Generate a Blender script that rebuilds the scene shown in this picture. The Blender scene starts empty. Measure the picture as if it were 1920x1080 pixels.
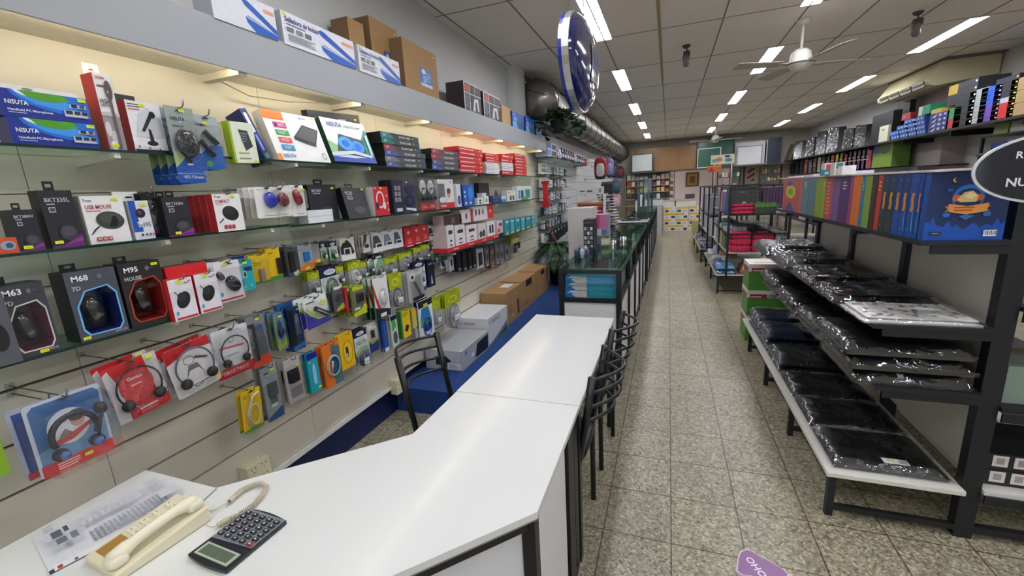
import bpy, math, random
from mathutils import Vector, Matrix
S = bpy.context.scene
COL = S.collection
R = random.Random(7)
PI = math.pi
# ---------------------------------------------------------------- camera
F_PX, YAW, PITCH, ROLL, EYE = 800.0, .355606, -.219443, -.056181, 1.6
cy, sy, cp, sp, cr, sr = math.cos(YAW), math.sin(YAW), math.cos(PITCH), math.sin(PITCH), math.cos(ROLL), math.sin(ROLL)
fw = Vector((-sy*cp, cy*cp, sp)); r0 = Vector((cy, sy, 0)); u0 = r0.cross(fw)
rt = r0*cr + u0*sr; up = -r0*sr + u0*cr
EYEP = Vector((0, 0, EYE))
cam = bpy.data.objects.new('camera', bpy.data.cameras.new('camera'))
COL.objects.link(cam)
cam.data.sensor_width = 36; cam.data.lens = F_PX/1920*36; cam.data.clip_start = .02; cam.data.clip_end = 100
cam.matrix_world = Matrix(((rt.x, up.x, -fw.x, 0), (rt.y, up.y, -fw.y, 0), (rt.z, up.z, -fw.z, EYE), (0, 0, 0, 1)))
S.camera = cam
# ---------------------------------------------------------------- world, exposure
W = bpy.data.worlds.new('world'); S.world = W; W.use_nodes = True
W.node_tree.nodes['Background'].inputs[0].default_value = (.8, .88, 1, 1)
W.node_tree.nodes['Background'].inputs[1].default_value = 1.0
S.view_settings.view_transform = 'Standard'; S.view_settings.look = 'None'
S.view_settings.gamma = 1; S.view_settings.use_curve_mapping = False
S.view_settings.exposure = 0.0
TUBE_POWER = 38.0      # recessed ceiling fittings
VALANCE_POWER = 24.0    # warm diffusers under the wall canopy
# ---------------------------------------------------------------- measuring on real planes
def ray(p): return fw + rt*((p[0]-960)/F_PX) + up*((540-p[1])/F_PX)
def onX(p, x): v = ray(p); return EYEP + v*(x/v.x)
def onY(p, y): v = ray(p); return EYEP + v*(y/v.y)
def onZ(p, z): v = ray(p); return EYEP + v*((z-EYE)/v.z)
# ---------------------------------------------------------------- materials
MATS = {}
def lin(h):
    c = [int(h[i:i+2], 16)/255 for i in (1, 3, 5)]
    return [x/12.92 if x <= .04045 else ((x+.055)/1.055)**2.4 for x in c]
def col(h, rough=.45, metal=0., var=.10, bump=0., scale=40., coat=0.):
    k = (h, rough, metal, var, bump, scale, coat)
    if k in MATS: return MATS[k]
    m = bpy.data.materials.new('paint_' + h[1:]); m.use_nodes = True
    n, l = m.node_tree.nodes, m.node_tree.links
    b = n['Principled BSDF']; c = lin(h)
    b.inputs['Roughness'].default_value = rough; b.inputs['Metallic'].default_value = metal
    if coat: b.inputs['Coat Weight'].default_value = coat; b.inputs['Coat Roughness'].default_value = .08
    tc = n.new('ShaderNodeTexCoord'); no = n.new('ShaderNodeTexNoise'); no.inputs['Scale'].default_value = scale
    no.inputs['Detail'].default_value = 3
    l.new(tc.outputs['Object'], no.inputs['Vector'])
    mx = n.new('ShaderNodeMix'); mx.data_type = 'RGBA'
    mx.inputs[6].default_value = (*[x*(1-var) for x in c], 1); mx.inputs[7].default_value = (*[min(1, x*(1+var)) for x in c], 1)
    l.new(no.outputs[0], mx.inputs[0]); l.new(mx.outputs[2], b.inputs['Base Color'])
    if bump:
        bp = n.new('ShaderNodeBump'); bp.inputs['Strength'].default_value = bump; bp.inputs['Distance'].default_value = .01
        l.new(no.outputs[0], bp.inputs['Height']); l.new(bp.outputs[0], b.inputs['Normal'])
    MATS[k] = m; return m
def emit(name, h, s):
    m = bpy.data.materials.new(name); m.use_nodes = True
    n = m.node_tree.nodes; b = n['Principled BSDF']
    b.inputs['Base Color'].default_value = (*lin(h), 1); b.inputs['Emission Color'].default_value = (*lin(h), 1)
    b.inputs['Emission Strength'].default_value = s; return m
def film(name, tint='#ffffff', gloss=.16, rough=.12, bump=.0, scale=25., op=.0):
    """thin clear plastic or glass sheet: lets light straight through, with glossy highlights"""
    if name in MATS: return MATS[name]
    m = bpy.data.materials.new(name); m.use_nodes = True
    n, l = m.node_tree.nodes, m.node_tree.links
    for x in list(n):
        if x.type != 'OUTPUT_MATERIAL': n.remove(x)
    out = n[0]
    t = n.new('ShaderNodeBsdfTransparent'); t.inputs[0].default_value = (*lin(tint), 1)
    g = n.new('ShaderNodeBsdfGlossy'); g.inputs['Roughness'].default_value = rough
    fr = n.new('ShaderNodeLayerWeight'); fr.inputs[0].default_value = .35
    ma = n.new('ShaderNodeMath'); ma.operation = 'MULTIPLY_ADD'; ma.inputs[1].default_value = .3; ma.inputs[2].default_value = gloss
    l.new(fr.outputs['Fresnel'], ma.inputs[0])
    mx = n.new('ShaderNodeMixShader'); l.new(ma.outputs[0], mx.inputs[0]); l.new(t.outputs[0], mx.inputs[1]); l.new(g.outputs[0], mx.inputs[2])
    last = mx
    if op:
        d = n.new('ShaderNodeBsdfDiffuse'); d.inputs[0].default_value = (*lin(tint), 1)
        m2 = n.new('ShaderNodeMixShader'); m2.inputs[0].default_value = op
        l.new(mx.outputs[0], m2.inputs[1]); l.new(d.outputs[0], m2.inputs[2]); last = m2
    l.new(last.outputs[0], out.inputs[0])
    if bump:
        tc = n.new('ShaderNodeTexCoord'); no = n.new('ShaderNodeTexNoise'); no.inputs['Scale'].default_value = scale
        no.inputs['Detail'].default_value = 2; no.inputs['Distortion'].default_value = 1.5
        l.new(tc.outputs['Object'], no.inputs['Vector'])
        bp = n.new('ShaderNodeBump'); bp.inputs['Strength'].default_value = bump; bp.inputs['Distance'].default_value = .02
        l.new(no.outputs[0], bp.inputs['Height']); l.new(bp.outputs[0], g.inputs['Normal'])
    MATS[name] = m; return m
CLEAR = film('clear_plastic', gloss=.07, rough=.08, bump=.25, scale=30)
CRINKLE = film('crinkled_film', gloss=.12, rough=.05, bump=1.0, scale=8)
POUCH = film('cloudy_bag', '#f2f4f2', gloss=.10, rough=.2, bump=.7, scale=60, op=.16)
GLASS = film('shelf_glass', '#dcebe6', gloss=.025, rough=.02)
GLASSEDGE = col('#16332e', .15)
def M_floor():
    m = bpy.data.materials.new('terrazzo_tiles'); m.use_nodes = True
    n, l = m.node_tree.nodes, m.node_tree.links; b = n['Principled BSDF']
    tc = n.new('ShaderNodeTexCoord')
    def vor(scale):
        v = n.new('ShaderNodeTexVoronoi'); v.voronoi_dimensions = '2D'; v.inputs['Scale'].default_value = scale; l.new(tc.outputs['Object'], v.inputs['Vector']); return v
    v1 = vor(120); v2 = vor(60)
    r1 = n.new('ShaderNodeValToRGB'); e = r1.color_ramp
    e.elements[0].position = 0; e.elements[0].color = (*lin('#544c3a'), 1)
    e.elements[1].position = 1; e.elements[1].color = (*lin('#d2caaf'), 1)
    for p, c in ((.16, '#6c6450'), (.22, '#8f8770'), (.6, '#979078'), (.82, '#aaa289'), (.9, '#c6bea5')):
        x = e.elements.new(p); x.color = (*lin(c), 1)
    s = n.new('ShaderNodeSeparateColor'); l.new(v1.outputs['Color'], s.inputs[0]); l.new(s.outputs[0], r1.inputs[0])
    r2 = n.new('ShaderNodeValToRGB'); e = r2.color_ramp
    e.elements[0].color = (*lin('#6d6655'), 1); e.elements[1].color = (*lin('#c0b8a6'), 1); e.elements[0].position = .05; e.elements[1].position = .95
    s2 = n.new('ShaderNodeSeparateColor'); l.new(v2.outputs['Color'], s2.inputs[0]); l.new(s2.outputs[1], r2.inputs[0])
    mx = n.new('ShaderNodeMix'); mx.data_type = 'RGBA'; mx.inputs[0].default_value = .35
    l.new(r1.outputs[0], mx.inputs[6]); l.new(r2.outputs[0], mx.inputs[7])
    br = n.new('ShaderNodeTexBrick'); br.offset = 0; br.inputs['Scale'].default_value = 1
    br.inputs['Brick Width'].default_value = .305; br.inputs['Row Height'].default_value = .318
    br.inputs['Mortar Size'].default_value = .0034; br.inputs['Mortar Smooth'].default_value = .1
    mp = n.new('ShaderNodeMapping'); mp.inputs['Location'].default_value = (-.048, -.175, 0)
    l.new(tc.outputs['Object'], mp.inputs[0]); l.new(mp.outputs[0], br.inputs['Vector'])
    br.inputs['Color1'].default_value = (1, 1, 1, 1); br.inputs['Color2'].default_value = (.86, .86, .84, 1); br.inputs['Mortar'].default_value = (.3, .26, .2, 1)
    mu = n.new('ShaderNodeMix'); mu.data_type = 'RGBA'; mu.blend_type = 'MULTIPLY'; mu.inputs[0].default_value = 1
    l.new(mx.outputs[2], mu.inputs[6]); l.new(br.outputs['Color'], mu.inputs[7]); l.new(mu.outputs[2], b.inputs['Base Color'])
    no = n.new('ShaderNodeTexNoise'); no.inputs['Scale'].default_value = 2.5; l.new(tc.outputs['Object'], no.inputs['Vector'])
    rr = n.new('ShaderNodeMapRange'); rr.inputs[3].default_value = .30; rr.inputs[4].default_value = .42
    l.new(no.outputs[0], rr.inputs[0]); l.new(rr.outputs[0], b.inputs['Roughness'])
    bp = n.new('ShaderNodeBump'); bp.inputs['Strength'].default_value = .12; bp.inputs['Distance'].default_value = .004
    l.new(s.outputs[0], bp.inputs['Height']); l.new(bp.outputs[0], b.inputs['Normal'])
    return m
# ---------------------------------------------------------------- mesh building
_txt = {}
def glyphs(s, bold=True):
    """outline polygons of a word, height of capitals = 1"""
    k = (s, bold)
    if k in _txt: return _txt[k]
    cu = bpy.data.curves.new('t', 'FONT'); cu.body = s; cu.resolution_u = 2; cu.offset = .022 if bold else .01
    ob = bpy.data.objects.new('t', cu); COL.objects.link(ob)
    me = bpy.data.meshes.new_from_object(ob.evaluated_get(bpy.context.evaluated_depsgraph_get()))
    vs = [(v.co.x, v.co.y) for v in me.vertices]; fs = [tuple(p.vertices) for p in me.polygons]
    bpy.data.objects.remove(ob); bpy.data.curves.remove(cu); bpy.data.meshes.remove(me)
    x0 = min(v[0] for v in vs); x1 = max(v[0] for v in vs)
    q = 1/.69
    _txt[k] = ([((x-x0)*q, y*q) for x, y in vs], fs, (x1-x0)*q); return _txt[k]
class MB:
    def __init__(s): s.v = []; s.f = []; s.m = []; s.sm = []; s.mats = []
    def mi(s, m):
        if isinstance(m, str): m = col(m)
        if m not in s.mats: s.mats.append(m)
        return s.mats.index(m)
    def add(s, vs, fs, m, smooth=False, M=None):
        b = len(s.v); i = s.mi(m)
        if M is not None: vs = [M @ Vector(v) for v in vs]
        s.v += [tuple(v) for v in vs]
        for f in fs: s.f.append(tuple(b+k for k in f)); s.m.append(i); s.sm.append(smooth)
        return s
    def box(s, a, b, m, M=None, side=None):
        x0, y0, z0 = a; x1, y1, z1 = b
        vs = [(x0,y0,z0),(x1,y0,z0),(x1,y1,z0),(x0,y1,z0),(x0,y0,z1),(x1,y0,z1),(x1,y1,z1),(x0,y1,z1)]
        fs = [(0,3,2,1),(4,5,6,7),(0,1,5,4),(1,2,6,5),(2,3,7,6),(3,0,4,7)]
        if side is None: return s.add(vs, fs, m, M=M)
        s.add(vs, fs[1:2], m, M=M); return s.add(vs, fs[:1]+fs[2:], side, M=M)
    def bar(s, p, q, w, h, m, upv=(0,0,1)):
        p, q = Vector(p), Vector(q); d = (q-p); L = d.length; d.normalize(); u = Vector(upv)
        if abs(d.dot(u)) > .95: u = Vector((0,1,0))
        a = d.cross(u).normalized(); c = a.cross(d)
        M = Matrix(((a.x,d.x,c.x,p.x),(a.y,d.y,c.y,p.y),(a.z,d.z,c.z,p.z),(0,0,0,1)))
        return s.box((-w/2,0,-h/2),(w/2,L,h/2), m, M=M)
    def tube(s, pts, r, m, n=8, closed=False, caps=True):
        pts = [Vector(p) for p in pts]; N = len(pts); vs = []; fs = []
        rr = r if isinstance(r, (list, tuple)) else [r]*N
        ref = None
        for i, p in enumerate(pts):
            a = pts[(i-1) % N] if closed else pts[max(i-1,0)]; b = pts[(i+1) % N] if closed else pts[min(i+1,N-1)]
            t = (b-a).normalized()
            if ref is None: ref = Vector((0,0,1)) if abs(t.z) < .9 else Vector((1,0,0))
            x = (ref - t*ref.dot(t)).normalized(); y = t.cross(x); ref = x
            for k in range(n):
                an = 2*PI*k/n; vs.append(p + (x*math.cos(an)+y*math.sin(an))*rr[i])
        for i in range(N if closed else N-1):
            for k in range(n):
                j = (i+1) % N; fs.append((i*n+k, i*n+(k+1)%n, j*n+(k+1)%n, j*n+k))
        if caps and not closed:
            fs.append(tuple(reversed(range(n)))); fs.append(tuple((N-1)*n+k for k in range(n)))
        return s.add(vs, fs, m, True)
    def lathe(s, prof, m, n=20, M=None, smooth=True):
        vs = []; fs = []
        for r, z in prof:
            for k in range(n): a = 2*PI*k/n; vs.append((r*math.cos(a), r*math.sin(a), z))
        for i in range(len(prof)-1):
            for k in range(n): fs.append((i*n+k, i*n+(k+1)%n, (i+1)*n+(k+1)%n, (i+1)*n+k))
        if prof[0][0] > 1e-4: fs.append(tuple(reversed(range(n))))
        if prof[-1][0] > 1e-4: fs.append(tuple((len(prof)-1)*n+k for k in range(n)))
        return s.add(vs, fs, m, smooth, M)
    def blob(s, c, rx, ry, rz, m, M=None, nu=14, nv=8, e=1.0):
        vs = []; fs = []
        def P(v): return math.copysign(abs(v)**e, v)
        for i in range(nv+1):
            a = -PI/2+PI*i/nv
            for k in range(nu):
                b = 2*PI*k/nu
                vs.append((c[0]+rx*P(math.cos(a))*P(math.cos(b)), c[1]+ry*P(math.cos(a))*P(math.sin(b)), c[2]+rz*P(math.sin(a))))
        for i in range(nv):
            for k in range(nu): fs.append((i*nu+k, i*nu+(k+1)%nu, (i+1)*nu+(k+1)%nu, (i+1)*nu+k))
        return s.add(vs, fs, m, True, M)
    def prism(s, pts, z0, z1, m, M=None, side=None):
        n = len(pts); vs = [(x,y,z0) for x,y in pts]+[(x,y,z1) for x,y in pts]
        s.add(vs, [tuple(range(n,2*n))], m, M=M)
        return s.add(vs, [tuple(reversed(range(n)))]+[(i,(i+1)%n,n+(i+1)%n,n+i) for i in range(n)], side or m, M=M)
    def poly(s, pts, z, m, M=None): return s.add([(x,y,z) for x,y in pts], [tuple(range(len(pts)))], m, M=M)
    def ell(s, cx, cy, rx, ry, z, m, M=None, n=22, rot=0):
        c, q = math.cos(rot), math.sin(rot)
        return s.poly([(cx+rx*math.cos(2*PI*k/n)*c-ry*math.sin(2*PI*k/n)*q, cy+rx*math.cos(2*PI*k/n)*q+ry*math.sin(2*PI*k/n)*c) for k in range(n)], z, m, M)
    def text(s, t, x, y, h, z, m, M=None, maxw=None, bold=True, center=False):
        g, fs, w = glyphs(t, bold); kx = h
        if maxw and w*h > maxw: kx = maxw/w
        if center: x -= w*kx/2
        return s.add([(x+a*kx, y+b*h, z) for a, b in g], fs, m, M=M)
    def build(s, name, parent=None, M=None, kind=None, bevel=0, label=None, cat=None, group=None, seg=2):
        me = bpy.data.meshes.new(name); me.from_pydata(s.v, [], s.f)
        for m in s.mats: me.materials.append(m)
        me.polygons.foreach_set('material_index', s.m); me.polygons.foreach_set('use_smooth', s.sm); me.update()
        o = bpy.data.objects.new(name, me); COL.objects.link(o)
        if parent: o.parent = parent
        if M is not None: o.matrix_world = M
        if bevel:
            b = o.modifiers.new('bevel', 'BEVEL'); b.width = bevel; b.segments = seg; b.limit_method = 'ANGLE'; b.angle_limit = .7
        if kind: o['kind'] = kind
        tag(o, label, cat, group); return o
def short(t, n):
    w = t.split()
    if len(w) <= n: return t
    w = w[:n]
    while w[-1].strip(',') in ('a','an','the','of','on','in','and','with','by','at','its','to','two','three','from','before','behind','beside','over','under','left','right','first','second','large','small','white','black','grey','red'): w.pop()
    return ' '.join(w).strip(',')
def tag(o, label=None, cat=None, group=None):
    if label: o['label'] = label
    if cat: o['category'] = cat
    if group: o['group'] = group
    return o
def empty(name, label, cat, loc=(0,0,0), rz=0, group=None, M=None):
    o = bpy.data.objects.new(name, None); COL.objects.link(o); o.empty_display_size = .05
    o.location = loc; o.rotation_euler = (0,0,rz)
    if M is not None: o.matrix_world = M
    return tag(o, label, cat, group)
def dup(o, off=None, label=None, group=None, M=None, parent=None):
    c = o.copy(); COL.objects.link(c); c.parent = parent
    if parent is None:
        if M is not None: c.matrix_world = M
        elif off is not None: c.location = o.location + Vector(off)
    if label: c['label'] = label
    if group: c['group'] = group
    for ch in o.children: dup(ch, parent=c)
    return c
# a face on a real plane: origin at its lower left, u right, v up, n towards the shop
class Face: pass
def mkface(bl, br, tl):
    F = Face(); u = br-bl; F.w = u.length; u.normalize(); v = tl-bl; v -= u*v.dot(u); F.h = v.length; v.normalize(); n = u.cross(v)
    F.u, F.v, F.n, F.o = u, v, n, bl
    F.M = Matrix(((u.x,v.x,n.x,bl.x),(u.y,v.y,n.y,bl.y),(u.z,v.z,n.z,bl.z),(0,0,0,1))); return F
def FX(x, x0, y0, x1, y1, base=None, lean=0, top=None):
    """upright face on the plane X = x, from the pixel of its top left and of its bottom right corner"""
    a, b = onX((x0,y0), x), onX((x1,y1), x)
    z0 = b.z if base is None else base; z1 = a.z if top is None else top
    s = 1 if x < 0 else -1
    return mkface(Vector((x,a.y,z0)), Vector((x,b.y,z0)), Vector((x-lean*s,a.y,z1)))
def FX3(x, bl, br, tl, lean=0):
    return mkface(onX(bl,x), onX(br,x), onX(tl,x-lean))
def FY(y, x0, y0, x1, y1, base=None):
    a, b = onY((x0,y0), y), onY((x1,y1), y); z0 = b.z if base is None else base
    return mkface(Vector((a.x,y,z0)), Vector((b.x,y,z0)), Vector((a.x,y,a.z)))
def FW(o, u, v, w, h):
    o, u, v = Vector(o), Vector(u), Vector(v); return mkface(o, o+u*w, o+v*h)
def prints(mb, F, L, z=0.0):
    w, h = F.w, F.h
    for i, p in enumerate(L):
        zz = z+.0004*(i+1); k = p[0]
        if k == 'r': mb.poly([(p[1]*w,p[2]*h),(p[3]*w,p[2]*h),(p[3]*w,p[4]*h),(p[1]*w,p[4]*h)], zz, p[5])
        elif k == 'p': mb.poly([(a*w,b*h) for a, b in p[1]], zz, p[2])
        elif k == 'e': mb.ell(p[1]*w, p[2]*h, p[3]*w, p[4]*h, zz, p[5], rot=p[6] if len(p) > 6 else 0)
        elif k == 't': mb.text(p[4], p[1]*w, p[2]*h, p[3]*h, zz, p[5], maxw=(p[6]*w if len(p) > 6 else (1-p[1])*w*.97), bold=(p[7] if len(p) > 7 else True))
        elif k == 'l':   # lines of small print: x0,y0,x1,y1,rows,color
            n = p[5]; rr = random.Random(int(p[1]*99+p[2]*77+n))
            for j in range(n):
                y = p[4]-(p[4]-p[2])*(j+.2)/n; t = (p[4]-p[2])/n*.45; xe = p[3]-(p[3]-p[1])*rr.random()*.35
                mb.poly([(p[1]*w,(y-t)*h),(xe*w,(y-t)*h),(xe*w,y*h),(p[1]*w,y*h)], zz, p[6])
        elif k == 'o':   # ring
            n = 24; vs = []; 
            for q in range(n):
                a = 2*PI*q/n; vs.append((p[1]*w+p[3]*w*math.cos(a), p[2]*h+p[4]*h*math.sin(a), zz)); vs.append((p[1]*w+(p[3]-p[5])*w*math.cos(a), p[2]*h+(p[4]-p[5]*w/h)*h*math.sin(a), zz))
            mb.add(vs, [(2*q,(2*q+2)%(2*n),(2*q+3)%(2*n),2*q+1) for q in range(n)], p[6])
        elif k == 's':   # bar-code stripes
            mb.poly([(p[1]*w,p[2]*h),(p[3]*w,p[2]*h),(p[3]*w,p[4]*h),(p[1]*w,p[4]*h)], zz, '#f4f4f4')
            for j in range(9):
                a = p[1]+(p[3]-p[1])*(j+.5)/9.5; b = a+(p[3]-p[1])*(.03+.04*(j*7%3)/2)
                mb.poly([(a*w,(p[2]*.8+p[4]*.2)*h),(b*w,(p[2]*.8+p[4]*.2)*h),(b*w,(p[2]*.1+p[4]*.9)*h),(a*w,(p[2]*.1+p[4]*.9)*h)], zz+.0003, '#333333')
YEL = col('#e6ef1a', .6)
def sticker(o, F, x, y, z=.0025, w=.019, h=.009, c=None):
    m = MB(); X, Y = x*F.w, y*F.h; m.box((X-w/2,Y-h/2,z-.001),(X+w/2,Y+h/2,z), c or YEL)
    for j in range(3): m.poly([(X-w*.3+j*w*.22,Y-h*.2),(X-w*.16+j*w*.22,Y-h*.2),(X-w*.16+j*w*.22,Y+h*.2),(X-w*.3+j*w*.22,Y+h*.2)], z+.0002, '#c6ce22')
    return m.build('price_sticker', o, label='yellow price sticker' if c is None else None)
def carton(name, label, F, d, body, P=(), side=None, cat='box', group=None, st=None, tab=None, n=0, gap=.002, behind=None, stz=.003):
    """a printed carton whose front is the face F, with a tab, stickers and n twins behind it"""
    m = MB(); m.box((0,0,-d),(F.w,F.h,0), body, side=side); prints(m, F, P)
    o = m.build(name, M=F.M, label=label, cat=cat, group=group)
    if tab:
        t = MB(); a, b = F.w*.34, F.w*.66; hh = min(.028, F.h*.16)
        t.box((a,F.h,-d*.5),(b,F.h+hh*.35,-d*.5+.001), tab); t.box((a,F.h+hh*.7,-d*.5),(b,F.h+hh,-d*.5+.001), tab)
        t.box((a,F.h+hh*.35,-d*.5),(a+F.w*.07,F.h+hh*.7,-d*.5+.001), tab); t.box((b-F.w*.07,F.h+hh*.35,-d*.5),(b,F.h+hh*.7,-d*.5+.001), tab)
        t.build('hang_tab', o)
    if st: sticker(o, F, *st, z=stz)
    for i in range(n):
        dup(o, off=-F.n*(d+gap)*(i+1), label=(behind or ('twin behind the ' + short(label, 12))), group=group or label)
    return o
def hook(F, x=None, label='', back=-1.9, top=.985):
    x = .5 if x is None else x
    p = F.o + F.u*F.w*x + F.v*F.h*top; L = abs(back-p.x)
    m = MB(); m.tube([(0,0,0),(L+.012,0,.0),(L+.022,0,.004),(L+.03,0,.022)], .0022, col('#8b8f92', .25, .9), n=6)
    m.box((-.004,-.010,-.008),(.0,.010,.008), '#a9a79e')
    m.build('display_hook', M=Matrix.Translation((back+.0045,p.y,p.z)), label='steel peg of the ' + short(label, 12), cat='hook', group='steel pegs of the slat wall')
# ================================================================ the room
XL, XR, YB, YN, ZC = -1.94, 4.3, 17.2, -3.0, 3.13
def st(mb, name, **k): return mb.build(name, kind='structure', **k)
CEIL = col('#ebe4da', .8, var=.04, scale=3)
WALLP = col('#cfcfcc', .7, var=.04, scale=2, bump=.05)
CREAM = col('#d6cfbd', .6, var=.05, scale=2)
st(MB().add([(XL-.2,YN,0),(XR,YN,0),(XR,YB,0),(XL-.2,YB,0)], [(0,1,2,3)], M_floor()), 'floor')
LX = (-.68, 1.18, 3.04); LY = [(6.39+2.65*k, 7.74+2.65*k) for k in range(-3, 4)]
m = MB(); xs = [XL]; 
for x in LX: xs += [x-.09, x+.09]
xs.append(XR)
ys = [YN]
for a, b in LY: ys += [a, b]
ys.append(YB)
for i in range(len(xs)-1):
    for j in range(len(ys)-1):
        if i % 2 == 1 and j % 2 == 1: continue
        m.box((xs[i],ys[j],ZC),(xs[i+1],ys[j+1],ZC+.05), CEIL)
st(m, 'ceiling')
m = MB(); GRID = col('#7d766c', .7, var=.2, scale=6); GY = col('#a39668', .7)
for x in (-1.86,-1.27,-.68,-.123,.46,1.18,1.77,2.4,3.04,3.63): m.box((x-.006,YN,ZC-.004),(x+.006,YB,ZC), GRID)
y = 5.06-1.33*6
while y < YB:
    m.box((XL,y-.004,ZC-.003),(XR,y+.004,ZC), GRID); y += 1.325
m.box((-.138,3.0,ZC-.006),(-.108,7.3,ZC-.004), GY)
st(m, 'trim_1')
st(MB().box((XR,YN,0),(XR+.1,YB,ZC), WALLP), 'wall_right')
st(MB().box((XL-.3,YN,.25),(XL,YB,ZC), WALLP).box((-2.04,YN,0),(XL-.01,YB,.25), col('#0c1c50', .5)), 'wall_left')
m = MB(); m.box((XL,YB,0),(.05,YB+.1,ZC), CREAM).box((.05,YB,2.1),(XR,YB+.1,ZC), CREAM).box((2.0,YB,0),(XR,YB+.1,2.1), CREAM)
m.box((-.2,YB+1.6,0),(2.4,YB+1.7,2.4), col('#e6cfc6', .7)).box((-.2,YB+.1,2.1),(2.4,YB+1.7,2.2), CREAM).box((2.0,YB+.1,0),(2.1,YB+1.7,2.1), '#d8c4bb')
st(m, 'wall_back')
# shop front behind the camera: wall with a wide glazed opening that lets the daylight in
m = MB(); m.box((XL,YN-.1,0),(XL+.7,YN,ZC), WALLP).box((XR-.7,YN-.1,0),(XR,YN,ZC), WALLP).box((XL+.7,YN-.1,2.5),(XR-.7,YN,ZC), WALLP).box((XL+.7,YN-.1,0),(XR-.7,YN,.3), WALLP)
st(m, 'wall_front')
# slat wall, grooves every 15 cm
SLAT = col('#d6cfbe', .42, var=.05, scale=1.5)
GROOVE = col('#5b3f2a', .6)
m = MB(); y0, y1 = YN, 6.3
m.box((-1.938,y0,.262),(-1.914,y1,2.25), GROOVE)
zs = [.262,.467,.617,.766,.92,1.09,1.385,1.68,1.975,2.25]
for k in range(len(zs)-1):
    yy = y0
    for ys_ in [-.1, .79, 1.70, 2.61, 3.52, 4.43, 5.34, y1]:
        m.box((-1.914,yy+.0012,zs[k]+(.0045 if k < 6 else .0015)),(-1.90,ys_-.0012,zs[k+1]-(.0045 if k < 5 else .0015)), SLAT); yy = ys_
m.box((-1.94,y0,.235),(-1.885,2.55,.262), col('#d6d6d2', .5))
st(m, 'trim_2')
m = MB(); m.box((-1.94,6.3,.2),(-1.92,YB,2.5), col('#8e8a82', .6))
z = .25; WS = col('#d9d6d4', .4, var=.03)
while z < 2.45: m.box((-1.92,6.3,z),(-1.905,YB,z+.142), WS); z += .15
st(m, 'trim_3')
st(MB().box((XL,5.42,2.3),(-1.80,5.75,ZC), WALLP), 'trim_4')      # pilaster by the duct
# ---------------------------------------------------------------- ceiling fittings
TUBE = emit('lamp_diffuser', '#f7f8ff', TUBE_POWER)
FRAME = col('#e9e8e4', .4)
lamp = None; nx = ['left', 'middle', 'right']
names = ['behind the viewer', 'just in front of the till desk, nearest the viewer', 'beside the oval sign', 'past the oval sign', 'half way down the shop', 'near the rear third of the shop', 'nearest the rear wall', 'deep']
for i, x in enumerate(LX):
    for j, (a, b) in enumerate(LY):
        e = empty('ceiling_light', 'recessed strip light in the %s row, place %s from the front' % (nx[i], ['first','second','third','fourth','fifth','sixth','seventh'][j]), 'ceiling light', loc=(x,(a+b)/2,ZC), group='recessed strip lights')
        L = (b-a)/2
        m = MB(); m.box((-.09,-L,-.003),(-.078,L,.03), FRAME).box((.078,-L,-.003),(.09,L,.03), FRAME).box((-.078,-L,-.003),(.078,-L+.012,.03), FRAME).box((-.078,L-.012,-.003),(.078,L,.03), FRAME)
        m.build('frame', e); MB().box((-.078,-L+.012,.004),(.078,L-.012,.012), TUBE).build('diffuser', e)
# ---------------------------------------------------------------- lit canopy over the slat wall
VX = -1.67
e = empty('light_canopy', 'long grey canopy board with warm lights above the slat wall shelves', 'canopy', (VX,2.5,2.15))
GRAY = col('#a5a8ab', .45, var=.02)
m = MB(); m.box((-.012,-5.5,-.0),(.0,3.75,.178), GRAY); m.box((-.23,3.738,0),(-.012,3.75,.178), GRAY).build('front_board', e)
m = MB(); m.box((-.23,-5.5,.016),(-.012,3.738,.02), '#ece6d2')
m.build('soffit', e); MB().box((-.23,-5.5,.16),(-.012,3.738,.172), GRAY).build('top_board', e)
VD = emit('canopy_tube', '#fff5dc', VALANCE_POWER)
ys_ = [-3.5+.87*k for k in range(9)]; rib = [1.45+.768*k for k in range(-6, 7)]
for y in rib: MB().box((-.23,y-2.5-.02,-.012),(-.0125,y-2.5+.02,.0155), col('#ded6c0', .5)).build('rib', e)
for k in range(len(rib)-1):
    if rib[k+1]-2.5 < 3.74: MB().tube([(-.0205,rib[k]-2.5+.03,.0102),(-.0205,rib[k+1]-2.5-.03,.0102)], .0052, VD, n=8).build('lamp_tube', e)
MB().tube([(-.18,-1.02,-.008),(-.17,-.9,-.045),(-.15,-.7,-.04),(-.12,-.42,-.006)], .0025, '#8a7f66').build('loose_cable', e)
# ---------------------------------------------------------------- silver duct
e = empty('air_duct', 'silver foil round duct strapped under the ceiling along the left wall', 'duct', (-1.66,5.76,2.79))
FOIL = col('#8f8a84', .34, .8, var=.2, bump=.5, scale=6)
m = MB(); pts = [(0,.1*k*3,0) for k in range(0, 39)]
m.tube(pts, [.235+.010*math.sin(k*1.7) for k in range(39)], FOIL, n=22); m.build('pipe', e)
for k in range(17):
    c = [( .246*math.cos(2*PI*q/24), .25+.68*k, .246*math.sin(2*PI*q/24)) for q in range(24)]
    MB().tube(c, .006, '#2b2725', n=5, closed=True).build('strap', e)
# ---------------------------------------------------------------- raised blue floor behind the counters
m = MB(); BLUE = col('#133a78', .85, var=.12, scale=60, bump=.2); m.box((-1.94,2.53,0),(-.83,12,.2), BLUE)
m.build('platform', label='raised platform covered in royal blue carpet behind the counters', cat='platform', bevel=.004)
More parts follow.
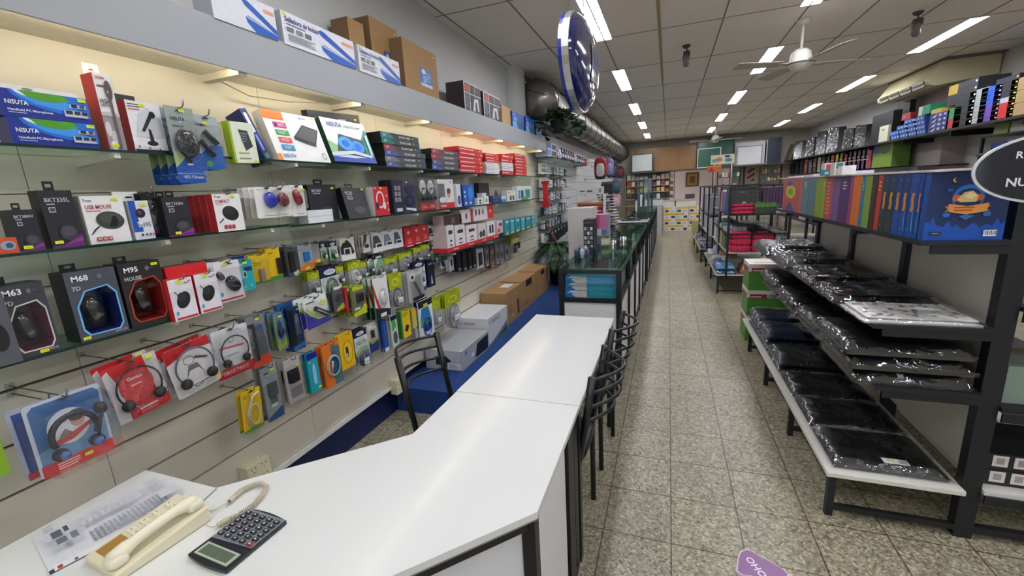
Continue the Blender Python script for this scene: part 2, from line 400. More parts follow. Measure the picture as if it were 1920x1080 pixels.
# ---------------------------------------------------------------- glass shelves on the slat wall
BRK = col('#dcd8ca', .45)
def gshelf(z, y0, y1, depth, ys, label):
    e = empty('glass_shelf', label, 'shelf', (-1.9,(y0+y1)/2,z)); yc = (y0+y1)/2
    m = MB(); m.box((.002,y0-yc,-.008),(depth,y1-yc,0), GLASS); m.box((depth-.001,y0-yc,-.008),(depth+.001,y1-yc,0), GLASSEDGE); m.build('glass_plate', e)
    for y in ys:
        b = MB(); b.add([(0.001,y-yc-.008,-.04),(0.001,y-yc+.008,-.04),(0.001,y-yc+.008,-.0085),(0.001,y-yc-.008,-.0085),(depth-.005,y-yc-.008,-.026),(depth-.005,y-yc+.008,-.026),(depth-.005,y-yc+.008,-.0085),(depth-.005,y-yc-.008,-.0085)],
              [(0,1,2,3),(4,7,6,5),(0,4,5,1),(1,5,6,2),(2,6,7,3),(3,7,4,0)], BRK)
        b.build('shelf_bracket', e)
gshelf(1.805, -.6, 3.02, .225, [.2,.93,1.656,2.203,2.8], 'upper glass shelf holding the cooler boxes and keyboard boxes')
gshelf(1.797, 3.03, 6.2, .225, [3.2,3.75,4.35,4.95,5.55,6.1], 'upper glass shelf holding the red boxes at the far end')
gshelf(1.513, -.6, 1.55, .225, [.3,1.02,1.46], 'middle glass shelf holding the mouse boxes')
gshelf(1.505, 1.56, 6.1, .225, [1.769,2.22,2.68,3.15,3.6,4.2,4.8,5.4], 'middle glass shelf holding the headphone boxes')
gshelf(1.222, -.6, 1.11, .225, [.2,.99], 'lower glass shelf holding the three dark gaming mouse boxes')
# ================================================================ white counter tables
BLK = col('#17181b', .42, var=.15)
LAM = col('#dddfdc', .16, var=.015, scale=2, coat=.3)
PANEL = col('#dddcde', .4, var=.03)
EDGE = col('#8a8078', .5)
def counter(name, label, pts, legs, panels, rails):
    e = empty(name, label, 'table', (sum(p[0] for p in pts)/len(pts), sum(p[1] for p in pts)/len(pts), 0)); ox, oy = e.location.x, e.location.y
    MB().prism([(x-ox,y-oy) for x, y in pts], .738, .76, LAM, side=LAM).build('table_top', e, bevel=.0015)
    MB().prism([((x-ox)*.998,(y-oy)*.998) for x, y in pts], .7335, .7375, EDGE).build('edge_band', e)
    for x, y in legs: MB().box((x-ox-.019,y-oy-.019,0),(x-ox+.019,y-oy+.019,.733), BLK).build('leg', e)
    for a, b in rails: MB().bar((a[0]-ox,a[1]-oy,a[2]),(b[0]-ox,b[1]-oy,b[2]),.03,.03,BLK).build('rail', e)
    for a, b, z0, z1 in panels:
        p, q = Vector((a[0]-ox,a[1]-oy,0)), Vector((b[0]-ox,b[1]-oy,0)); d = (q-p).normalized(); n = Vector((-d.y,d.x,0))*.006
        m = MB(); m.add([p-n+Vector((0,0,z0)),q-n+Vector((0,0,z0)),q+n+Vector((0,0,z0)),p+n+Vector((0,0,z0)),p-n+Vector((0,0,z1)),q-n+Vector((0,0,z1)),q+n+Vector((0,0,z1)),p+n+Vector((0,0,z1))],
            [(0,3,2,1),(4,5,6,7),(0,1,5,4),(1,2,6,5),(2,3,7,6),(3,0,4,7)], PANEL); m.build('side_panel', e)
    return e
T1 = [(-.314,1.537),(-.318,2.745),(-.85,2.75),(-.86,1.54)]
counter('counter_table', 'white rectangular table in line between the corner desk and the glass case', T1,
    [(-.34,1.57),(-.34,2.70),(-.83,1.57),(-.83,2.72)], [], [((-.34,1.57,.71),(-.34,2.7,.71)),((-.83,1.57,.71),(-.83,2.7,.71)),((-.83,2.72,.71),(-.34,2.7,.71))])
T2 = [(-.314,1.533),(-.858,1.536),(-.86,1.187),(-1.295,.762),(-1.63,.761),(-1.63,.25),(-.95,.25),(-.312,.938)]
counter('corner_desk', 'white angled corner desk carrying the telephone, calculator and price lists', list(reversed(T2)),
    [(-.34,.955),(-.345,1.50),(-.83,1.5),(-.95,.30),(-1.6,.30),(-1.6,.73),(-.62,.655)], [((-.335,.99),(-.338,1.34),.05,.733),((-.36,.95),(-.60,.69),.12,.71)],
    [((-.34,.97,.10),(-.342,1.48,.10)),((-.35,.94,.715),(-.93,.31,.715)),((-.34,1.5,.05),(-.34,1.40,.05))])
MB().box((-.36,1.36,0),(-.322,1.45,.733), BLK).box((-.36,1.47,.0),(-.325,1.535,.733), BLK).build('frame_post', bpy.data.objects['corner_desk']).matrix_parent_inverse = bpy.data.objects['corner_desk'].matrix_world.inverted() if False else Matrix.Translation(-bpy.data.objects['corner_desk'].location)
# ---------------------------------------------------------------- price list sheets
def on_table(bl, br, tl, z): return mkface(onZ(bl,z), onZ(br,z), onZ(tl,z))
F = on_table((95,1080),(365,938),(48,1020), .7605)
P = [('r',0,0,1,1,'#e4e6ec'),('r',.0,.0,1,.09,'#3a3f47'),('r',.03,.02,.97,.14,'#f2f2f2'),('r',.05,.03,.08,.10,'#c0392b'),('r',.15,.03,.17,.08,'#555b66')]
for k in range(17):
    x = .30+.033*k; hgt = .18+.42*((k*7) % 5)/5
    P += [('l',x,.20,x+.024,.52,7,'#6f7680'),('r',x+.002,.22,x+.02,.22+hgt*.45,'#9aa1ab')]
for k in range(10): P += [('l',.28+.045*k,.58,.315+.045*k,.92,9,'#b9bfc7'),('r',.285+.045*k,.62,.31+.045*k,.75,'#c6cbd2')]
P += [('r',.09,.55,.155,.73,'#5c636d'),('r',.10,.36,.165,.5,'#6a717b'),('r',.17,.60,.20,.75,'#4d545e'),('r',.19,.34,.235,.52,'#777e88'),('l',.78,.5,.9,.92,8,'#a9afb8'),('r',.80,.25,.95,.45,'#c0c5cc'),('l',.06,.74,.13,.92,4,'#9097a0')]
m = MB(); m.box((0,0,-.002),(F.w,F.h,0), '#e6e8ee'); prints(m, F, P); o = m.build('price_list', M=Matrix.Translation((0,0,.0022)) @ F.M, label='laminated sheet of small price columns lying on the corner desk left of the telephone', cat='price list')
m = MB(); m.add([(0,0,.0045),(F.w,0,.0045),(F.w,F.h*.96,.0045),(0,F.h,.0045)], [(0,1,2,3)], film('sheet_cover', gloss=.06, rough=.15)); m.build('clear_cover', o)
# ---------------------------------------------------------------- telephone
IV = col('#ded6b8', .38, var=.03); IV2 = col('#e8e2c8', .35, var=.03)
a = onZ((205,1055), .775); b = onZ((352,962), .775)
d = (b-a); ln = d.length; ang = math.atan2(d.y, d.x)
t = empty('telephone', 'cream desk telephone with its handset on the cradle and keys facing up', 'telephone', ((a.x+b.x)/2,(a.y+b.y)/2,.7605), ang)
L, Wd = .215, .15
def wedge(mb, x0, x1, y0, y1, z0a, z0b, z1a, z1b, m):
    mb.add([(x0,y0,z0a),(x1,y0,z0b),(x1,y1,z0b),(x0,y1,z0a),(x0,y0,z1a),(x1,y0,z1b),(x1,y1,z1b),(x0,y1,z1a)], [(0,3,2,1),(4,5,6,7),(0,1,5,4),(1,2,6,5),(2,3,7,6),(3,0,4,7)], m)
mb = MB(); wedge(mb, -L/2, L/2, -Wd/2, Wd/2, 0, 0, .022, .046, IV); mb.build('body', t, bevel=.006, seg=3)
def zt(x): return .022+(x+L/2)/L*.024
mb = MB(); wedge(mb, -.088, -.035, -.01, .062, .02, .02, zt(-.088)+.0012, zt(-.035)+.0012, col('#a67c3c', .5)); mb.build('memo_card', t)
for i in range(4):
    for j in range(3):
        x = -.018+.030*i; y = .0+.024*j; mb = MB(); mb.box((x-.009,y-.008,zt(x)-.002),(x+.009,y+.008,zt(x)+.004), IV2)
        mb.poly([(x-.003,y-.003),(x+.003,y-.003),(x+.003,y+.001),(x-.003,y+.001)], zt(x)+.0043, '#7d7a63'); mb.build('key', t, bevel=.0012)
mb = MB(); n = 13; pts = []; rr = []
for k in range(n):
    u = k/(n-1); x = -.098+.19*u; pts.append((x, -.045, .046+.022*u+.009*math.sin(PI*u))); rr.append(.0175 if u < .2 or u > .8 else .0135)
mb.tube(pts, rr, IV2, n=12); 
mb.blob((-.088,-.045,.040),.022,.022,.016,IV2,e=.7); mb.blob((.085,-.045,.058),.022,.022,.016,IV2,e=.7); mb.build('handset', t)
MB().box((-.098,.012,.012),(-.094,.02,.016), '#333').build('jack', t) if False else None
# coiled cord
mb = MB(); cpts = [onZ(p,.772) for p in [(408,985),(425,975),(452,962),(476,946),(492,928),(500,912),(488,905),(470,910),(452,920),(438,932),(430,941)]]
path = []
for i in range(len(cpts)-1):
    for q in range(10): path.append(cpts[i].lerp(cpts[i+1], q/10))
hel = []; 
for i, p in enumerate(path):
    dd = (path[min(i+1,len(path)-1)]-path[max(i-1,0)]).normalized(); sx = dd.cross(Vector((0,0,1))).normalized(); sz = Vector((0,0,1))
    for q in range(5):
        an = 2*PI*(q/5)+i*2*PI*.0; a2 = (i+q/5)*2*PI*.8
        pp = p.lerp(path[min(i+1,len(path)-1)], q/5); hel.append(pp + sx*.0062*math.cos(a2) + sz*.0062*math.sin(a2))
mb.tube(hel, .0016, col('#c9bfa9', .4), n=5)
mb.tube([path[-1], onZ((405,955),.766), onZ((388,960),.768)], .0016, '#c9bfa9', n=5); mb.tube([path[0], onZ((398,988),.766), onZ((385,985),.77)], .0016, '#c9bfa9', n=5)
o = mb.build('coiled_cord', label='cream coiled telephone cord looping over the white desk', cat='cord')
m = MB(); m.tube([onZ((362,957),.7625), onZ((385,935),.7625), onZ((405,917),.7625), Vector((-1.305,.775,.74)), Vector((-1.31,.78,.5))], .0022, '#8d8f90', n=6)
m.build('grey_cable', label='thin grey cable running over the desk edge behind the telephone', cat='cable')
# ---------------------------------------------------------------- calculator
F = on_table((353,1046),(425,1078),(485,962), .7605)
F = mkface(onZ((353,1046),.7605), onZ((425,1078),.7605), onZ((485,964),.7605))
c = empty('calculator', 'silver and black desk calculator with rows of dark keys beside the telephone', 'calculator', M=Matrix.Translation((0,0,0)) @ F.M)
w, h = F.w, F.h
mb = MB(); n = 8; out = []
for k in range(n+1): out.append((w*k/n, -.006*math.sin(PI*k/n)))
for k in range(n+1): out.append((w*(1-k/n), h+.006*math.sin(PI*k/n)))
mb.prism(out, .0, .010, col('#23262b', .3)); mb.build('base', c, bevel=.003)
mb = MB(); mb.prism([(w*.03,h*.34),(w*.97,h*.40),(w*.98,h*.99),(w*.02,h*.99)], .010, .0128, col('#a3a8b3', .3, .6)); mb.build('key_plate', c, bevel=.001)
mb = MB(); mb.prism([(w*.08,h*.05),(w*.92,h*.05),(w*.92,h*.27),(w*.08,h*.27)], .0102, .0125, col('#aeb6a4', .3)); mb.prism([(w*.14,h*.08),(w*.86,h*.08),(w*.86,h*.24),(w*.14,h*.24)], .0126, .013, col('#5f6c5c', .12)); mb.build('display', c)
for i in range(5):
    for j in range(6):
        x = w*(.12+.19*i); y = h*(.44+.092*j); 
        MB().box((x-w*.06,y-h*.028,.0129),(x+w*.06,y+h*.028,.017), '#9c3b35' if (i == 4 and j == 0) else '#2d3036').poly([(x-w*.02,y-h*.012),(x+w*.02,y-h*.012),(x+w*.02,y+h*.012),(x-w*.02,y+h*.012)], .0173, '#d8d8d8').build('key', c)
# ---------------------------------------------------------------- wall outlet boxes
def outlet(px, label, two=True):
    a = onX(px[0], -1.84); b = onX(px[1], -1.84)
    m = MB(); m.box((0,0,0),(.06,.125,.115), col('#d8d0b0', .4)); 
    o = m.build('wall_outlet', M=Matrix.Translation((-1.8995,a.y,b.z)), label=label, cat='power outlet', bevel=.004)
    for i in range(2):
        for j in range(2):
            m = MB()
            for q in range(3):
                an = 2*PI*q/3+.5; m.box((.0602,.035+.055*i+.012*math.cos(an)-.002,.03+.055*j+.012*math.sin(an)-.003),(.0612,.035+.055*i+.012*math.cos(an)+.002,.03+.055*j+.012*math.sin(an)+.003), '#2b2722')
            m.build('socket', o)
    return o
outlet([(455,850),(500,898)], 'cream double socket box low on the slat wall beside the desk')
outlet([(737,668),(780,715)], 'cream socket box on the slat wall behind the black chair')
# ---------------------------------------------------------------- chairs with curved slat backs
def chair(label, x, y, rz, group=None):
    e = empty('metal_chair', label, 'chair', (x,y,0), rz, group)
    TB = col('#141518', .35, var=.1)
    for s in (-1, 1):
        MB().tube([(-.01,s*.185,0),(-.012,s*.185,.44),(.02,s*.185,.62),(.055,s*.187,.86)], [.014,.014,.015,.017], TB, n=10).build('rear_leg', e)
        MB().tube([(-.38,s*.175,0),(-.36,s*.175,.44)], .0135, TB, n=10).build('front_leg', e)
    MB().blob((-.19,0,.455),.205,.195,.026, col('#1d2424', .35), e=.45, nu=20).build('seat', e)
    m = MB(); m.tube([(-.36,-.175,.43),(-.36,.175,.43),(-.012,.185,.43),(-.012,-.185,.43)], .011, TB, n=8, closed=True); m.build('seat_frame', e)
    for k, z in enumerate((.845,.785,.72,.655)):
        bx = .052-.30*(.86-z)*.6; pts = [(bx+.115*math.sin(PI*q/10)*(1 if k < 3 else .9), -.185+.37*q/10, z+.004*math.sin(PI*q/10)) for q in range(11)]
        MB().tube(pts, .0078, TB, n=8).build('back_rail', e)
    return e
chair('black metal chair pushed under the white table, nearest the viewer, on the aisle side', -.325, 1.775, 0)
chair('black metal chair at the far end of the white table, on the aisle side', -.31, 2.40, -.06)
chair('black metal chair standing on the staff side of the white tables', -1.15, 1.80, PI)
# ---------------------------------------------------------------- glass display case
def case(label, x0, x1, y0, y1, z1, split, bays, upto=False):
    xm, ym = (x0+x1)/2, (y0+y1)/2; e = empty('display_case', label, 'display case', (xm,ym,0)); A, B = x0-xm, x1-xm; C, D = y0-ym, y1-ym; t = .04
    MB().box((A,C,z1-.012),(B,D,z1), film('case_glass', '#bfe0d6', gloss=.10, rough=.015, bump=0)).build('glass_top', e)
    for x in (A, B-t):
        for k in range(bays+1):
            y = C+(D-C-t)*k/bays; MB().box((x,y,0),(x+t,y+t,z1-.012), BLK).build('post', e)
    for z in (z1-.045, split-.02, .06):
        for x in (A, B-t): MB().box((x+.001,C+.001,z),(x+t-.001,D-.001,z+.032), BLK).build('rail', e)
        for y in (C, D-t): MB().box((A+.001,y+.002,z+.001),(B-.001,y+t-.002,z+.031), BLK).build('rail', e)
    MB().box((A+.01,C+.012,.08),(B-.01,C+.02,split-.02), PANEL).build('end_panel', e)
    MB().box((B-.03,C+t,.08),(B-.02,D-t,split-.02), PANEL).build('side_panel', e)
    MB().box((B-.026,C+t,split+.012),(B-.022,D-t,z1-.045), film('case_front', '#d5e6e0', gloss=.09, rough=.02)).build('front_glass', e)
    MB().box((A+.04,C+.02,split-.03),(B-.03,D-.02,split-.018), col('#b9b4ab', .4)).build('shelf_board', e)
    MB().box((A+.04,C+.02,z1-.14),(B-.035,D-.02,z1-.134), GLASS).build('glass_shelf', e)
    return e
CX0, CX1, CY0, CY1, CZ = -.805, -.318, 3.235, 7.25, 1.0
case('long glass topped black display case after the white tables, filled with stationery', CX0, CX1, CY0, CY1, CZ, .745, 5)
SP = .757
# three stacked printed boxes seen through the case end
for k in range(3):
    z = SP+.0008+.0585*k
    F = FW((CX0+.045,CY0+.035,z), (1,0,0), (0,0,1), .41, .057)
    carton('pencil_box', 'flat teal and sea print box at the end of the glass case, ' + ['lowest of three','middle of three','topmost of three'][k], F, .25, ['#1f7f8c','#2b86a0','#4a90b8'][k],
        [('r',0,.04,.42,.96,'#b9b3ae'),('p',[(0,.04),(.2,.04),(.12,.5),(.2,.96),(0,.96)],'#1267a8'),('p',[(.02,.6),(.3,.96),(.12,.96)],'#d8d4cc'),('l',.5,.3,.9,.7,3,['#2f97a2','#3b96ae','#5fa2c6'][k])], side='#2a7fa0')
# things inside the case, on its upper shelf
inn = [('#8a3b2a','wooden flute box'),('#c9c4bb','white sketch pads'),('#7d8a86','grey metal tins'),('#b9c04a','lime pencil cases'),('#2d5c9c','blue folders'),('#d4cfc6','pale paper pads'),('#3b4a4a','dark green cases'),('#7a5a4a','brown leather cases'),('#5b6e6a','steel compass tins'),('#a33b3b','red notebooks')]
for k in range(13):
    c, nm = inn[k % len(inn)]; y = CY0+.33+.29*k; s = 1 if k % 2 else 0
    m = MB(); m.box((-.17+.02*s,-.10,0),(.19,.10,.055+.02*((k*3)%4)), c); m.box((-.10,-.06,.0555+.02*((k*3)%4)),(.1,.06,.058+.02*((k*3)%4)), '#d7d3ca')
    m.build('stationery_box', M=Matrix.Translation((-.56,y,SP+.001)) @ Matrix.Rotation(.05*((k*5)%7-3),4,'Z'), label='%s inside the glass case, pack %s from its near end' % (nm, ['first','second','third','fourth','fifth','sixth','seventh','eighth','ninth','tenth','eleventh','twelfth','last'][k]), cat='stationery')
for k in range(4):
    F = FW((-.62,CY0+.28+.001,SP+.13),(0,0,1),(0,1,0),.1,.1)
m = MB()
for k in range(4): m.box((-.13+.063*k,0,0),(-.13+.063*k+.05,.30,.014), ['#c9b0a8','#c4a79e','#cdb5ad','#c0a49b'][k])
m.build('pencil_tray', M=Matrix.Translation((-.60,CY0+.12,.8665)), label='row of long pale pink pencil boxes under the glass top at the near end', cat='pencil box')
# things on the case top
def stand(label, name, x, y, z, w, d, h, body, P, rz=0, st=None, cat='display stand'):
    M = Matrix.Translation((x,y,z)) @ Matrix.Rotation(rz,4,'Z'); F = FW((x-w/2,y-d/2,z),(1,0,0),(0,0,1),w,h)
    F.M = M @ Matrix.Translation((-w/2,-d/2,0)) @ Matrix(((1,0,0,0),(0,0,-1,0),(0,1,0,0),(0,0,0,1)))
    m = MB(); m.box((0,0,-d),(w,h,0), body); prints(m, F, P); return m.build(name, M=F.M, label=label, cat=cat)
zt_ = CZ+.0008
stand('tall black counter stand of small blister packs at the near left of the glass case', 'pen_display', -.735, 4.35, zt_, .10, .22, .30, '#1c1d22',
  [('r',.06,.87,.94,.95,'#4a4b50')]+[('r',.08+.3*(i%3),.05+.15*(i//3),.3+.3*(i%3),.16+.15*(i//3),['#b8b8bc','#5b5560','#d8d8dc','#7b7b84'][(i*5)%4]) for i in range(15)])
stand('pink and blue printed counter display box beside the black blister stand', 'pen_display', -.66, 4.75, zt_, .13, .16, .32, '#8f96ad',
  [('r',0,.55,1,1,'#b06c93'),('p',[(0,.55),(0,1),(.35,1),(.2,.55)],'#c92f6f'),('r',.0,.0,1,.28,'#6c7d96'),('r',.05,.3,.4,.5,'#c5cbd6'),('l',.45,.3,.95,.5,4,'#3b4460')])
for k in range(6):
    m = MB(); c = ['#3d4b6e','#c7ccd4','#6b4f86','#4d5c60','#b7bcc2','#2b3038'][k]
    m.lathe([(.018,0),(.02,.07),(.02,.071),(.006,.074),(.006,.088)], c, n=12)
    m.build('ink_bottle', M=Matrix.Translation((-.755+.045*(k%3),3.72+.11*(k//3)+.02*k,zt_)), label='small bottle on the near left corner of the glass case, ' + ['dark blue','white','purple','slate','silver','black'][k], cat='bottle')
for k in range(2):
    m = MB(); m.lathe([(.035,0),(.036,.09),(.033,.09),(.032,.004)], film('acrylic', gloss=.25, rough=.05), n=18)
    m.build('acrylic_cup', M=Matrix.Translation((-.50+.07*k,4.25+.3*k,zt_)), label='clear acrylic cup standing on the glass case, ' + ['the nearer one','the farther one'][k], cat='cup')
stand('clear leaflet holder with a pale green flyer on the glass case', 'leaflet_holder', -.60, 4.5, zt_, .12, .05, .11, film('acrylic', gloss=.25, rough=.05), [('r',.1,.15,.9,.8,'#b6bd6f'),('l',.15,.25,.85,.7,5,'#ececec')])
# big pale grey cabinet and marker racks on the left counter behind the case
GREYC = col('#c3c0bc', .5, var=.03)
stand('tall plain pale grey display cabinet turned sideways behind the glass case', 'display_cabinet', -.985, 5.3, .2005, .29, .4, 1.175, GREYC, [])
# ---------------------------------------------------------------- second counter with the dark post
case('second dark counter with a white top further down the aisle', -.80, -.30, 7.45, 10.2, 1.0, .72, 3)
MB().box((-.80,7.46,1.0008),(-.31,8.1,1.02), LAM).build('counter_board', label='white board with a black machine lying across the second counter', cat='board')
m = MB(); m.box((-.16,-.1,0),(.16,.1,.02), '#1b1b1e').blob((0,0,.03),.07,.06,.025,'#26262a'); m.build('trimming_machine', M=Matrix.Translation((-.60,7.75,1.0205)), label='low black machine lying on the white board of the second counter', cat='machine')
m = MB(); m.box((-.09,-.07,0),(.09,.07,.12), '#22262a').box((-.07,-.05,.12),(.07,.05,.22), '#2f4a46'); m.build('cash_machine', M=Matrix.Translation((-.42,7.95,1.0205)), label='dark card terminal on the far right of the white board', cat='machine')
case('third dark counter at the far end of the aisle', -.80, -.30, 10.4, 13.2, 1.0, .72, 3)
# ---------------------------------------------------------------- boxes on the blue platform
HPW = col('#d9dadd', .5, var=.03); KR = col('#a98457', .75, var=.08, scale=8); HPG = col('#a9abb0', .5, var=.08, scale=9)
def block(name, label, x0, x1, y0, y1, z0, h, mat, faceP=(), sideP=(), topP=(), side=None, rz=0):
    m = MB(); m.box((0,0,0),(x1-x0,y1-y0,h), mat)
    def sub(Fw, P, M):
        k = MB(); prints(k, Fw, P); m.add([M @ Vector(v) for v in k.v], k.f, mat); n0 = len(m.f)-len(k.f)
        for i in range(len(k.f)): m.m[n0+i] = m.mi(k.mats[k.m[i]])
    f = Face(); f.w, f.h = x1-x0, h; sub(f, faceP, Matrix(((1,0,0,0),(0,0,-1,0),(0,1,0,0),(0,0,0,1))))
    f = Face(); f.w, f.h = y1-y0, h; sub(f, sideP, Matrix(((0,0,1,x1-x0),(1,0,0,0),(0,1,0,0),(0,0,0,1))))
    f = Face(); f.w, f.h = x1-x0, y1-y0; sub(f, topP, Matrix(((1,0,0,0),(0,1,0,0),(0,0,1,h),(0,0,0,1))))
    return m.build(name, M=Matrix.Translation((x0,y0,z0)) @ Matrix.Rotation(rz,4,'Z'), label=label, cat='box')
Z2 = .2008
block('printer_box', 'wide grey printed printer carton on the blue platform, nearest the viewer', -1.885, -1.545, 2.90, 3.46, Z2, .165, HPG,
   faceP=[('r',.02,.45,.98,.98,'#bdbfc4'),('p',[(.28,.25),(.62,.2),(.7,.5),(.55,.75),(.3,.7)],'#17181b'),('r',.1,.55,.22,.62,'#e8e8ea'),('r',.6,.05,.97,.4,'#dcdde0'),('l',.64,.1,.9,.34,3,'#8a8d94')],
   sideP=[('p',[(.45,.1),(.95,.05),(.98,.85),(.55,.8)],'#1c1d21'),('p',[(.30,.3),(.42,.35),(.40,.6)],'#f2f2f2'),('e',.14,.78,.03,.12,'#2f6fb0')])
block('printer_box', 'white carton with small blue emblem stacked behind the grey printer box', -1.885, -1.56, 3.50, 4.02, Z2, .26, HPW,
   faceP=[('o',.12,.80,.05,.07,.012,'#2f6fb0'),('l',.22,.72,.62,.84,2,'#777b83'),('r',.12,.10,.38,.2,'#4a4d52'),('r',.15,.12,.2,.18,'#222222')],
   sideP=[('o',.10,.82,.035,.06,.01,'#2f6fb0'),('l',.18,.72,.66,.88,3,'#4a4d52'),('p',[(.0,.0),(.98,.0),(.98,.45),(.5,.2)],'#7c8794'),('p',[(.3,.02),(.95,.02),(.95,.25)],'#3c5a36')])
block('cardboard_box', 'brown cardboard box with a white slip on top behind the white carton', -1.885, -1.60, 4.08, 4.62, Z2, .36, KR, topP=[('r',.35,.55,.75,.9,'#e6e6e6'),('l',.4,.6,.7,.85,3,'#777')] if False else [('r',.35,.55,.75,.9,'#e6e6e6'),('r',0,.49,1,.51,'#8a6a42')],
   sideP=[('r',.70,.12,.78,.6,'#3a3028'),('r',.82,.10,.84,.55,'#3a3028'),('l',.08,.3,.45,.55,2,'#8a6a42'),('e',.4,.2,.03,.04,'#d8d8d8')])
block('cardboard_box', 'brown cardboard box with open hand hole behind the one with a white slip', -1.885, -1.62, 4.68, 5.28, Z2, .36, KR, topP=[('r',0,.49,1,.51,'#8a6a42')], sideP=[('r',.3,.72,.7,.95,'#33281d'),('l',.1,.1,.5,.3,2,'#8a6a42')])
block('cardboard_box', 'brown cardboard box at the far end of the platform next to the potted palm', -1.885, -1.63, 5.34, 5.96, Z2, .36, KR, topP=[('r',0,.49,1,.51,'#8a6a42')], sideP=[('r',.35,.74,.65,.93,'#33281d')])
# ---------------------------------------------------------------- palm
PG = [col('#274a26', .5, var=.2), col('#3b6334', .5, var=.2), col('#1d3a20', .5, var=.2)]
def palm(label, x, y, z, H, n, L, seed, pot=True):
    e = empty('potted_palm', label, 'plant', (x,y,z)); rr = random.Random(seed)
    m = MB(); m.lathe([(.10,0),(.15,.04),(.165,.30),(.175,.31),(.175,.34),(.155,.34),(.15,.29)], col('#131416', .4), n=22); m.build('pot', e)
    m = MB(); m.lathe([(.15,.29),(.0001,.31)], '#2b2018', n=16); m.build('soil', e)
    m = MB(); m.tube([(0,0,.29),(.01,-.01,H*.4+.2),(-.04,-.03,H*.75+.2),(-.16,-.10,H+.28)], [.022,.02,.017,.012], col('#6a4630', .8, var=.2, bump=.6), n=10); m.build('trunk', e)
    c0 = Vector((-.03,-.02,H*.6+.2))
    for k in range(n):
        a = 2*PI*k/n+rr.random()*.5; el = .2+rr.random()*.9; ll = L*(.75+.5*rr.random()); m = MB(); prev = c0; pts = [c0]
        for q in range(1, 9):
            t_ = q/8; p = c0+Vector((math.cos(a)*ll*t_*math.cos(el*.6), math.sin(a)*ll*t_*math.cos(el*.6), ll*(math.sin(el)*t_-.95*t_*t_))); pts.append(p)
        m.tube(pts, [.004*(1-q/10) for q in range(9)], PG[k%3], n=4)
        for q in range(1, 9):
            for f_ in (0,.5):
                p = pts[q].lerp(pts[min(q+1,8)], f_); d = (pts[q]-pts[q-1]).normalized(); sd = d.cross(Vector((0,0,1))).normalized(); l2 = ll*.34*math.sin(PI*(q+f_)/10)+.02
                for s in (-1,1):
                    tip = p+sd*s*l2*.8+d*l2*.6+Vector((0,0,-l2*.35)); wv = d*.010; m.add([p-wv,p+wv,p.lerp(tip,.6)+wv*1.1,tip,p.lerp(tip,.6)-wv*1.1], [(0,1,2,3,4)], PG[(k+q)%3])
        m.build('frond', e)
palm('potted palm with drooping green fronds in a black pot beside the glass case', -1.53, 6.25, Z2, .62, 26, .34, 3)
# ---------------------------------------------------------------- ivy pot on the canopy end
e = empty('potted_ivy', 'dark potted ivy hanging at the far end of the grey canopy', 'plant', (-1.42,5.95,2.36)); rr = random.Random(5)
MB().lathe([(.06,-.02),(.09,.0),(.105,.14),(.11,.15),(.09,.15)], col('#16181c', .4), n=16).build('pot', e)
MB().tube([(0,0,.15),(.0,-.02,.3),(.02,-.1,.42),(-.3,-.38,.5)], .005, '#2a2522', n=6).build('hanging_wire', e)
for k in range(34):
    m = MB(); a = rr.random()*2*PI; l_ = .1+.14*rr.random(); p = Vector((0,0,.16)); 
    for q in range(7):
        p = p+Vector((math.cos(a)*l_*.25, math.sin(a)*l_*.25, .055-.026*q)); s = .07+.04*rr.random(); b = rr.random()*6
        tz = (rr.random()-.5)*1.6; lf = [(0,0),(.45,.5),(.75,.30),(1.1,0),(.75,-.30),(.45,-.5)]
        m.add([p+Vector((s*(x_*math.cos(b)-y_*math.sin(b)),s*(x_*math.sin(b)+y_*math.cos(b)),s*(x_*tz-abs(y_)*.3+.0))) for x_, y_ in lf], [(0,1,2,3),(0,3,4,5)], PG[(q+k)%3])
    m.build('vine', e)
# ---------------------------------------------------------------- oval light box sign
SX, SYc, SZ = -.50, 2.63, 2.285
e = empty('oval_sign', 'blue domed oval light box sign with a silver rim hanging from the ceiling', 'sign', (SX,SYc,SZ))
NAVY = col('#0f1d5c', .12, var=.05, coat=1.0); SIL = col('#b8bab4', .25, .7)
def oval(rx, rz_, xa, xb, m, mb, n=40):
    vs = [(xa, rx*math.cos(2*PI*k/n), rz_*math.sin(2*PI*k/n)) for k in range(n)]+[(xb, rx*math.cos(2*PI*k/n), rz_*math.sin(2*PI*k/n)) for k in range(n)]
    mb.add(vs, [(k,(k+1)%n,n+(k+1)%n,n+k) for k in range(n)]+[tuple(reversed(range(n))),tuple(range(n,2*n))], m, False)
RY, RZ = .37, .25
m = MB(); oval(RY, RZ, -.012, .022, SIL, m); m.build('rim', e)
m = MB(); oval(RY*1.0, RZ*1.0, -.030, -.0125, col('#1b2f8c', .2), m); m.build('back_shell', e)
def dome(y, z): q = max(0, 1-(y/RY)**2-(z/RZ)**2); return .022+.075*q**.6
m = MB(); vs = []; fs = []; nr, na = 12, 44
for i in range(nr+1):
    for k in range(na):
        r_ = (i/nr)**.8; y = RY*.97*r_*math.cos(2*PI*k/na); z = RZ*.97*r_*math.sin(2*PI*k/na); vs.append((dome(y/.97,z/.97),y,z))
for i in range(nr):
    for k in range(na): fs.append((i*na+k,(i+1)*na+k,(i+1)*na+(k+1)%na,i*na+(k+1)%na))
m.add(vs, fs, NAVY, True)
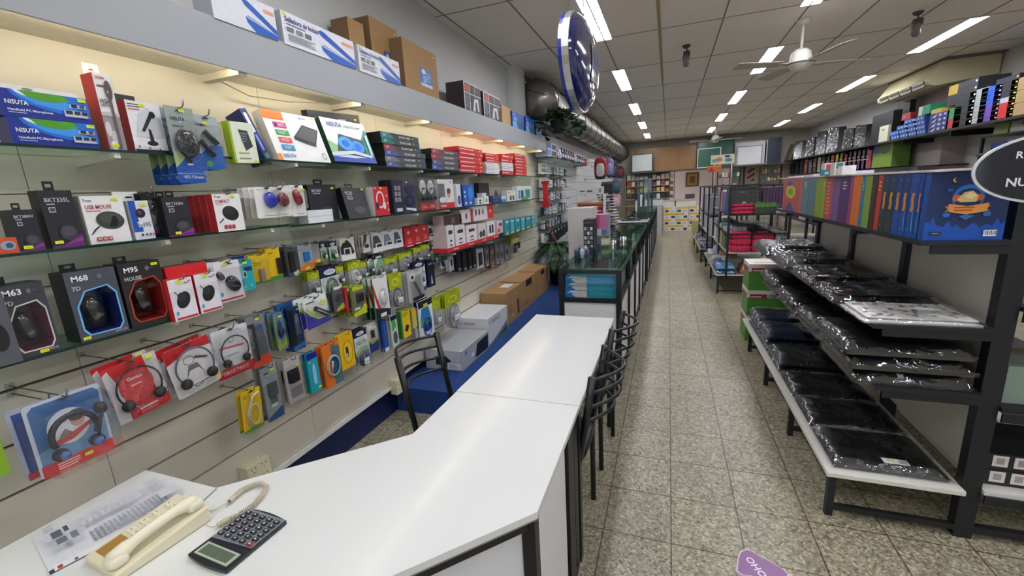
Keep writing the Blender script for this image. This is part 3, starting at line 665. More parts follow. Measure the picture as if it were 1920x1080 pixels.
def patch(y0, y1, z0, z1, mt, off):
    n = 8; vs = []; fs = []
    for i in range(n+1):
        for j in range(n+1):
            y = y0+(y1-y0)*i/n; z = z0+(z1-z0)*j/n; vs.append((dome(y,z)+off,y,z))
    for i in range(n):
        for j in range(n): fs.append((i*(n+1)+j,(i+1)*(n+1)+j,(i+1)*(n+1)+j+1,i*(n+1)+j+1))
    m.add(vs, fs, mt, True)
patch(-.10, .22, -.11, .085, col('#c9cdd6', .15, coat=1), .004); patch(-.07,.06,-.05,.06, col('#1f62b8', .15, coat=1), .006); patch(.06,.15,-.05,.06, col('#b5332c', .15, coat=1), .006)
g, fs, wd = glyphs('EL', True); m.add([(dome(-.13+a*.085,.12+b*.07)+.004,-.13+a*.085,.12+b*.07) for a,b in g], fs, '#aeb9d8')
m.build('dome', e)
for s in (-1,1): MB().tube([(0,s*.2,RZ*.86),(0,s*.2,ZC-SZ)], .004, '#8a8a86', n=6).build('hanger', e)
# ---------------------------------------------------------------- ceiling fans, speakers, air conditioner
def fan(label, x, y, z, rot):
    e = empty('ceiling_fan', label, 'ceiling fan', (x,y,ZC), rot); WH = col('#d9d6cb', .4); d = z-ZC
    MB().lathe([(.0,-.045),(.05,-.04),(.065,-.006),(.0651,-.0008)], WH, n=20).build('canopy', e)
    MB().tube([(0,0,-.02),(0,0,d+.12)], .014, WH, n=10).build('rod', e)
    MB().lathe([(.0,d-.075),(.07,d-.065),(.10,d-.03),(.125,d-.01),(.10,d+.03),(.088,d+.10),(.05,d+.13),(.0,d+.135)], WH, n=26).build('motor', e)
    MB().lathe([(.128,d-.012),(.132,d-.006),(.128,d)], '#5a564c', n=26).build('motor_ring', e)
    for k in range(4):
        M = Matrix.Rotation(PI/2*k,4,'Z') @ Matrix.Translation((0,0,d-.005)) @ Matrix.Rotation(.2,4,'X')
        MB().box((.10,-.02,-.003),(.24,.02,.003), '#b5b1a4', M=M).prism([(.2,-.055),(.66,-.07),(.68,0),(.66,.07),(.2,.055)], .003, .009, col('#b4ada2', .5), M=M).build('blade', e)
fan('cream ceiling fan with four blades, the nearer one', 1.236, 5.5, 2.73, .35)
fan('cream ceiling fan deep in the shop', 1.2, 13.8, 2.73, .1)
def smoke(label, p, tilt):
    q = onZ(p, ZC); e = empty('ceiling_sensor', label, 'sensor', (q.x,q.y,ZC), tilt); DK = col('#4a4440', .5)
    MB().lathe([(.0,-.03),(.03,-.028),(.045,-.008),(.045,-.0008)], DK, n=16).build('mount', e)
    MB().tube([(0,0,-.025),(.01,.0,-.07)], .008, DK, n=8).box((-.03,-.028,-.12),(.04,.028,-.065), '#3a3532').build('bracket', e)
    MB().lathe([(.0,-.23),(.022,-.225),(.036,-.20),(.038,-.12),(.03,-.10)], col('#6b6662', .25), n=16).build('body', e)
smoke('dark ceiling sensor hanging in the middle of the ceiling', (1287,85), 0)
smoke('dark ceiling sensor near the right side strip lights', (1722,22), 0)
e = empty('air_conditioner', 'long cream ceiling hung air conditioner high by the right wall', 'air conditioner', (3.95,9.2,ZC))
AC = col('#cfc7a2', .4, var=.05); y0, y1 = -.85, .80
a = [(-.42,-.22),(-.46,-.26),(-.44,-.33),(-.36,-.36),(.33,-.28),(.33,-.02),(-.30,-.02)]
m = MB(); vs = [(x,y0,z) for x,z in a]+[(x,y1,z) for x,z in a]; n = len(a)
m.add(vs, [tuple(range(n)),tuple(reversed(range(n,2*n)))]+[(i,n+i,n+(i+1)%n,(i+1)%n) for i in range(n)], AC); m.build('casing', e, bevel=.012)
for j in range(2):
    for k in range(4):
        yy = y0+.1+.37*k; x = -.455+.012*j+.0; z0_ = -.27-.05*j
        MB().box((x-.012,yy,z0_-.03),(x+.02,yy+.32,z0_+.006), '#2a2620' if j == 0 else '#7d7560').build('air_slot', e)
m = MB(); m.box((-.30,y0-.08,-.03),(.34,y1+.05,-.0008), col('#6e6860', .7)); m.build('mounting_frame', e)
# ================================================================ goods on the slat wall
RED, WH_, NV, BK, LIME = '#d3242b', '#eceae8', '#121a52', '#1b1b20', '#b9c81e'
XS = -1.69
def mouse(o, F, cx, cy, rx, ry, hgt, c, rot=.3, name='mouse', z=.002):
    m = MB(); X, Y = cx*F.w, cy*F.h
    M = Matrix.Translation((X,Y,z)) @ Matrix.Rotation(rot,4,'Z')
    m.blob((0,0,0), rx*F.w, ry*F.h, hgt, col(c, .18, coat=.6), M=M, nu=20, nv=10, e=.85)
    m.box((-rx*F.w*.02,ry*F.h*.05,hgt*.86),(rx*F.w*.02,ry*F.h*.8,hgt*.97), '#0c0c0e', M=M)
    q = m.build(name, o); MB().blob((0,ry*F.h*.45,hgt*.85), rx*F.w*.12, ry*F.h*.16, hgt*.18, '#6a6a6e', M=M).build('scroll_wheel', q); return q
# ---- top shelf -------------------------------------------------
B1 = 1.8055
F = FX(XS, 15,217, 189,280, base=B1); hb = F.h = .108; 
def mic_prints():
    return [('r',0,0,1,1,'#0b2a8e'),('p',[(.12,1),(.16,.8),(.28,.55),(.5,.35),(.8,.22),(1,.2),(1,1)],'#1a6fd6'),('p',[(.16,1),(.22,.78),(.38,.55),(.62,.42),(.88,.45),(.75,.75),(.6,1)],'#3b9bea'),
      ('p',[(.2,1),(.27,.84),(.42,.7),(.6,.68),(.78,.8),(.72,1)],'#4f9e22'),('p',[(.16,1),(.2,.9),(.3,.78),(.27,.88),(.22,1)],'#e8eef5'),('t',.06,.46,.15,'NISUTA','#f2f6ff',.24),
      ('t',.07,.22,.085,'Handheld PC Microphone','#e6ecff',.48),('l',.07,.12,.3,.18,1,'#b8c6f2'),('r',.76,.55,.96,.70,'#d0d6e4'),('r',.68,.20,.96,.45,'#c2c9dc'),('r',.70,.30,.78,.44,'#20233c'),('r',.80,.30,.87,.44,'#2a3050'),('r',.89,.30,.955,.44,'#20233c'),('r',.78,.58,.85,.7,'#20233c'),('r',.88,.58,.94,.7,'#444a66')]
w0 = .105; y1_ = F.o.y+F.w
for k, lab in enumerate(('lower','upper')):
    G = FW((XS,F.o.y-(.008 if k else 0),B1+k*.0605*1.0), (0,1,0), (0,0,1), F.w, .0595)
    G.h = .0595
for k, lab in enumerate(('lower','upper')):
    zz = B1+k*.052
G1 = FX(XS, 10,217, 189,280, base=B1); 
H1 = min(.10, (G1.o + G1.v*G1.h).z-B1)
for k, lab in enumerate(('lower','upper')):
    G = FW((XS,G1.o.y+(-.006*k),B1+(H1+.001)*k), (0,1,0), (0,0,1), G1.w, H1)
    o = carton('microphone_box', 'long blue and green microphone box at the left end of the top shelf, %s of two' % lab, G, .06, '#0a2478', mic_prints(), side='#071a5c', st=(.93,.9))
    if k:
        t = MB(); t.prism([(0,0),(G.w,0),(G.w*.97,.018),(0,.018)], -.002, 0, '#e9e9e6', M=Matrix.Translation((0,G.h,-.03))); t.ell(G.w*.4,G.h+.01,.012,.004,-.0295,'#8d8a80'); t.build('hang_flap', o)
F = FX(XS, 171,135, 239,281, base=B1)
o = carton('microphone_box', 'tall white box with a red side and a grey microphone picture on the top shelf', F, .06, '#ece8e6', [('r',0,.0,1,.45,'#9b9494'),('e',.2,.28,.16,.1,'#d8d4d2'),('e',.45,.17,.2,.09,'#c9c4c2'),('e',.3,.06,.2,.06,'#e3dfdd'),('r',.0,.45,1,.5,'#c6c0bf'),
    ('t',.12,.93,.03,'NETMAK','#b03a3a',.5),('r',.08,.83,.55,.85,'#7a4a4c'),('t',.06,.61,.06,'HIGH','#4a4547',.5),('t',.06,.57,.03,'DEFINITION','#5c5658',.6),('r',.58,.02,.73,.72,'#6b5a5b'),('e',.66,.79,.2,.13,'#5a4a4c'),('e',.60,.77,.04,.02,'#c6c0c0')], side='#a8242a', st=(.35,.06))
t = MB(); t.box((0,F.h,-.04),(F.w*.9,F.h+.035,-.039), '#eeeae8'); t.poly([(F.w*.25,F.h+.015),(F.w*.6,F.h+.015),(F.w*.5,F.h+.02)], -.0385, '#c43d3d'); t.build('hang_flap', o)
F = FX(XS, 232,186, 317,287, base=B1)
o = carton('microphone_box', 'white box with a black desk microphone picture and a red side on the top shelf', F, .055, '#e9e9ea', [('l',.05,.86,.45,.95,2,'#3d3d44'),('r',.05,.82,.38,.85,'#c67a7a'),('p',[(.12,.3),(.3,.75),(.6,.9),(.9,.7),(.95,.3)],'#cfd2d5'),('p',[(.3,.10),(.75,.10),(.66,.22),(.38,.22)],'#f6f6f6'),
   ('e',.55,.18,.17,.05,'#1b1b1e'),('p',[(.5,.2),(.62,.2),(.58,.45),(.5,.48)],'#202024'),('p',[(.3,.42),(.38,.40),(.72,.74),(.64,.80)],'#232327'),('e',.70,.76,.09,.07,'#151517'),('r',.0,.0,1,.05,'#141416'),('e',.12,.1,.03,.02,'#444'[:4]+'444'),('e',.42,.08,.03,.02,'#555555'),('e',.72,.06,.03,.02,'#555555')], side='#a3273b', st=(.45,.93))
MB().box((F.w*-.05,F.h+.001,-.10),(F.w*.72,F.h+.03,-.07), '#25252a').build('dark_box', M=F.M, label='dark flat box lying behind the desk microphone box', cat='box')
def blister(name, label, F, card, P=(), inner=None, d=.02, cat='blister pack', st=None, hk=True, n=1, hkx=.5, cover=True, group=None, thick=.0015, bub=None, behind=None):
    """a printed card with a clear plastic bubble and the goods inside, on its peg"""
    m = MB(); r = min(F.w,F.h)*.06; w, h = F.w, F.h
    pts = []
    for (x,y,a0) in ((r,r,PI),(w-r,r,1.5*PI),(w-r,h-r,0),(r,h-r,.5*PI)):
        for q in range(4): a = a0+PI/2*q/3; pts.append((x+r*math.cos(a), y+r*math.sin(a)))
    m.prism(pts, -thick, 0, card); prints(m, F, P); m.ell(w*.5,h*.95,min(.014,w*.14),.004,.004,'#4c4a44')
    o = m.build(name, M=F.M, label=label, cat=cat, group=group)
    if inner: inner(o, F)
    if cover:
        b = bub or (.08,.06,.92,.84); c = MB(); x0,y0,x1,y1 = b[0]*w,b[1]*h,b[2]*w,b[3]*h; g = .006
        c.add([(x0,y0,.003),(x1,y0,.003),(x1,y1,.003),(x0,y1,.003),(x0+g,y0+g,d),(x1-g,y0+g,d),(x1-g,y1-g,d),(x0+g,y1-g,d)], [(4,5,6,7),(0,1,5,4),(1,2,6,5),(2,3,7,6),(3,0,4,7)], CLEAR); c.build('clear_bubble', o)
    if st: sticker(o, F, *st, z=.006)
    if hk and F.n.x > .9: hook(F, hkx, label)
    for i in range(n): dup(o, off=-F.n*(d+.004)*(i+1), label=behind or ('twin pack behind the ' + short(label, 12)), group=behind or ('packs behind the ' + label))
    return o
XH = -1.70
F = FX(-1.655, 305,196, 388,343)
def webc(o, F):
    m = MB(); m.blob((F.w*.5,F.h*.52,.012),F.w*.40,F.h*.20,.022,col('#24262a',.2,coat=.5),nu=22); m.ell(F.w*.4,F.h*.55,F.w*.12,F.h*.07,.034,'#4a4d55'); m.ell(F.w*.4,F.h*.55,F.w*.07,F.h*.04,.0345,'#15161a'); m.build('microphone', o)
blister('microphone_pack', 'hanging pack with a round black table microphone over the edge of the top shelf', F, '#1d5bb5', [('r',0,.42,1,1,'#9da69f'),('p',[(0,.42),(.5,.42),(.3,.3),(0,.2)],'#b7c98a'),('t',.14,.82,.045,'NISUTA','#1c2a70',.5),('l',.15,.72,.6,.77,1,'#5c6680'),('p',[(.4,.27),(.62,.27),(.6,.31),(.45,.33)],'#1b1f28'),('r',.42,.24,.62,.26,'#dfe7f2'),('t',.2,.06,.04,'NISUTA  PC Microphone','#dfe8ff',.7),('r',0,.12,1,.13,'#8fb4ee')], inner=webc, d=.04, st=(.55,.95), n=3)
F = FX(-1.66, 358,213, 424,318)
def clipm(o, F):
    m = MB(); m.tube([(F.w*.3,F.h*.7,.012),(F.w*.75,F.h*.48,.012)], .010, col('#2a2b2f',.3), n=10); m.tube([(F.w*.1,F.h*.52,.01),(F.w*.55,F.h*.25,.01)], .008, '#1a1a1c', n=8); m.build('lapel_microphone', o)
blister('microphone_pack', 'hanging pack with two slim black microphones on a pale and blue card', F, '#2367b8', [('r',0,.45,1,1,'#a9b6b6'),('p',[(0,.45),(0,.25),(.5,.45)],'#d5dfe6'),('e',.35,.1,.12,.06,'#5c9a5a'),('r',.05,.8,.4,.84,'#27307a')], inner=clipm, d=.03, st=(.4,.85), n=2)
F = FX3(-1.66, (442,305),(487,306),(425,226))
carton('power_bank_box', 'slim white box with a lime edge showing a small grey device on the top shelf', F, .035, '#e3e8d3', [('r',0,0,.08,1,'#a3b92b'),('p',[(.35,.82),(.72,.80),(.85,.42),(.52,.30)],'#3c4248'),('l',.4,.5,.7,.75,4,'#7d848a'),('l',.2,.2,.7,.28,1,'#b8c06a'),('l',.2,.08,.85,.14,1,'#8a9182')], side='#8fae1d', st=(.85,.04))
F = FX3(-1.70, (484,303),(493,303),(426,232)); MB().box((0,0,-.05),(F.w+.03,F.h,0), '#12277a').build('blue_box', M=F.M, label='blue box leaning behind the slim white and lime box', cat='box') if False else None
F = FX3(-1.70, (500,301),(511,299),(453,203), lean=.06)
carton('cooler_box', 'thin dark blue cooler box seen edge on leaning beside the orange cornered box', F, .10, '#152a7a', [('t',.2,.5,.0,' ','#ffffff')][:0]+[('r',.25,.55,.7,.92,'#dfe4f4'),('r',.3,.2,.6,.5,'#8aa0d8'),('r',.2,.04,.85,.14,'#4a8a3a')], side='#101f5c')
F = FX3(-1.69, (524,300),(621,305),(480,202), lean=.07)
carton('cooler_box', 'large white box with an orange corner and a grey laptop cooler picture', F, .05, '#e6e8ea', [('r',0,.82,.36,1,'#ec6a1e'),('p',[(0,0),(.08,0),(.08,.14),(0,.14)],'#e38a2e'),('r',.13,.66,.36,.78,'#b73a82'),('r',.13,.51,.36,.62,'#4d9a58'),('r',.13,.36,.36,.47,'#d14a5c'),('r',.13,.21,.36,.32,'#2d8fc8'),
   ('e',.18,.72,.025,.03,'#2a1a2a'),('l',.2,.68,.34,.76,3,'#e6b8d4'),('l',.16,.53,.34,.6,3,'#b9dcc0'),('l',.16,.38,.34,.45,3,'#f0b4bc'),('l',.16,.23,.34,.3,3,'#b4dcf0'),('t',.1,.07,.06,'NISUTA','#2a5ca8',.28),
   ('p',[(.42,.50),(.66,.78),(.95,.70),(.80,.36)],'#3b3d42'),('p',[(.46,.51),(.66,.74),(.91,.68),(.78,.40)],'#54575d'),('p',[(.42,.50),(.8,.36),(.8,.33),(.42,.46)],'#1e1f22'),('l',.62,.88,.8,.93,1,'#4a6ab8'),('o',.88,.12,.05,.07,.012,'#5a5c60')], side='#d8d4cc', st=(.93,.95))
F = FX3(-1.82, (580,233),(676,240),(563,204)); carton('cooler_box', 'dark box standing behind the blue lit cooler box', F, .04, '#22263a', [('r',.1,.3,.3,.5,'#aab0c8'),('r',.55,.4,.7,.55,'#9aa0b8')], side='#181b2a', st=(.9,.6))
F = FX3(-1.685, (629,302),(707,307),(597,218), lean=.07)
carton('cooler_box', 'white, green and blue box with a glowing blue cooler picture', F, .05, '#dfe8ec', [('p',[(0,0),(1,0),(1,.62),(.8,.66),(.6,.5),(.3,.2),(0,.16)],'#cfdde6'),('p',[(.0,.5),(.18,.38),(.3,.2),(.1,.2),(0,.2)],'#8fbf8a'),('p',[(.72,.45),(.95,.85),(1,.8),(1,0),(.8,.05)],'#1f7a72'),('p',[(0,0),(1,0),(1,.16),(.5,.1),(0,.12)],'#1b3fae'),
   ('p',[(.28,.66),(.84,.56),(.80,.14),(.12,.20)],'#2b3a4c'),('e',.38,.44,.17,.16,'#1f9bff'),('e',.64,.38,.16,.15,'#1790ff'),('e',.38,.44,.08,.08,'#0b5fd6'),('e',.64,.38,.08,.08,'#0b5fd6'),('p',[(.0,.12),(.5,.2),(.9,.12),(.95,.18),(.5,.28),(.05,.22)],'#c6d6e4'),
   ('t',.10,.82,.10,'NISUTA','#24368e',.32),('t',.46,.84,.06,'Notebook Cooler','#3c4a58',.4),('r',.9,.2,.96,.7,'#bfe0ea')], side='#123a26')
# keyboard boxes stacked flat
def kb(i, G, edge, c, lab, tx='TECLADO GAMER', left='#141414'):
    return carton('keyboard_box', lab, G, .14, c, [('p',[(0,0),(.35,0),(.2,1),(0,1)],edge),('t',.06,.34,.36,'BKT','#d8dcdc',.14),('t',.44,.32,.34,tx,'#e8eaea',.36),('r',.84,.2,.96,.75,'#2f5c7a'),('r',.80,.4,.835,.7,'#b8c81e')], side=left)
T = FX(XS, 719,246, 801,317, base=B1); N_ = 6; hh = T.h/N_
for k in range(N_):
    ed = ['#5b5f8c','#7a7d86','#4a5da8','#a03a50','#2f7a6e','#3a8088'][k]
    kb(k, FW((XS-.004*(k%2),T.o.y-.01+.008*((k*3)%3)-(.02 if k>3 else 0),B1+hh*k),(0,1,0),(0,0,1),T.w*(1 if k<3 else .9),hh*.965), ed, ['#4a4c54','#50525c','#54525c','#43444a','#3e4a4a','#35403f'][k], 'black keyboard box in the first stack of the top shelf, %s from the bottom' % ['first','second','third','fourth','fifth','topmost'][k])
T = FX(XS, 807,277, 862,321, base=B1); hh = T.h/4
for k in range(4): kb(k, FW((XS,T.o.y+.01*(k%2),B1+hh*k),(0,1,0),(0,0,1),T.w*.97,hh*.96), ['#4a5da8','#5b5f8c','#a03a50','#b0404a'][k], ['#4c4e58','#56565e','#6a5a60','#5c4a50'][k], 'black keyboard box in the second, smaller stack of the top shelf, %s from the bottom' % ['first','second','third','topmost'][k])
B1b = 1.7975
def redstack(px, n, cols, lab, d=.14):
    T = FX(XS, *px, base=B1b); hh = T.h/n
    for k in range(n):
        c = cols[k % len(cols)] if len(cols) < n else cols[k]
        G = FW((XS-.003*(k%2),T.o.y+.012*((k*5)%3-1),B1b+hh*k),(0,1,0),(0,0,1),T.w*.97,hh*.955); wt = c != '#d8242a'
        carton('keyboard_box', '%s, %s' % (lab, ['first from the bottom','second from the bottom','third from the bottom','fourth from the bottom','fifth from the bottom','sixth from the bottom','seventh from the bottom'][k]), G, d, c, [('r',.06,.42,.62,.62,'#f4dcdc' if not wt else '#a8aab0'),('r',.86,.3,.92,.7,'#e0d822')], side='#b81f26' if not wt else '#c8c8c8')
redstack((859,273,908,327), 6, ['#d8242a'], 'flat red box in the leftmost red stack of the top shelf')
redstack((910,286,938,330), 7, ['#e8e6e6','#e8e6e6','#e8e6e6','#e8e6e6','#d8242a','#d8242a','#d8242a'], 'flat box in the second stack, red over white, on the top shelf')
redstack((940,288,964,331), 5, ['#d8242a','#e8e6e6','#e8e6e6','#d8242a','#d8242a'], 'flat box in the third stack, white band in red, on the top shelf')
redstack((965,287,989,331), 7, ['#d8242a'], 'flat red box in the rightmost red stack of the top shelf')
# ---- middle shelf ----------------------------------------------
B2 = 1.5135
def bkt(name, label, F, title, d=.05, st=None, usb=True, purple=True, tsize=.07, side='#16141c', **k):
    P = [('r',0,0,1,1,'#26242c')]
    if purple: P += [('p',[(0,0),(1,0),(1,.22),(.72,.17),(.4,.05),(0,.03)],'#6b2a72'),('p',[(.4,.05),(1,.1),(1,.16),(.75,.14)],'#8a3a90')]
    P += [('t',.13,.80,tsize,title,'#c9c6d0',.74,False),('r',.16,.755,.4,.77,'#e0dfe4')]
    if usb: P += [('r',.18,.62,.38,.71,'#c9c9cc'),('r',.2,.635,.36,.695,'#4a4a50')]
    P += [('e',.58,.26,.28,.14,'#3a3840'),('e',.58,.28,.2,.09,'#4b4952')]
    return carton(name, label, F, d, '#26242c', P, side=side, tab='#17151c', st=st, **k)
F = FX(XS, -14,448, 22,474, base=B2); F.w = .05
carton('mouse_box', 'small orange and clear pack cut by the left edge of the middle shelf', F, .04, '#d2532f', [('e',.5,.5,.3,.3,'#8fa6b8'),('e',.55,.5,.15,.18,'#3c4c5c')])
bkt('mouse_box', 'small black and purple mouse box with pale lettering, leftmost on the middle shelf', FX(XS, 14,394, 87,470, base=B2), 'BKT380W', st=(.34,.10))
bkt('mouse_box', 'tall black and purple mouse box lettered BKT335L on the middle shelf', FX(XS, 68,357, 162,466, base=B2), 'BKT335L', st=(.22,.10))
F = FX(XS, 147,368, 250,458, base=B2)
o = carton('mouse_box', 'white mouse box lettered USB MOUSE on the middle shelf', F, .06, '#e9e7e6', [('t',.05,.88,.05,'Trust','#1c1c1e',.2),('t',.07,.73,.08,'USB MOUSE','#a8434a',.62),('l',.07,.66,.5,.71,1,'#c8767a'),('e',.58,.48,.34,.19,'#3a4038',-.12),('e',.6,.52,.26,.12,'#4a5046',-.12),('p',[(.52,.34),(.64,.56),(.72,.57),(.78,.44),(.7,.34)],'#16181a'),('p',[(.08,.20),(.2,.30),(.3,.36),(.28,.38),(.16,.31),(.06,.21)],'#1c1c1e'),
  ('r',.15,.06,.26,.14,'#b02a32'),('r',.28,.06,.39,.14,'#b02a32'),('r',.41,.06,.52,.14,'#b02a32'),('r',.17,.08,.24,.12,'#e0b8b8'),('r',.30,.08,.37,.12,'#e0b8b8'),('r',.43,.08,.50,.12,'#e0b8b8')], side='#b8b4b0', st=(.8,.93))
F = FX(XS, 238,377, 293,448, base=B2)
carton('mouse_box', 'narrow white and blue box lettered TM195 on the middle shelf', F, .05, '#dfe2e6', [('r',0,.2,.34,1,'#1f4fa8'),('r',0,.2,.46,.32,'#2456b0'),('e',.5,.68,.24,.12,'#2a1a24'),('e',.45,.70,.1,.06,'#6a4450'),('t',.22,.32,.13,'TM','#f2f4f8',.28),('t',.52,.32,.12,'195','#8d929c',.36),('e',.35,.12,.06,.03,'#2b2b30'),('e',.57,.12,.05,.03,'#55555c'),('e',.75,.12,.05,.03,'#55555c'),('e',.9,.12,.04,.03,'#55555c')], side='#c8ccd4', st=(.68,.9))
F = FX(-1.75, 209,360, 265,395); MB().box((0,-.06,-.003),(F.w,F.h,0), '#e6e6e4').ell(F.w*.6,F.h*.72,.012,.003,.001,'#222222').build('white_card', M=F.M, label='white hanging card rising behind the narrow white and blue box', cat='card')
F = FX(-1.71, 262,362, 304,437); 
def dbl(o, F):
    for y in (.72,.35): mouse(o, F, .5, y, .3, .16, .016, '#222226', rot=0)
blister('mouse_pack', 'dark hanging pack with two black mice left of the BKT333N box', F, '#1a1a1e', [('r',0,.0,1,.1,'#6b2a72')], inner=dbl, d=.03, n=1)
bkt('mouse_box', 'black box lettered BKT333N with a curved grey mouse hanging on the middle shelf', FX(-1.665, 301,370, 366,440), 'BKT333N', st=(.35,.09), n=2)
F = FX(-1.66, 396,364, 461,430)
o = carton('mouse_box', 'white box lettered COMPACT with a black mouse hanging before the middle shelf', F, .035, '#ebe9e8', [('t',.06,.9,.06,'Trust','#1c1c1e',.22),('t',.07,.76,.085,'COMPACT','#b03a42',.52),('l',.07,.7,.4,.74,1,'#c8a0a0'),('e',.54,.48,.30,.19,'#1d1d20',-.35),('e',.5,.54,.2,.11,'#303034',-.35),('p',[(.08,.22),(.26,.33),(.25,.36),(.07,.25)],'#222222'),('r',.22,.07,.33,.17,'#b8343c'),('r',.36,.07,.47,.17,'#b8343c'),('r',.5,.07,.61,.17,'#b8343c')], side='#c02a30', st=(.7,.93))
for k in range(3):
    dup(o, off=(-.036*(k+1),-.0,0), label='red edged mouse box hanging behind the box lettered COMPACT', group='boxes behind the COMPACT box')
hook(F, .5, 'white COMPACT mouse box')
def mcard(F, label, c, n=2, st=None, cx=.6, cy=.58):
    def inn(o, F): mouse(o, F, cx, cy, .25, .26, .022, c, rot=.35)
    return blister('mouse_pack', label, F, '#e6e4de', [('l',.1,.88,.4,.92,1,'#8a8a88'),('l',.3,.05,.9,.1,1,'#9a9a98'),('e',cx,cy,.32,.32,'#d6d4ce',.3)], inner=inn, d=.028, n=n, st=st, bub=(.28,.22,.95,.88))
mcard(FX3(-1.655, (484,410),(529,407),(461,350)), 'white card with a glossy blue mouse', '#1f33b8', n=3)
mcard(FX3(-1.655, (512,407),(549,404),(503,352)), 'white card with a glossy dark red mouse, the left of two', '#7a1520', n=2)
mcard(FX(-1.66, 540,347, 576,404), 'white card with a glossy dark red mouse, the right of two', '#8a1822', n=2, st=(.9,.85), cx=.45, cy=.6)
B2b = 1.5055
F = FX(-1.672, 577,403, 626,416, base=B2b); 
for k in range(2): carton('small_white_box', 'plain small white box at the front edge of the middle shelf, ' + ['under its twin','on top of its twin'][k], FW(F.o+Vector((0,0,.032*k)), (0,1,0), (0,0,1), F.w, .031), .06, '#dfe3e6', side='#cfd3d6')
bkt('headphone_box', 'black box lettered BKT407 behind the small white boxes', FX(-1.75, 575,346, 636,402, base=B2b), 'BKT407', st=(.85,.9), usb=False, purple=False, d=.05)
F = FX3(-1.69, (654,402),(696,400),(633,342), lean=.04); F.o.z = B2b; F.M.translation.z = B2b
bkt('headphone_box', 'wide dark grey box lettered BKT225 on the middle shelf', F, 'BKT225', st=(.9,.95), usb=True, purple=False, d=.045, side='#0e0e10')
F = FX(XS, 698,350, 732,402, base=B2b)
carton('headphone_box', 'red box with white headphones pictured on the middle shelf', F, .05, '#c8262c', [('o',.42,.55,.27,.30,.07,'#ece6e4'),('e',.2,.34,.10,.13,'#23284a'),('e',.66,.34,.10,.13,'#e8e2e0'),('e',.88,.68,.05,.03,'#f0d0d0'),('e',.88,.42,.05,.03,'#f0d0d0'),('e',.88,.18,.05,.03,'#f0d0d0'),('t',.06,.92,.05,'BKT','#f0e0e0',.2)], side='#d6d2cc', st=(.5,.95))
F = FX(XS, 733,337, 782,397, base=B2b)
carton('headphone_box', 'navy box with dark blue headphones pictured on the middle shelf', F, .10, '#3b3f58', [('r',.0,.0,.45,1,'#221e34'),('r',.0,.0,.42,.0,'#000000')][:1]+[('r',.08+.14*(i%2),.35+.17*(i//2),.19+.14*(i%2),.48+.17*(i//2),'#8a8698') for i in range(6)]+[('r',.1,.06,.34,.16,'#d0d0d4'),('e',.7,.36,.22,.2,'#151a3a'),('e',.74,.72,.2,.14,'#20264c'),('e',.7,.36,.12,.11,'#2a3058'),('p',[(.5,.1),(.95,.02),(.95,.1),(.5,.16)],'#e0e2e8')], side='#1c1a26', st=(.62,.93))
def headset(o, F, c='#18181a', sc=1., pad='#1c1c1f', cx=.5, cy=.5, name='headset'):
    m = MB(); w, h = F.w, F.h; R1 = min(w,h)*.36*sc; X, Y = cx*w, cy*h
    m.tube([(X+R1*math.cos(a), Y+R1*1.05*math.sin(a), .014) for a in [PI*(-.18)+PI*1.36*q/18 for q in range(19)]], R1*.05, col(c,.25,coat=.3), n=8)
    q = m.build(name, o)
    for s in (-1,1): MB().blob((X+s*R1*.72,Y-R1*.72,.016), R1*.30,R1*.30,.013, col(pad,.6), nu=16).build('ear_pad', q)
    MB().tube([(X-R1*.8,Y-R1*.55,.02),(X-R1*.3,Y-R1*1.05,.02),(X+R1*.1,Y-R1*1.0,.02)], R1*.035, col('#9a9da2',.25,.6), n=6).build('microphone_arm', q)
for k, (px, lb) in enumerate((((783,333,797,394),'left'),((798,333,819,392),'right'))):
    F = FX(XS+.01, *px, base=B2b); F = FW((XS+.01, F.o.y-(.0 if k else .09), B2b), (0,1,0), (0,0,1), F.w+(.09 if not k else .02), F.h)
F = FX(XS, 783,333, 818,391, base=B2b)
for k in range(2):
    G = FW((XS,F.o.y+F.w*.5*k,B2b),(0,1,0),(0,0,1),F.w*.49,F.h)
    def inn(o, G): headset(o, G, sc=1.1)
    blister('headset_pack', 'clear headset pack with a round white insert and red foot, the %s of two' % ['left','right'][k], G, '#5a5d5c', [('r',0,0,1,.24,'#cf2a30'),('e',.5,.72,.4,.22,'#d6d8da'),('e',.4,.66,.06,.05,'#333333'),('e',.62,.66,.06,.05,'#333333'),('l',.2,.06,.9,.16,2,'#f0c8c8')], inner=inn, d=.05, hk=False, n=0)
F = FX(XS, 819,336, 853,390, base=B2b)
carton('headset_box', 'white box with grey window and red foot on the middle shelf', F, .09, '#e6e4e4', [('r',0,.2,.42,.85,'#6b6f70'),('e',.25,.3,.2,.1,'#e8e8ea'),('r',0,0,1,.2,'#cf2a30'),('e',.66,.52,.12,.16,'#d8a890'),('e',.66,.6,.13,.1,'#6a4a3c'),('t',.1,.06,.09,'headset','#f4dada',.6),('r',.75,.9,.9,.93,'#c03030')], side='#c8c4c4')
F = FX(XS, 855,345, 866,389, base=B2b); carton('headphone_box', 'slim white box with a blue round headphone picture', F, .06, '#e2e4ea', [('e',.5,.3,.4,.2,'#2b3a8a'),('e',.5,.3,.2,.1,'#5a6ab0')])
F = FX(XS, 867,346, 891,387, base=B2b); carton('headphone_box', 'bright blue box with blue headphones pictured on the middle shelf', F, .08, '#1f5cb8', [('e',.65,.6,.22,.32,'#2f8ae8'),('r',.08,.6,.2,.7,'#cfe0f8'),('r',.08,.4,.2,.5,'#cfe0f8'),('e',.2,.14,.08,.07,'#dfe8f8'),('e',.6,.14,.08,.07,'#dfe8f8')], side='#163f86', st=(.15,.08))
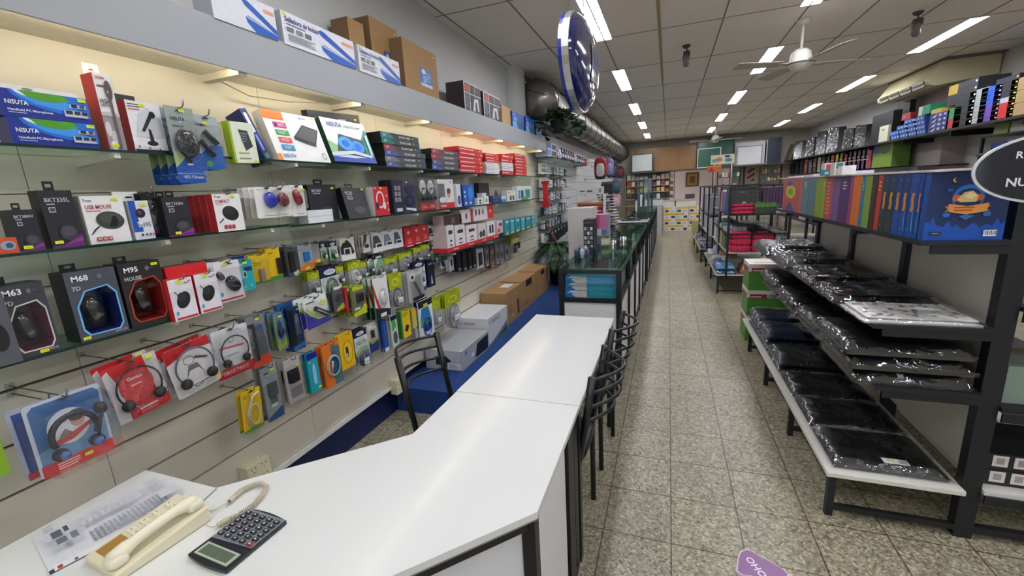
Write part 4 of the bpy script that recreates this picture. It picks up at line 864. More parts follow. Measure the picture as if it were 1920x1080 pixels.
for nm, lb, px, x, c, P in (
 ('speaker_box','tall dark box standing at the back of the middle shelf',(897,343,919,384),-1.80,'#26242a',[('r',.15,.3,.85,.5,'#4a484e')]),
 ('earphone_box','small white box with two black dots on the middle shelf',(895,371,906,385),XS,'#e4e4e4',[('e',.5,.6,.25,.15,'#333333'),('e',.5,.25,.25,.12,'#333333')]),
 ('earphone_box','small white box with a yellow green mark on the middle shelf',(907,368,917,385),XS,'#e8e8e6',[('e',.5,.45,.2,.25,'#8a9a3a')]),
 ('earphone_box','small white box set behind the two small earphone boxes',(904,362,912,372),-1.76,'#e2e2e2',[]),
 ('watch_box','dark blue flat box on the middle shelf near its end',(923,367,939,382),XS,'#24365c',[('r',.0,.6,1,.9,'#2f55a0'),('r',.2,.1,.8,.5,'#4a4f58')]),
 ('watch_box','small white and blue box on the middle shelf near its end',(940,368,949,382),XS,'#3a86d0',[('r',.0,.5,1,1,'#dfe6ee')]),
 ('phone_box','white box with two dark phone shapes near the end of the middle shelf',(950,357,968,382),XS,'#e6e2da',[('r',.3,.1,.5,.5,'#3c3c3e'),('r',.6,.1,.8,.5,'#46464a'),('t',.1,.75,.12,'mobile','#d8502a',.8)]),
 ('phone_box','white and teal box at the far end of the middle shelf',(969,349,997,381),XS,'#e4ebe8',[('r',.08,.1,.2,.7,'#5c9ab0'),('r',.25,.15,.42,.7,'#24488a'),('r',.55,.12,.9,.75,'#2f8f98'),('p',[(.2,.0),(.7,.0),(.9,.3),(.3,.2)],'#4aa85c')])):
    carton(nm, lb, FX(x, *px, base=B2b), .06, c, P)
m = MB(); m.blob((0,0,.07),.012,.04,.07,col('#5c3a30',.4)); m.build('brush', M=Matrix.Translation((-1.78,onX((930,360),-1.78).y,B2b)), label='upright brown oval object at the back of the middle shelf', cat='brush')
# ---- lower shelf: gaming mouse boxes ---------------------------
B3 = 1.2225
def gbox(label, F, title, sub, edge, inside, bodyc, st, n=0, foot=None):
    w, h = F.w, F.h; d = .075; m = MB()
    hx = [(.22,.09),(.13,.18),(.13,.50),(.32,.70),(.76,.74),(.90,.62),(.90,.17),(.81,.09)]
    # front frame with a real window
    outer = [(0,0),(1,0),(1,1),(0,1)]
    vs = [(x*w,y*h,0) for x, y in hx]+[(x*w,y*h,0) for x, y in outer]
    fs = [(8,9,6,7,0),(9,10,5,6),(10,4,5),(10,11,3,4),(11,8,1,2,3),(8,0,1)]
    fs = [(8,9,7,0),(9,6,7),(9,10,5,6),(10,4,5),(10,11,3,4),(11,2,3),(11,8,1,2),(8,0,1)]
    m.add(vs, fs, bodyc)
    m.add([(0,0,0),(w,0,0),(w,h,0),(0,h,0),(0,0,-d),(w,0,-d),(w,h,-d),(0,h,-d)], [(4,7,6,5),(0,4,5,1),(1,5,6,2),(2,6,7,3),(3,7,4,0)], '#1b1b22')
    m.add([(x*w,y*h,-.0005) for x, y in hx]+[(x*w*.9+.05*w,y*h*.94+.02*h,-d+.008) for x, y in hx], [(i,(i+1)%8,8+(i+1)%8,8+i) for i in range(8)]+[tuple(range(8,16))], inside)
    cx, cy = .53, .41
    e2 = [((x-cx)*1.09+cx,(y-cy)*1.06+cy) for x, y in hx]
    m.add([(x*w,y*h,.0008) for x, y in hx]+[(x*w,y*h,.0008) for x, y in e2], [(i,(i+1)%8,8+(i+1)%8,8+i) for i in range(8)], edge)
    prints(m, F, [('t',.12,.86,.075,title,'#eef0f2',.42),('t',.09,.735,.055,sub,'#b8c4cc',.2 if len(sub) < 3 else .4),('e',.66,.89,.05,.035,'#6a6c74'),('r',.73,.885,.85,.9,'#55575f'),('t',.70,.035,.03,foot or '','#c8a0c8',.25)][:(5 if foot else 4)], z=.0005)
    o = m.build('mouse_box', M=F.M, label=label, cat='box')
    k = MB(); M = Matrix.Translation((w*.5,h*.40,-.035)) @ Matrix.Rotation(.22,4,'Z')
    k.blob((0,0,0), w*.20, h*.23, .024, col('#17181b',.12,coat=1), M=M, nu=18, e=.8); k.blob((-w*.13,-h*.05,.0),w*.08,h*.10,.012,col('#1c1d20',.2,coat=.8),M=M); k.blob((0,h*.1,.018),w*.03,h*.035,.006,'#4a4c50',M=M)
    k.blob((w*.05,-h*.16,0),w*.1,h*.06,.016,col('#17181a',.2,coat=.8),M=M); k.build('gaming_mouse', o)
    MB().poly([(x*w,y*h) for x, y in hx], -.001, film('clear_window', gloss=.05, rough=.03)).build('window', o)
    t = MB(); t.box((w*.12,h,-d*.6),(w*.42,h+.022,-d*.6+.002), '#121216'); t.ell(w*.27,h+.013,w*.07,.005,-d*.6+.003,'#6b675c'); t.build('hang_tab', o)
    if st: sticker(o, F, *st)
    for i in range(n): dup(o, off=(-(d+.002)*(i+1),0,0), label='twin behind the ' + short(label, 12), group='twins behind the ' + label)
    return o
gbox('dark gaming mouse box lettered M63 with a magenta window', FX(-1.68, -14,540, 118,660, base=B3), 'M63', '7D', '#cfc8c6', '#5c0d40', '#3b3c42', (.62,.04), foot='SUNKO OPL')
gbox('dark gaming mouse box lettered M68 with a blue window', FX(-1.68, 116,513, 244,620, base=B3), 'M68', '7D', '#6fb4ea', '#081c5a', '#4a4d58', (.12,.05), foot='BACKLIT 3200')
gbox('dark gaming mouse box lettered M95 with a red window', FX(-1.68, 218,497, 324,600, base=B3), 'M95', 'MOUSE', '#a8402e', '#7a120e', '#26231f', (.85,.94))
F = FX(-1.66, -60,560, -8,672, base=B3); F.w = .06; carton('mouse_box', 'grey pack cut by the left edge of the lowest shelf', F, .06, '#55585e', [('e',.5,.4,.3,.2,'#1b1b1e')])
def gen(label, px, st, n=1, x=-1.655):
    F = FX(x, *px)
    o = carton('mouse_box', label, F, .03, '#e3e1e4', [('p',[(0,.3),(.3,.55),(.7,.6),(1,.45),(1,.75),(0,.72)],'#d6d2d8'),('e',.50,.48,.27,.21,'#1c1c1e',-.45),('e',.44,.56,.18,.11,'#303033',-.45),('p',[(.2,.72),(.34,.6),(.33,.58),(.18,.70)],'#2a2a2c'),('r',.08,.03,.95,.08,'#c2343c'),('e',.14,.19,.06,.05,'#4a9ad0'),('l',.62,.86,.9,.9,1,'#55555c'),('r',.82,.9,.9,.93,'#c43a3a')], side='#c9262c', st=st)
    for i in range(n): dup(o, off=(-.032*(i+1),0,0), label='mouse box behind the ' + short(label, 12), group='mouse boxes hidden behind the white ones')
    hook(F, .5, label); return o
gen('white box with a small black mouse pictured, first right of the M95 box', (312,527,374,592), (.45,.93))
gen('white box with a small black mouse pictured, second right of the M95 box', (362,516,418,578), (.45,.93), x=-1.66)
F = FX(-1.69, 308,506, 392,520); F2 = FX(-1.70, 308,503, 392,522); MB().box((0,-.02,-.02),(F2.w,F2.h,0), '#d2252b').build('red_box', M=F2.M, label='bright red box standing behind the two white mouse boxes', cat='box')
F = FX(-1.665, 398,494, 460,557)
def gm(o, F): mouse(o, F, .60, .42, .24, .22, .022, '#17181b', rot=.5); mouse(o, F, .18, .66, .12, .12, .012, '#232428', rot=.5, name='usb_receiver')
blister('mouse_pack', 'white pack with a glossy black wireless mouse left of the teal packet', F, '#e0dee2', [('r',.05,.03,.95,.08,'#c2343c'),('e',.12,.2,.06,.05,'#4a9ad0'),('l',.5,.9,.85,.94,1,'#55555c')], inner=gm, d=.03, st=(.4,.93), n=1)
F = FX(-1.67, 437,490, 481,541)
blister('usb_adapter_pack', 'teal card with a tiny black adapter', F, '#25a0a6', [('r',.5,.62,.95,.76,'#1c2a6a'),('r',.40,.42,.60,.64,'#8fd0d0'),('r',.44,.46,.56,.60,'#1c2428'),('t',.08,.82,.09,'tp-link','#dff2f2',.4),('e',.4,.15,.04,.04,'#8fd0d0'),('e',.75,.15,.04,.04,'#8fd0d0')], cover=False, st=(.55,.9), n=2)
m = MB(); F = FX(-1.72, 431,483, 460,495); m.box((0,0,-.002),(F.w,F.h,0), '#1c1f7a').build('blue_card', M=F.M, label='dark blue card top showing behind the teal adapter card', cat='card')
# ================================================================ hanging packs, row by row
XK = -1.80      # faces of the hanging goods
def coil(o, F, c='#3a3d42', cx=.5, cy=.3, rr=.3, name='cable', turns=2):
    m = MB(); R0 = F.w*rr
    for t in range(turns): m.tube([(F.w*cx+(R0-t*.006)*math.cos(2*PI*q/14), F.h*cy+(R0*1.25-t*.006)*math.sin(2*PI*q/14), .006+.004*t) for q in range(14)], .0032, col(c,.4), n=5, closed=True)
    m.tube([(F.w*(cx-.12),F.h*(cy-.12),.008),(F.w*(cx-.05),F.h*(cy+.12),.008)], .005, col(c,.4), n=6); return m.build(name, o)
def gadget(o, F, c='#1d1e22', cx=.5, cy=.4, w=.5, h=.3, name='gadget', scr=None):
    m = MB(); X, Y, a, b = cx*F.w, cy*F.h, w*F.w/2, h*F.h/2; m.box((X-a,Y-b,.001),(X+a,Y+b,.012), col(c,.35))
    if scr: m.poly([(X-a*.75,Y-b*.7),(X+a*.75,Y-b*.7),(X+a*.75,Y+b*.6),(X-a*.75,Y+b*.6)], .0124, scr)
    return m.build(name, o, bevel=.002)
def pouch(label, px, head, P=(), x=XK, inner=None, n=2, hh=.34, st=None, tagc='#e6e8ea', body=None, name='cable_pack', foot=None):
    """clear bag under a printed header card"""
    F = FX(x, *px); w, h = F.w, F.h; m = MB()
    m.box((0,h*(1-hh),-.0012),(w,h,.0012), head, side=head)
    prints(m, F, [('e',.5,1-hh*.15,.06,.012,'#55564c'),('e',.5,1-hh*.55,.30,hh*.26,'#c9d02e' if head == LIME2 else '#e8eaf0'),('l',.3,1-hh*.7,.7,1-hh*.42,2,'#6a7410' if head == LIME2 else '#2a3570')]+list(P), z=.0012)
    o = m.build(name, M=F.M, label=label, cat='hanging pack')
    b = MB(); nx_, ny_ = 4, 5; vs = []; fs = []
    for j in range(ny_+1):
        for i in range(nx_+1):
            u, v = i/nx_, j/ny_; bul = .014*math.sin(PI*u)*math.sin(PI*min(1,v*1.15+.05)); vs.append((w*u, h*(1-hh)*(1-v), bul+.001*((i*3+j*5)%3)))
    for j in range(ny_):
        for i in range(nx_): fs.append((j*(nx_+1)+i,(j+1)*(nx_+1)+i,(j+1)*(nx_+1)+i+1,j*(nx_+1)+i+1))
    b.add(vs, fs, body or POUCH, True); b.build('clear_bag', o)
    (inner or coil)(o, F)
    t = MB(); t.box((w*.5,h*.16,.013),(w*.85,h*.30,.0135), tagc); t.poly([(w*.54,h*.2),(w*.81,h*.2),(w*.81,h*.22),(w*.54,h*.22)], .0138, '#6a6c70'); t.build('barcode_label', o)
    if foot: MB().box((0,0,-.001),(w,h*.14,.001), foot).build('foot_band', o)
    if st: sticker(o, F, *st)
    hook(F, .5, label)
    for k in range(n): dup(o, off=(-.022*(k+1),.003*(k%2),0), label='twin bag behind the ' + short(label, 12), group='bags behind the ' + label)
    return o
LIME2 = '#a3b018'; NAVY2 = '#161a3c'
def pcard(label, px, body, P=(), x=XK, n=2, d=.012, st=None, inner=None, name='accessory_pack', side=None, cover=None):
    F = FX(x, *px); m = MB(); m.box((0,0,-d),(F.w,F.h,0), body, side=side); prints(m, F, P)
    o = m.build(name, M=F.M, label=label, cat='hanging pack')
    if inner: inner(o, F)
    if cover: c = MB(); w,h = F.w,F.h; c.add([(w*.06,h*.05,.001),(w*.94,h*.05,.001),(w*.94,h*.85,.001),(w*.06,h*.85,.001),(w*.12,h*.1,.022),(w*.88,h*.1,.022),(w*.88,h*.8,.022),(w*.12,h*.8,.022)], [(4,5,6,7),(0,1,5,4),(1,2,6,5),(2,3,7,6),(3,0,4,7)], CLEAR); c.build('clear_bubble', o)
    if st: sticker(o, F, *st)
    hook(F, .5, label)
    for k in range(n): dup(o, off=(-(d+.010+(.016 if inner else 0))*(k+1),0,0), label='twin pack behind the ' + short(label, 12), group='packs behind the ' + label)
    return o
# first hanging row (level of the M95 box, to the red flash memory packs)
usbs = lambda o, F: gadget(o, F, '#8c8478', .55, .28, .25, .45, 'usb_extension')
pcard('yellow pack with a grey usb stick, right of the teal card', (464,481,508,527), '#d9b416', [('r',.0,.0,1,.08,'#4a8a3a'),('l',.2,.6,.8,.75,2,'#a88a10'),('e',.5,.8,.15,.06,'#e6ca3a')], inner=usbs, cover=1, x=-1.72)
pcard('yellow card with green foot and a black plug', (496,467,532,521), '#dcb412', [('r',0,0,1,.12,'#3f8a3c'),('l',.15,.8,.6,.88,1,'#8a7010')], x=-1.73, inner=lambda o,F: gadget(o,F,'#1b1b1d',.8,.42,.35,.5,'usb_hub'), n=1)
pcard('clear pack with a long black remote', (533,466,561,516), '#4a4c4e', [('r',.0,.0,1,.14,'#3a4f78'),('r',.5,.06,.95,.2,'#e4e4e2')], x=-1.74, inner=lambda o,F: gadget(o,F,'#202124',.45,.52,.5,.7,'usb_hub'), cover=1, st=(.75,.05))
pcard('clear pack with a blue adapter and an orange foot', (557,461,590,503), '#a8b0b4', [('p',[(0,0),(1,0),(1,.3),(0,.18)],'#e07c1e'),('r',.35,.02,.7,.12,'#e8d820')], x=-1.75, inner=lambda o,F: gadget(o,F,'#1f6fc0',.5,.55,.4,.35,'adapter'), cover=1)
pcard('grey pack with orange foot beside the green pouches', (582,458,602,491), '#8a8c88', [('r',0,0,1,.2,'#e0851e')], x=-1.76, st=(.7,.08))
for k, px in enumerate(((598,456,614,487),(614,454,634,485))):
    pouch('small navy headed green and white bag, %s of two' % ['left','right'][k], px, NAVY2, [('p',[(0,0),(1,.1),(1,.7),(0,.7)],'#cfe0d4'),('p',[(.0,.05),(.6,.0),(.9,.5),(.2,.6)],'#4fa84a')], x=-1.78, n=3, hh=.26, st=(.55,.72))
pcard('white pack with a black square adapter and black arc in the upper hanging row', (636,448,668,484), '#e4e2e0', [('p',[(.0,.3),(.0,.62),(.25,.85),(.5,.9),(.75,.7),(.95,.3),(.7,.2)],'#2a2528'),('r',.2,.2,.72,.55,'#d8d8d8'),('r',.26,.26,.6,.50,'#232326')], x=-1.78, st=(.25,.84), n=3)
pcard('brown and white pack right of a dark gap in the upper hanging row', (678,441,696,471), '#d6cfca', [('p',[(0,.3),(.5,.6),(.7,1),(.2,1)],'#5a4440'),('e',.5,.35,.3,.12,'#3c2a2a')], x=-1.79, n=3)
for k, px in enumerate(((696,438,722,470),(717,435,740,465),(736,431,757,462))):
    pcard('%s grey and black memory pack left of the red ones' % ['first','second','third'][k], px, '#d8d9db', [('p',[(0,.25),(.1,.85),(.5,.85),(.9,.3)],['#4b4d50','#7c8490','#55585c'][k]),('r',.25,.2,.85,.46,'#e6e6e8'),('r',.32,.26,.78,.40,'#26272b')], x=-1.79, n=3)
for k, px in enumerate(((757,429,777,460),(773,425,791,455),(788,422,805,451))):
    pcard('red memory pack, %s of three in the upper hanging row' % ['left','middle','right'][k], px, '#c8252c', [('e',.45,.75,.15,.08,'#f2b8a8'),('r',.3,.15,.75,.42,'#d8555c'),('r',.35,.18,.7,.2,'#f0d0d0'),('r',.2,.0,.9,.05,'#e6e2e2')], x=-1.79, n=3, side='#a8181e', d=.016)
for k, px in enumerate(((802,424,816,449),(815,421,829,444),(828,418,840,441))):
    pcard('%s grey and black memory pack right of the red ones' % ['first','second','third'][k], px, '#c9cacb', [('p',[(0,.3),(.1,.85),(.5,.85),(.9,.35)],'#2f3134'),('r',.25,.2,.85,.46,'#e0e0e2'),('r',.32,.26,.78,.40,'#3a3b40')], x=-1.79, n=3)
# second and third rows: bags
rows = [((574,512,603,550),LIME2,'clear bag with a lime header, leftmost of the second hanging row','#4a4f52'),((650,493,680,528),LIME2,'lime headed bag with white cable right of the navy headed bag','#c9ccd0'),
 ((674,492,690,520),LIME2,'narrow lime headed bag above the brown gap','#6a6d70'),((719,486,746,512),LIME2,'lime headed bag over a grey plug in the second hanging row','#55585c'),
 ((747,477,774,500),LIME2,'lime headed bag, next but one before the green pair','#8a8d92'),((774,466,792,490),LIME2,'lime headed bag with black plug in the second hanging row','#2c2e33'),((790,460,807,483),LIME2,'lime headed bag just left of the navy headed pair','#777a80')]
for px, hd, lb, cc in rows: pouch(lb, px, hd, inner=lambda o, F, cc=cc: coil(o, F, cc), st=(.5,.93) if px[0] < 660 else None)
pouch('navy headed green and white bag in the second hanging row', (597,503,642,551), NAVY2, [('p',[(0,.0),(1,.0),(1,.66),(0,.66)],'#cfdcd2'),('p',[(.15,.1),(.7,.05),(.85,.5),(.3,.6)],'#4da545'),('t',.28,.78,.09,'NISUTA','#cfd4ea',.45),('p',[(.5,.35),(.9,.3),(.7,.55)],'#23488a')], hh=.34, st=(.8,.62))
pouch('lime bag half hidden right of the navy headed bag', (628,500,647,531), LIME2, n=1)
for k, px in enumerate(((687,486,702,511),(699,480,724,522))):
    pouch('green and white bag with black header, %s of the pair over the white boxed earphones' % ['small left','tall right'][k], px, '#20242c', [('p',[(0,.35),(1,.4),(1,.85),(0,.85)],'#3f9a48'),('p',[(0,.5),(.4,.85),(0,.85)],'#d8e6da'),('r',.4,.36,.8,.46,'#e6e8ee')], hh=.16)
for k, px in enumerate(((806,460,822,492),(820,457,840,500))):
    pouch('navy headed green bag, %s of two left of the black phone cases' % ['left','right'][k], px, NAVY2, [('p',[(.05,.3),(.95,.3),(.9,.72),(.05,.72)],'#58a84c'),('r',.1,.02,.9,.28,'#d4dae2'),('e',.45,.14,.16,.1,'#22252c')], hh=.28)
pcard('small white pack with a black plug shape before the black cases', (841,481,852,506), '#dfe3e4', [('e',.5,.55,.18,.25,'#1d1e20')], n=1)
pouch('large navy and green bag lettered in white over a lower bag', (773,493,800,543), NAVY2, [('p',[(0,0),(1,.1),(1,.86),(.2,.3)],'#dfe8e6'),('p',[(.35,.1),(.95,.0),(.95,.45),(.3,.3)],'#57a84a'),('p',[(.6,.0),(1,.05),(1,.25)],'#1f58a8'),('t',.45,.55,.09,'NISUTA','#263a78',.5)], hh=.2, x=-1.76)
pcard('navy pack with a white plug shape left of the slat wall groove', (800,491,817,534), '#171c38', [('t',.2,.85,.06,'NISUTA','#cfd4ea',.6),('p',[(.35,.1),(.65,.1),(.5,.5)],'#d0d4e0')], x=-1.78)
pcard('long clear pack with a round black plug before the navy bags', (763,512,796,556), '#b9bcb8', [('e',.3,.8,.2,.12,'#d8dada'),('e',.3,.8,.1,.06,'#26272a'),('p',[(.3,.65),(.5,.6),(.85,.15),(.7,.1)],'#54575a'),('r',.2,.0,1,.12,'#26262a')], x=-1.74, cover=1)
pouch('large clear bag with a wide lime header and a grey cable', (727,517,758,573), LIME2, inner=lambda o, F: coil(o, F, '#50555c', cy=.33, rr=.36), x=-1.74, st=(.85,.95), hh=.42)
pcard('white and red box with a white mouse behind clear plastic, on a dark card', (697,524,733,589), '#e4dfdc', [('p',[(0,.0),(1,.0),(1,.16),(0,.3)],'#20242e'),('p',[(.0,.9),(.18,.55),(.38,.24),(.2,.24),(0,.6)],'#b8323a'),('e',.6,.48,.30,.25,'#b9bcbe'),('r',.3,.03,.7,.12,'#e2e4e6')], side='#2a7a3a', inner=lambda o,F: mouse(o,F,.6,.48,.22,.17,.018,'#c9cbcc',.2), x=-1.73, n=2)
pcard('olive and lime boxed adapter with a lime hang tab', (657,540,689,585), '#6b6e5e', [('r',.1,.86,.9,1,'#c2cc1c'),('p',[(.0,.0),(1,.0),(1,.35),(.6,.2),(0,.12)],'#b8c41a'),('r',.3,.48,.85,.76,'#1c1d1c'),('r',.1,.22,.5,.28,'#d8dada')], side='#7c8426', inner=lambda o,F: gadget(o,F,'#35372f',.55,.6,.5,.3,'adapter','#151613'), x=-1.74, n=3, st=(.85,.28))
pcard('slim red pack left of the olive adapter box', (645,540,655,583), '#b81c22', [('p',[(.3,.1),(.5,.1),(.6,.9),(.4,.9)],'#d85a5a')], x=-1.75, n=2)
pcard('grey clamshell with a lime foot left of the red pack', (622,548,646,580), '#55565a', [('p',[(.2,.0),(1,.1),(1,.35),(.3,.15)],'#c2cc1c'),('e',.6,.62,.3,.22,'#3a3436')], x=-1.76, n=3, cover=1)
pcard('dark clear pack just right of the white and violet card', (606,552,622,588), '#3c3e42', [('e',.5,.6,.35,.2,'#1b1c1f')], x=-1.78, n=1)
F = FX3(-1.70, (578,620),(620,600),(561,567))
def pen(o, F): m = MB(); m.tube([(F.w*.38,F.h*.64,.014),(F.w*.86,F.h*.30,.014)], .012, col('#2b2c30',.15,.3), n=12); m.tube([(F.w*.40,F.h*.60,.022),(F.w*.82,F.h*.30,.022)], .005, '#b8babd', n=6); m.build('presenter', o)
blister('presenter_pack', 'white and violet card with a slim black presenter', F, '#dfe4dc', [('p',[(0,0),(1,0),(1,.18),(.5,.22),(.2,.42),(0,.66)],'#3a3aa8'),('p',[(.0,.66),(.2,.42),(.4,.30),(1,.18),(1,.36),(.4,.42),(.1,.74)],'#b6c86a'),('p',[(.75,.2),(1,.18),(1,.5)],'#4f9a5a'),('r',.1,.84,.45,.88,'#4a4c52'),('e',.8,.72,.14,.08,'#dfe87a')], inner=pen, d=.028, n=2)
# headset tier (fourth row)
def bigset(name, label, F, P, c, card, n=1, sc=1.15, pad='#16171a', st=None):
    def inn(o, F): headset(o, F, c=c, sc=sc, pad=pad, cy=.52)
    o = blister(name, label, F, card, P, inner=inn, d=.045, n=n, st=st, bub=(.06,.10,.94,.90)); return o
bigset('headset_pack', 'red and white pack with a thin black headset around a red disc', FX3(-1.64, (227,799),(322,750),(186,697)), [('p',[(0,.0),(.22,.0),(.22,.6),(.1,.95),(0,.9)],'#c9c4c2'),('p',[(.82,.2),(1,.2),(1,1),(.75,1)],'#cbc7c5'),('e',.5,.55,.32,.30,'#c8363a'),('t',.36,.66,.055,'Genius','#f0d8d8',.3),('r',.4,.55,.6,.58,'#e09a9a'),('p',[(.3,.08),(.85,.08),(.85,.17),(.3,.17)],'#d22a30'),('l',.4,.09,.8,.15,1,'#f2d0d0')], '#1a1b1e', '#c02228', st=(.85,.94))
bigset('headset_pack', 'white and red pack with a chrome headset and a sketched girl', FX3(-1.66, (337,752),(416,708),(302,664)), [('p',[(0,.72),(.5,.85),(1,.8),(1,1),(0,1)],'#b81e24'),('o',.45,.66,.12,.09,.012,'#4a4648'),('p',[(.3,.32),(.4,.56),(.6,.56),(.7,.3),(.6,.46),(.4,.46)],'#6a6668'),('p',[(.56,.66),(.85,.56),(.86,.6),(.6,.7)],'#5a5658'),('r',.35,.12,.9,.2,'#eae6e6'),('r',.4,.14,.85,.16,'#5a5658')], '#5a6478', '#dedbd9', st=(.9,.12))
bigset('headset_pack', 'white pack with a thin headset and a red foot lettered SMARTWAY', FX3(-1.68, (412,716),(477,688),(396,624)), [('r',0,0,1,.2,'#b81e26'),('t',.14,.06,.085,'SMARTWAY','#e8a8a8',.72),('e',.48,.62,.33,.27,'#d2d2d4'),('p',[(.15,.6),(.82,.56),(.82,.6),(.15,.64)],'#c2545c'),('o',.48,.75,.08,.06,.012,'#55555a'),('l',.3,.42,.7,.46,1,'#8a8a90'),('l',.5,.9,.9,.94,1,'#9a9aa0')], '#2a2c32', '#cdcccd', sc=1.05)
F = FX3(-1.62, (80,902),(217,838),(32,768))
def bigblue(o, F):
    m = MB(); w, h = F.w, F.h; R1 = w*.30; X, Y = w*.47, h*.50
    m.tube([(X+R1*math.cos(a), Y+R1*1.05*math.sin(a), .03) for a in [-.45+(PI+.9)*q/20 for q in range(21)]], .008, col('#10152e',.35), n=10)
    q = m.build('headset', o)
    for s in (-1,1): MB().blob((X+s*R1*.8,Y-R1*.95,.03), R1*.36,R1*.36,.022, col('#141a30',.5), nu=18).blob((X+s*R1*.75,Y-R1*.95,.046), R1*.25,R1*.25,.012, col('#3d5f9c',.2,coat=.5), nu=18).build('ear_cup', q)
    MB().tube([(X+R1*.8,Y-R1*.8,.04),(X+R1*1.05,Y,.04),(X+R1*1.15,Y+R1*.75,.045)], .004, '#22283c', n=6).blob((X+R1*1.18,Y+R1*.9,.045), .016,.02,.014,'#0e0f12').build('microphone_arm', q)
blister('headset_pack', 'big blue clamshell with a blue headset and a red foot', F, '#b9c0cc', [('p',[(.05,.16),(.95,.16),(.97,.9),(.9,.96),(.12,.96),(.05,.9)],'#3f6aa0'),('p',[(.05,.16),(.95,.16),(.95,.5),(.05,.35)],'#6a93b8'),('r',.03,.0,.99,.165,'#d2282c'),('l',.22,.03,.6,.13,3,'#f4cfc8'),('e',.48,.57,.28,.24,'#dcdce2'),('e',.60,.62,.10,.10,'#c99a80'),('e',.60,.68,.12,.08,'#54403a'),('p',[(.22,.42),(.5,.47),(.76,.55),(.76,.5),(.5,.38),(.26,.36)],'#c83a3c'),('p',[(.3,.42),(.5,.47),(.42,.55),(.36,.5)],'#8a7a74'),('t',.30,.64,.03,'Genius','#8a4a4c',.18)], inner=bigblue, d=.075, n=0, st=(.62,.10), bub=(.04,.03,.97,.95))
G = FX3(-1.72, (52,905),(186,842),(4,775))
blister('headset_pack', 'second blue clamshell showing behind the big blue one', G, '#a9b0c0', [('r',.06,.1,.95,.93,'#46558c'),('r',.03,0,.99,.1,'#b8404c')], d=.06, n=0)
F = FX(-1.6, -60,842, 22,885); MB().box((0,0,-.01),(F.w,F.h,0), '#7fa81e').build('green_pack', M=F.M, label='bright green hanging pack cut by the left edge of the view', cat='hanging pack'); hook(F, .5, 'bright green pack at the left edge')
# right of the headsets
pcard('clear pack with a black strip and an orange red foot', (458,598,510,678), '#7f8288', [('r',0,0,1,.2,'#d2452a'),('r',.04,.12,.42,.86,'#2a2b30'),('e',.68,.74,.14,.07,'#2f55a0'),('r',.45,.22,.92,.55,'#585b62')], x=-1.73, cover=1, n=2, st=(.6,.93))
pcard('slim clamshell with a lime swirl and a dark blue cable', (511,590,541,652), '#5f7f9a', [('p',[(0,.0),(1,.1),(1,.35),(.5,.15),(.15,.35),(.1,.95),(0,.95)],'#93a52c'),('e',.5,.55,.28,.25,'#28406c')], x=-1.745, cover=1, n=2, st=(.6,.9), inner=lambda o,F: coil(o,F,'#1d3566',cy=.5))
pcard('dark blue pack with a grey phone shape beside the lime swirl one', (538,579,574,650), '#153c70', [('r',.0,.1,.35,.95,'#15181f'),('r',.42,.35,.85,.7,'#5a6f8c'),('e',.62,.72,.16,.12,'#7f94ac'),('p',[(0,0),(1,.05),(1,.16),(0,.1)],'#2f6fb0')], x=-1.755, cover=1, n=2, st=(.8,.92))
pcard('blue card top showing behind the dark blue pack', (516,573,560,592), '#2a5c98', [('e',.85,.5,.08,.3,'#6aa0d0')], x=-1.80, n=0)
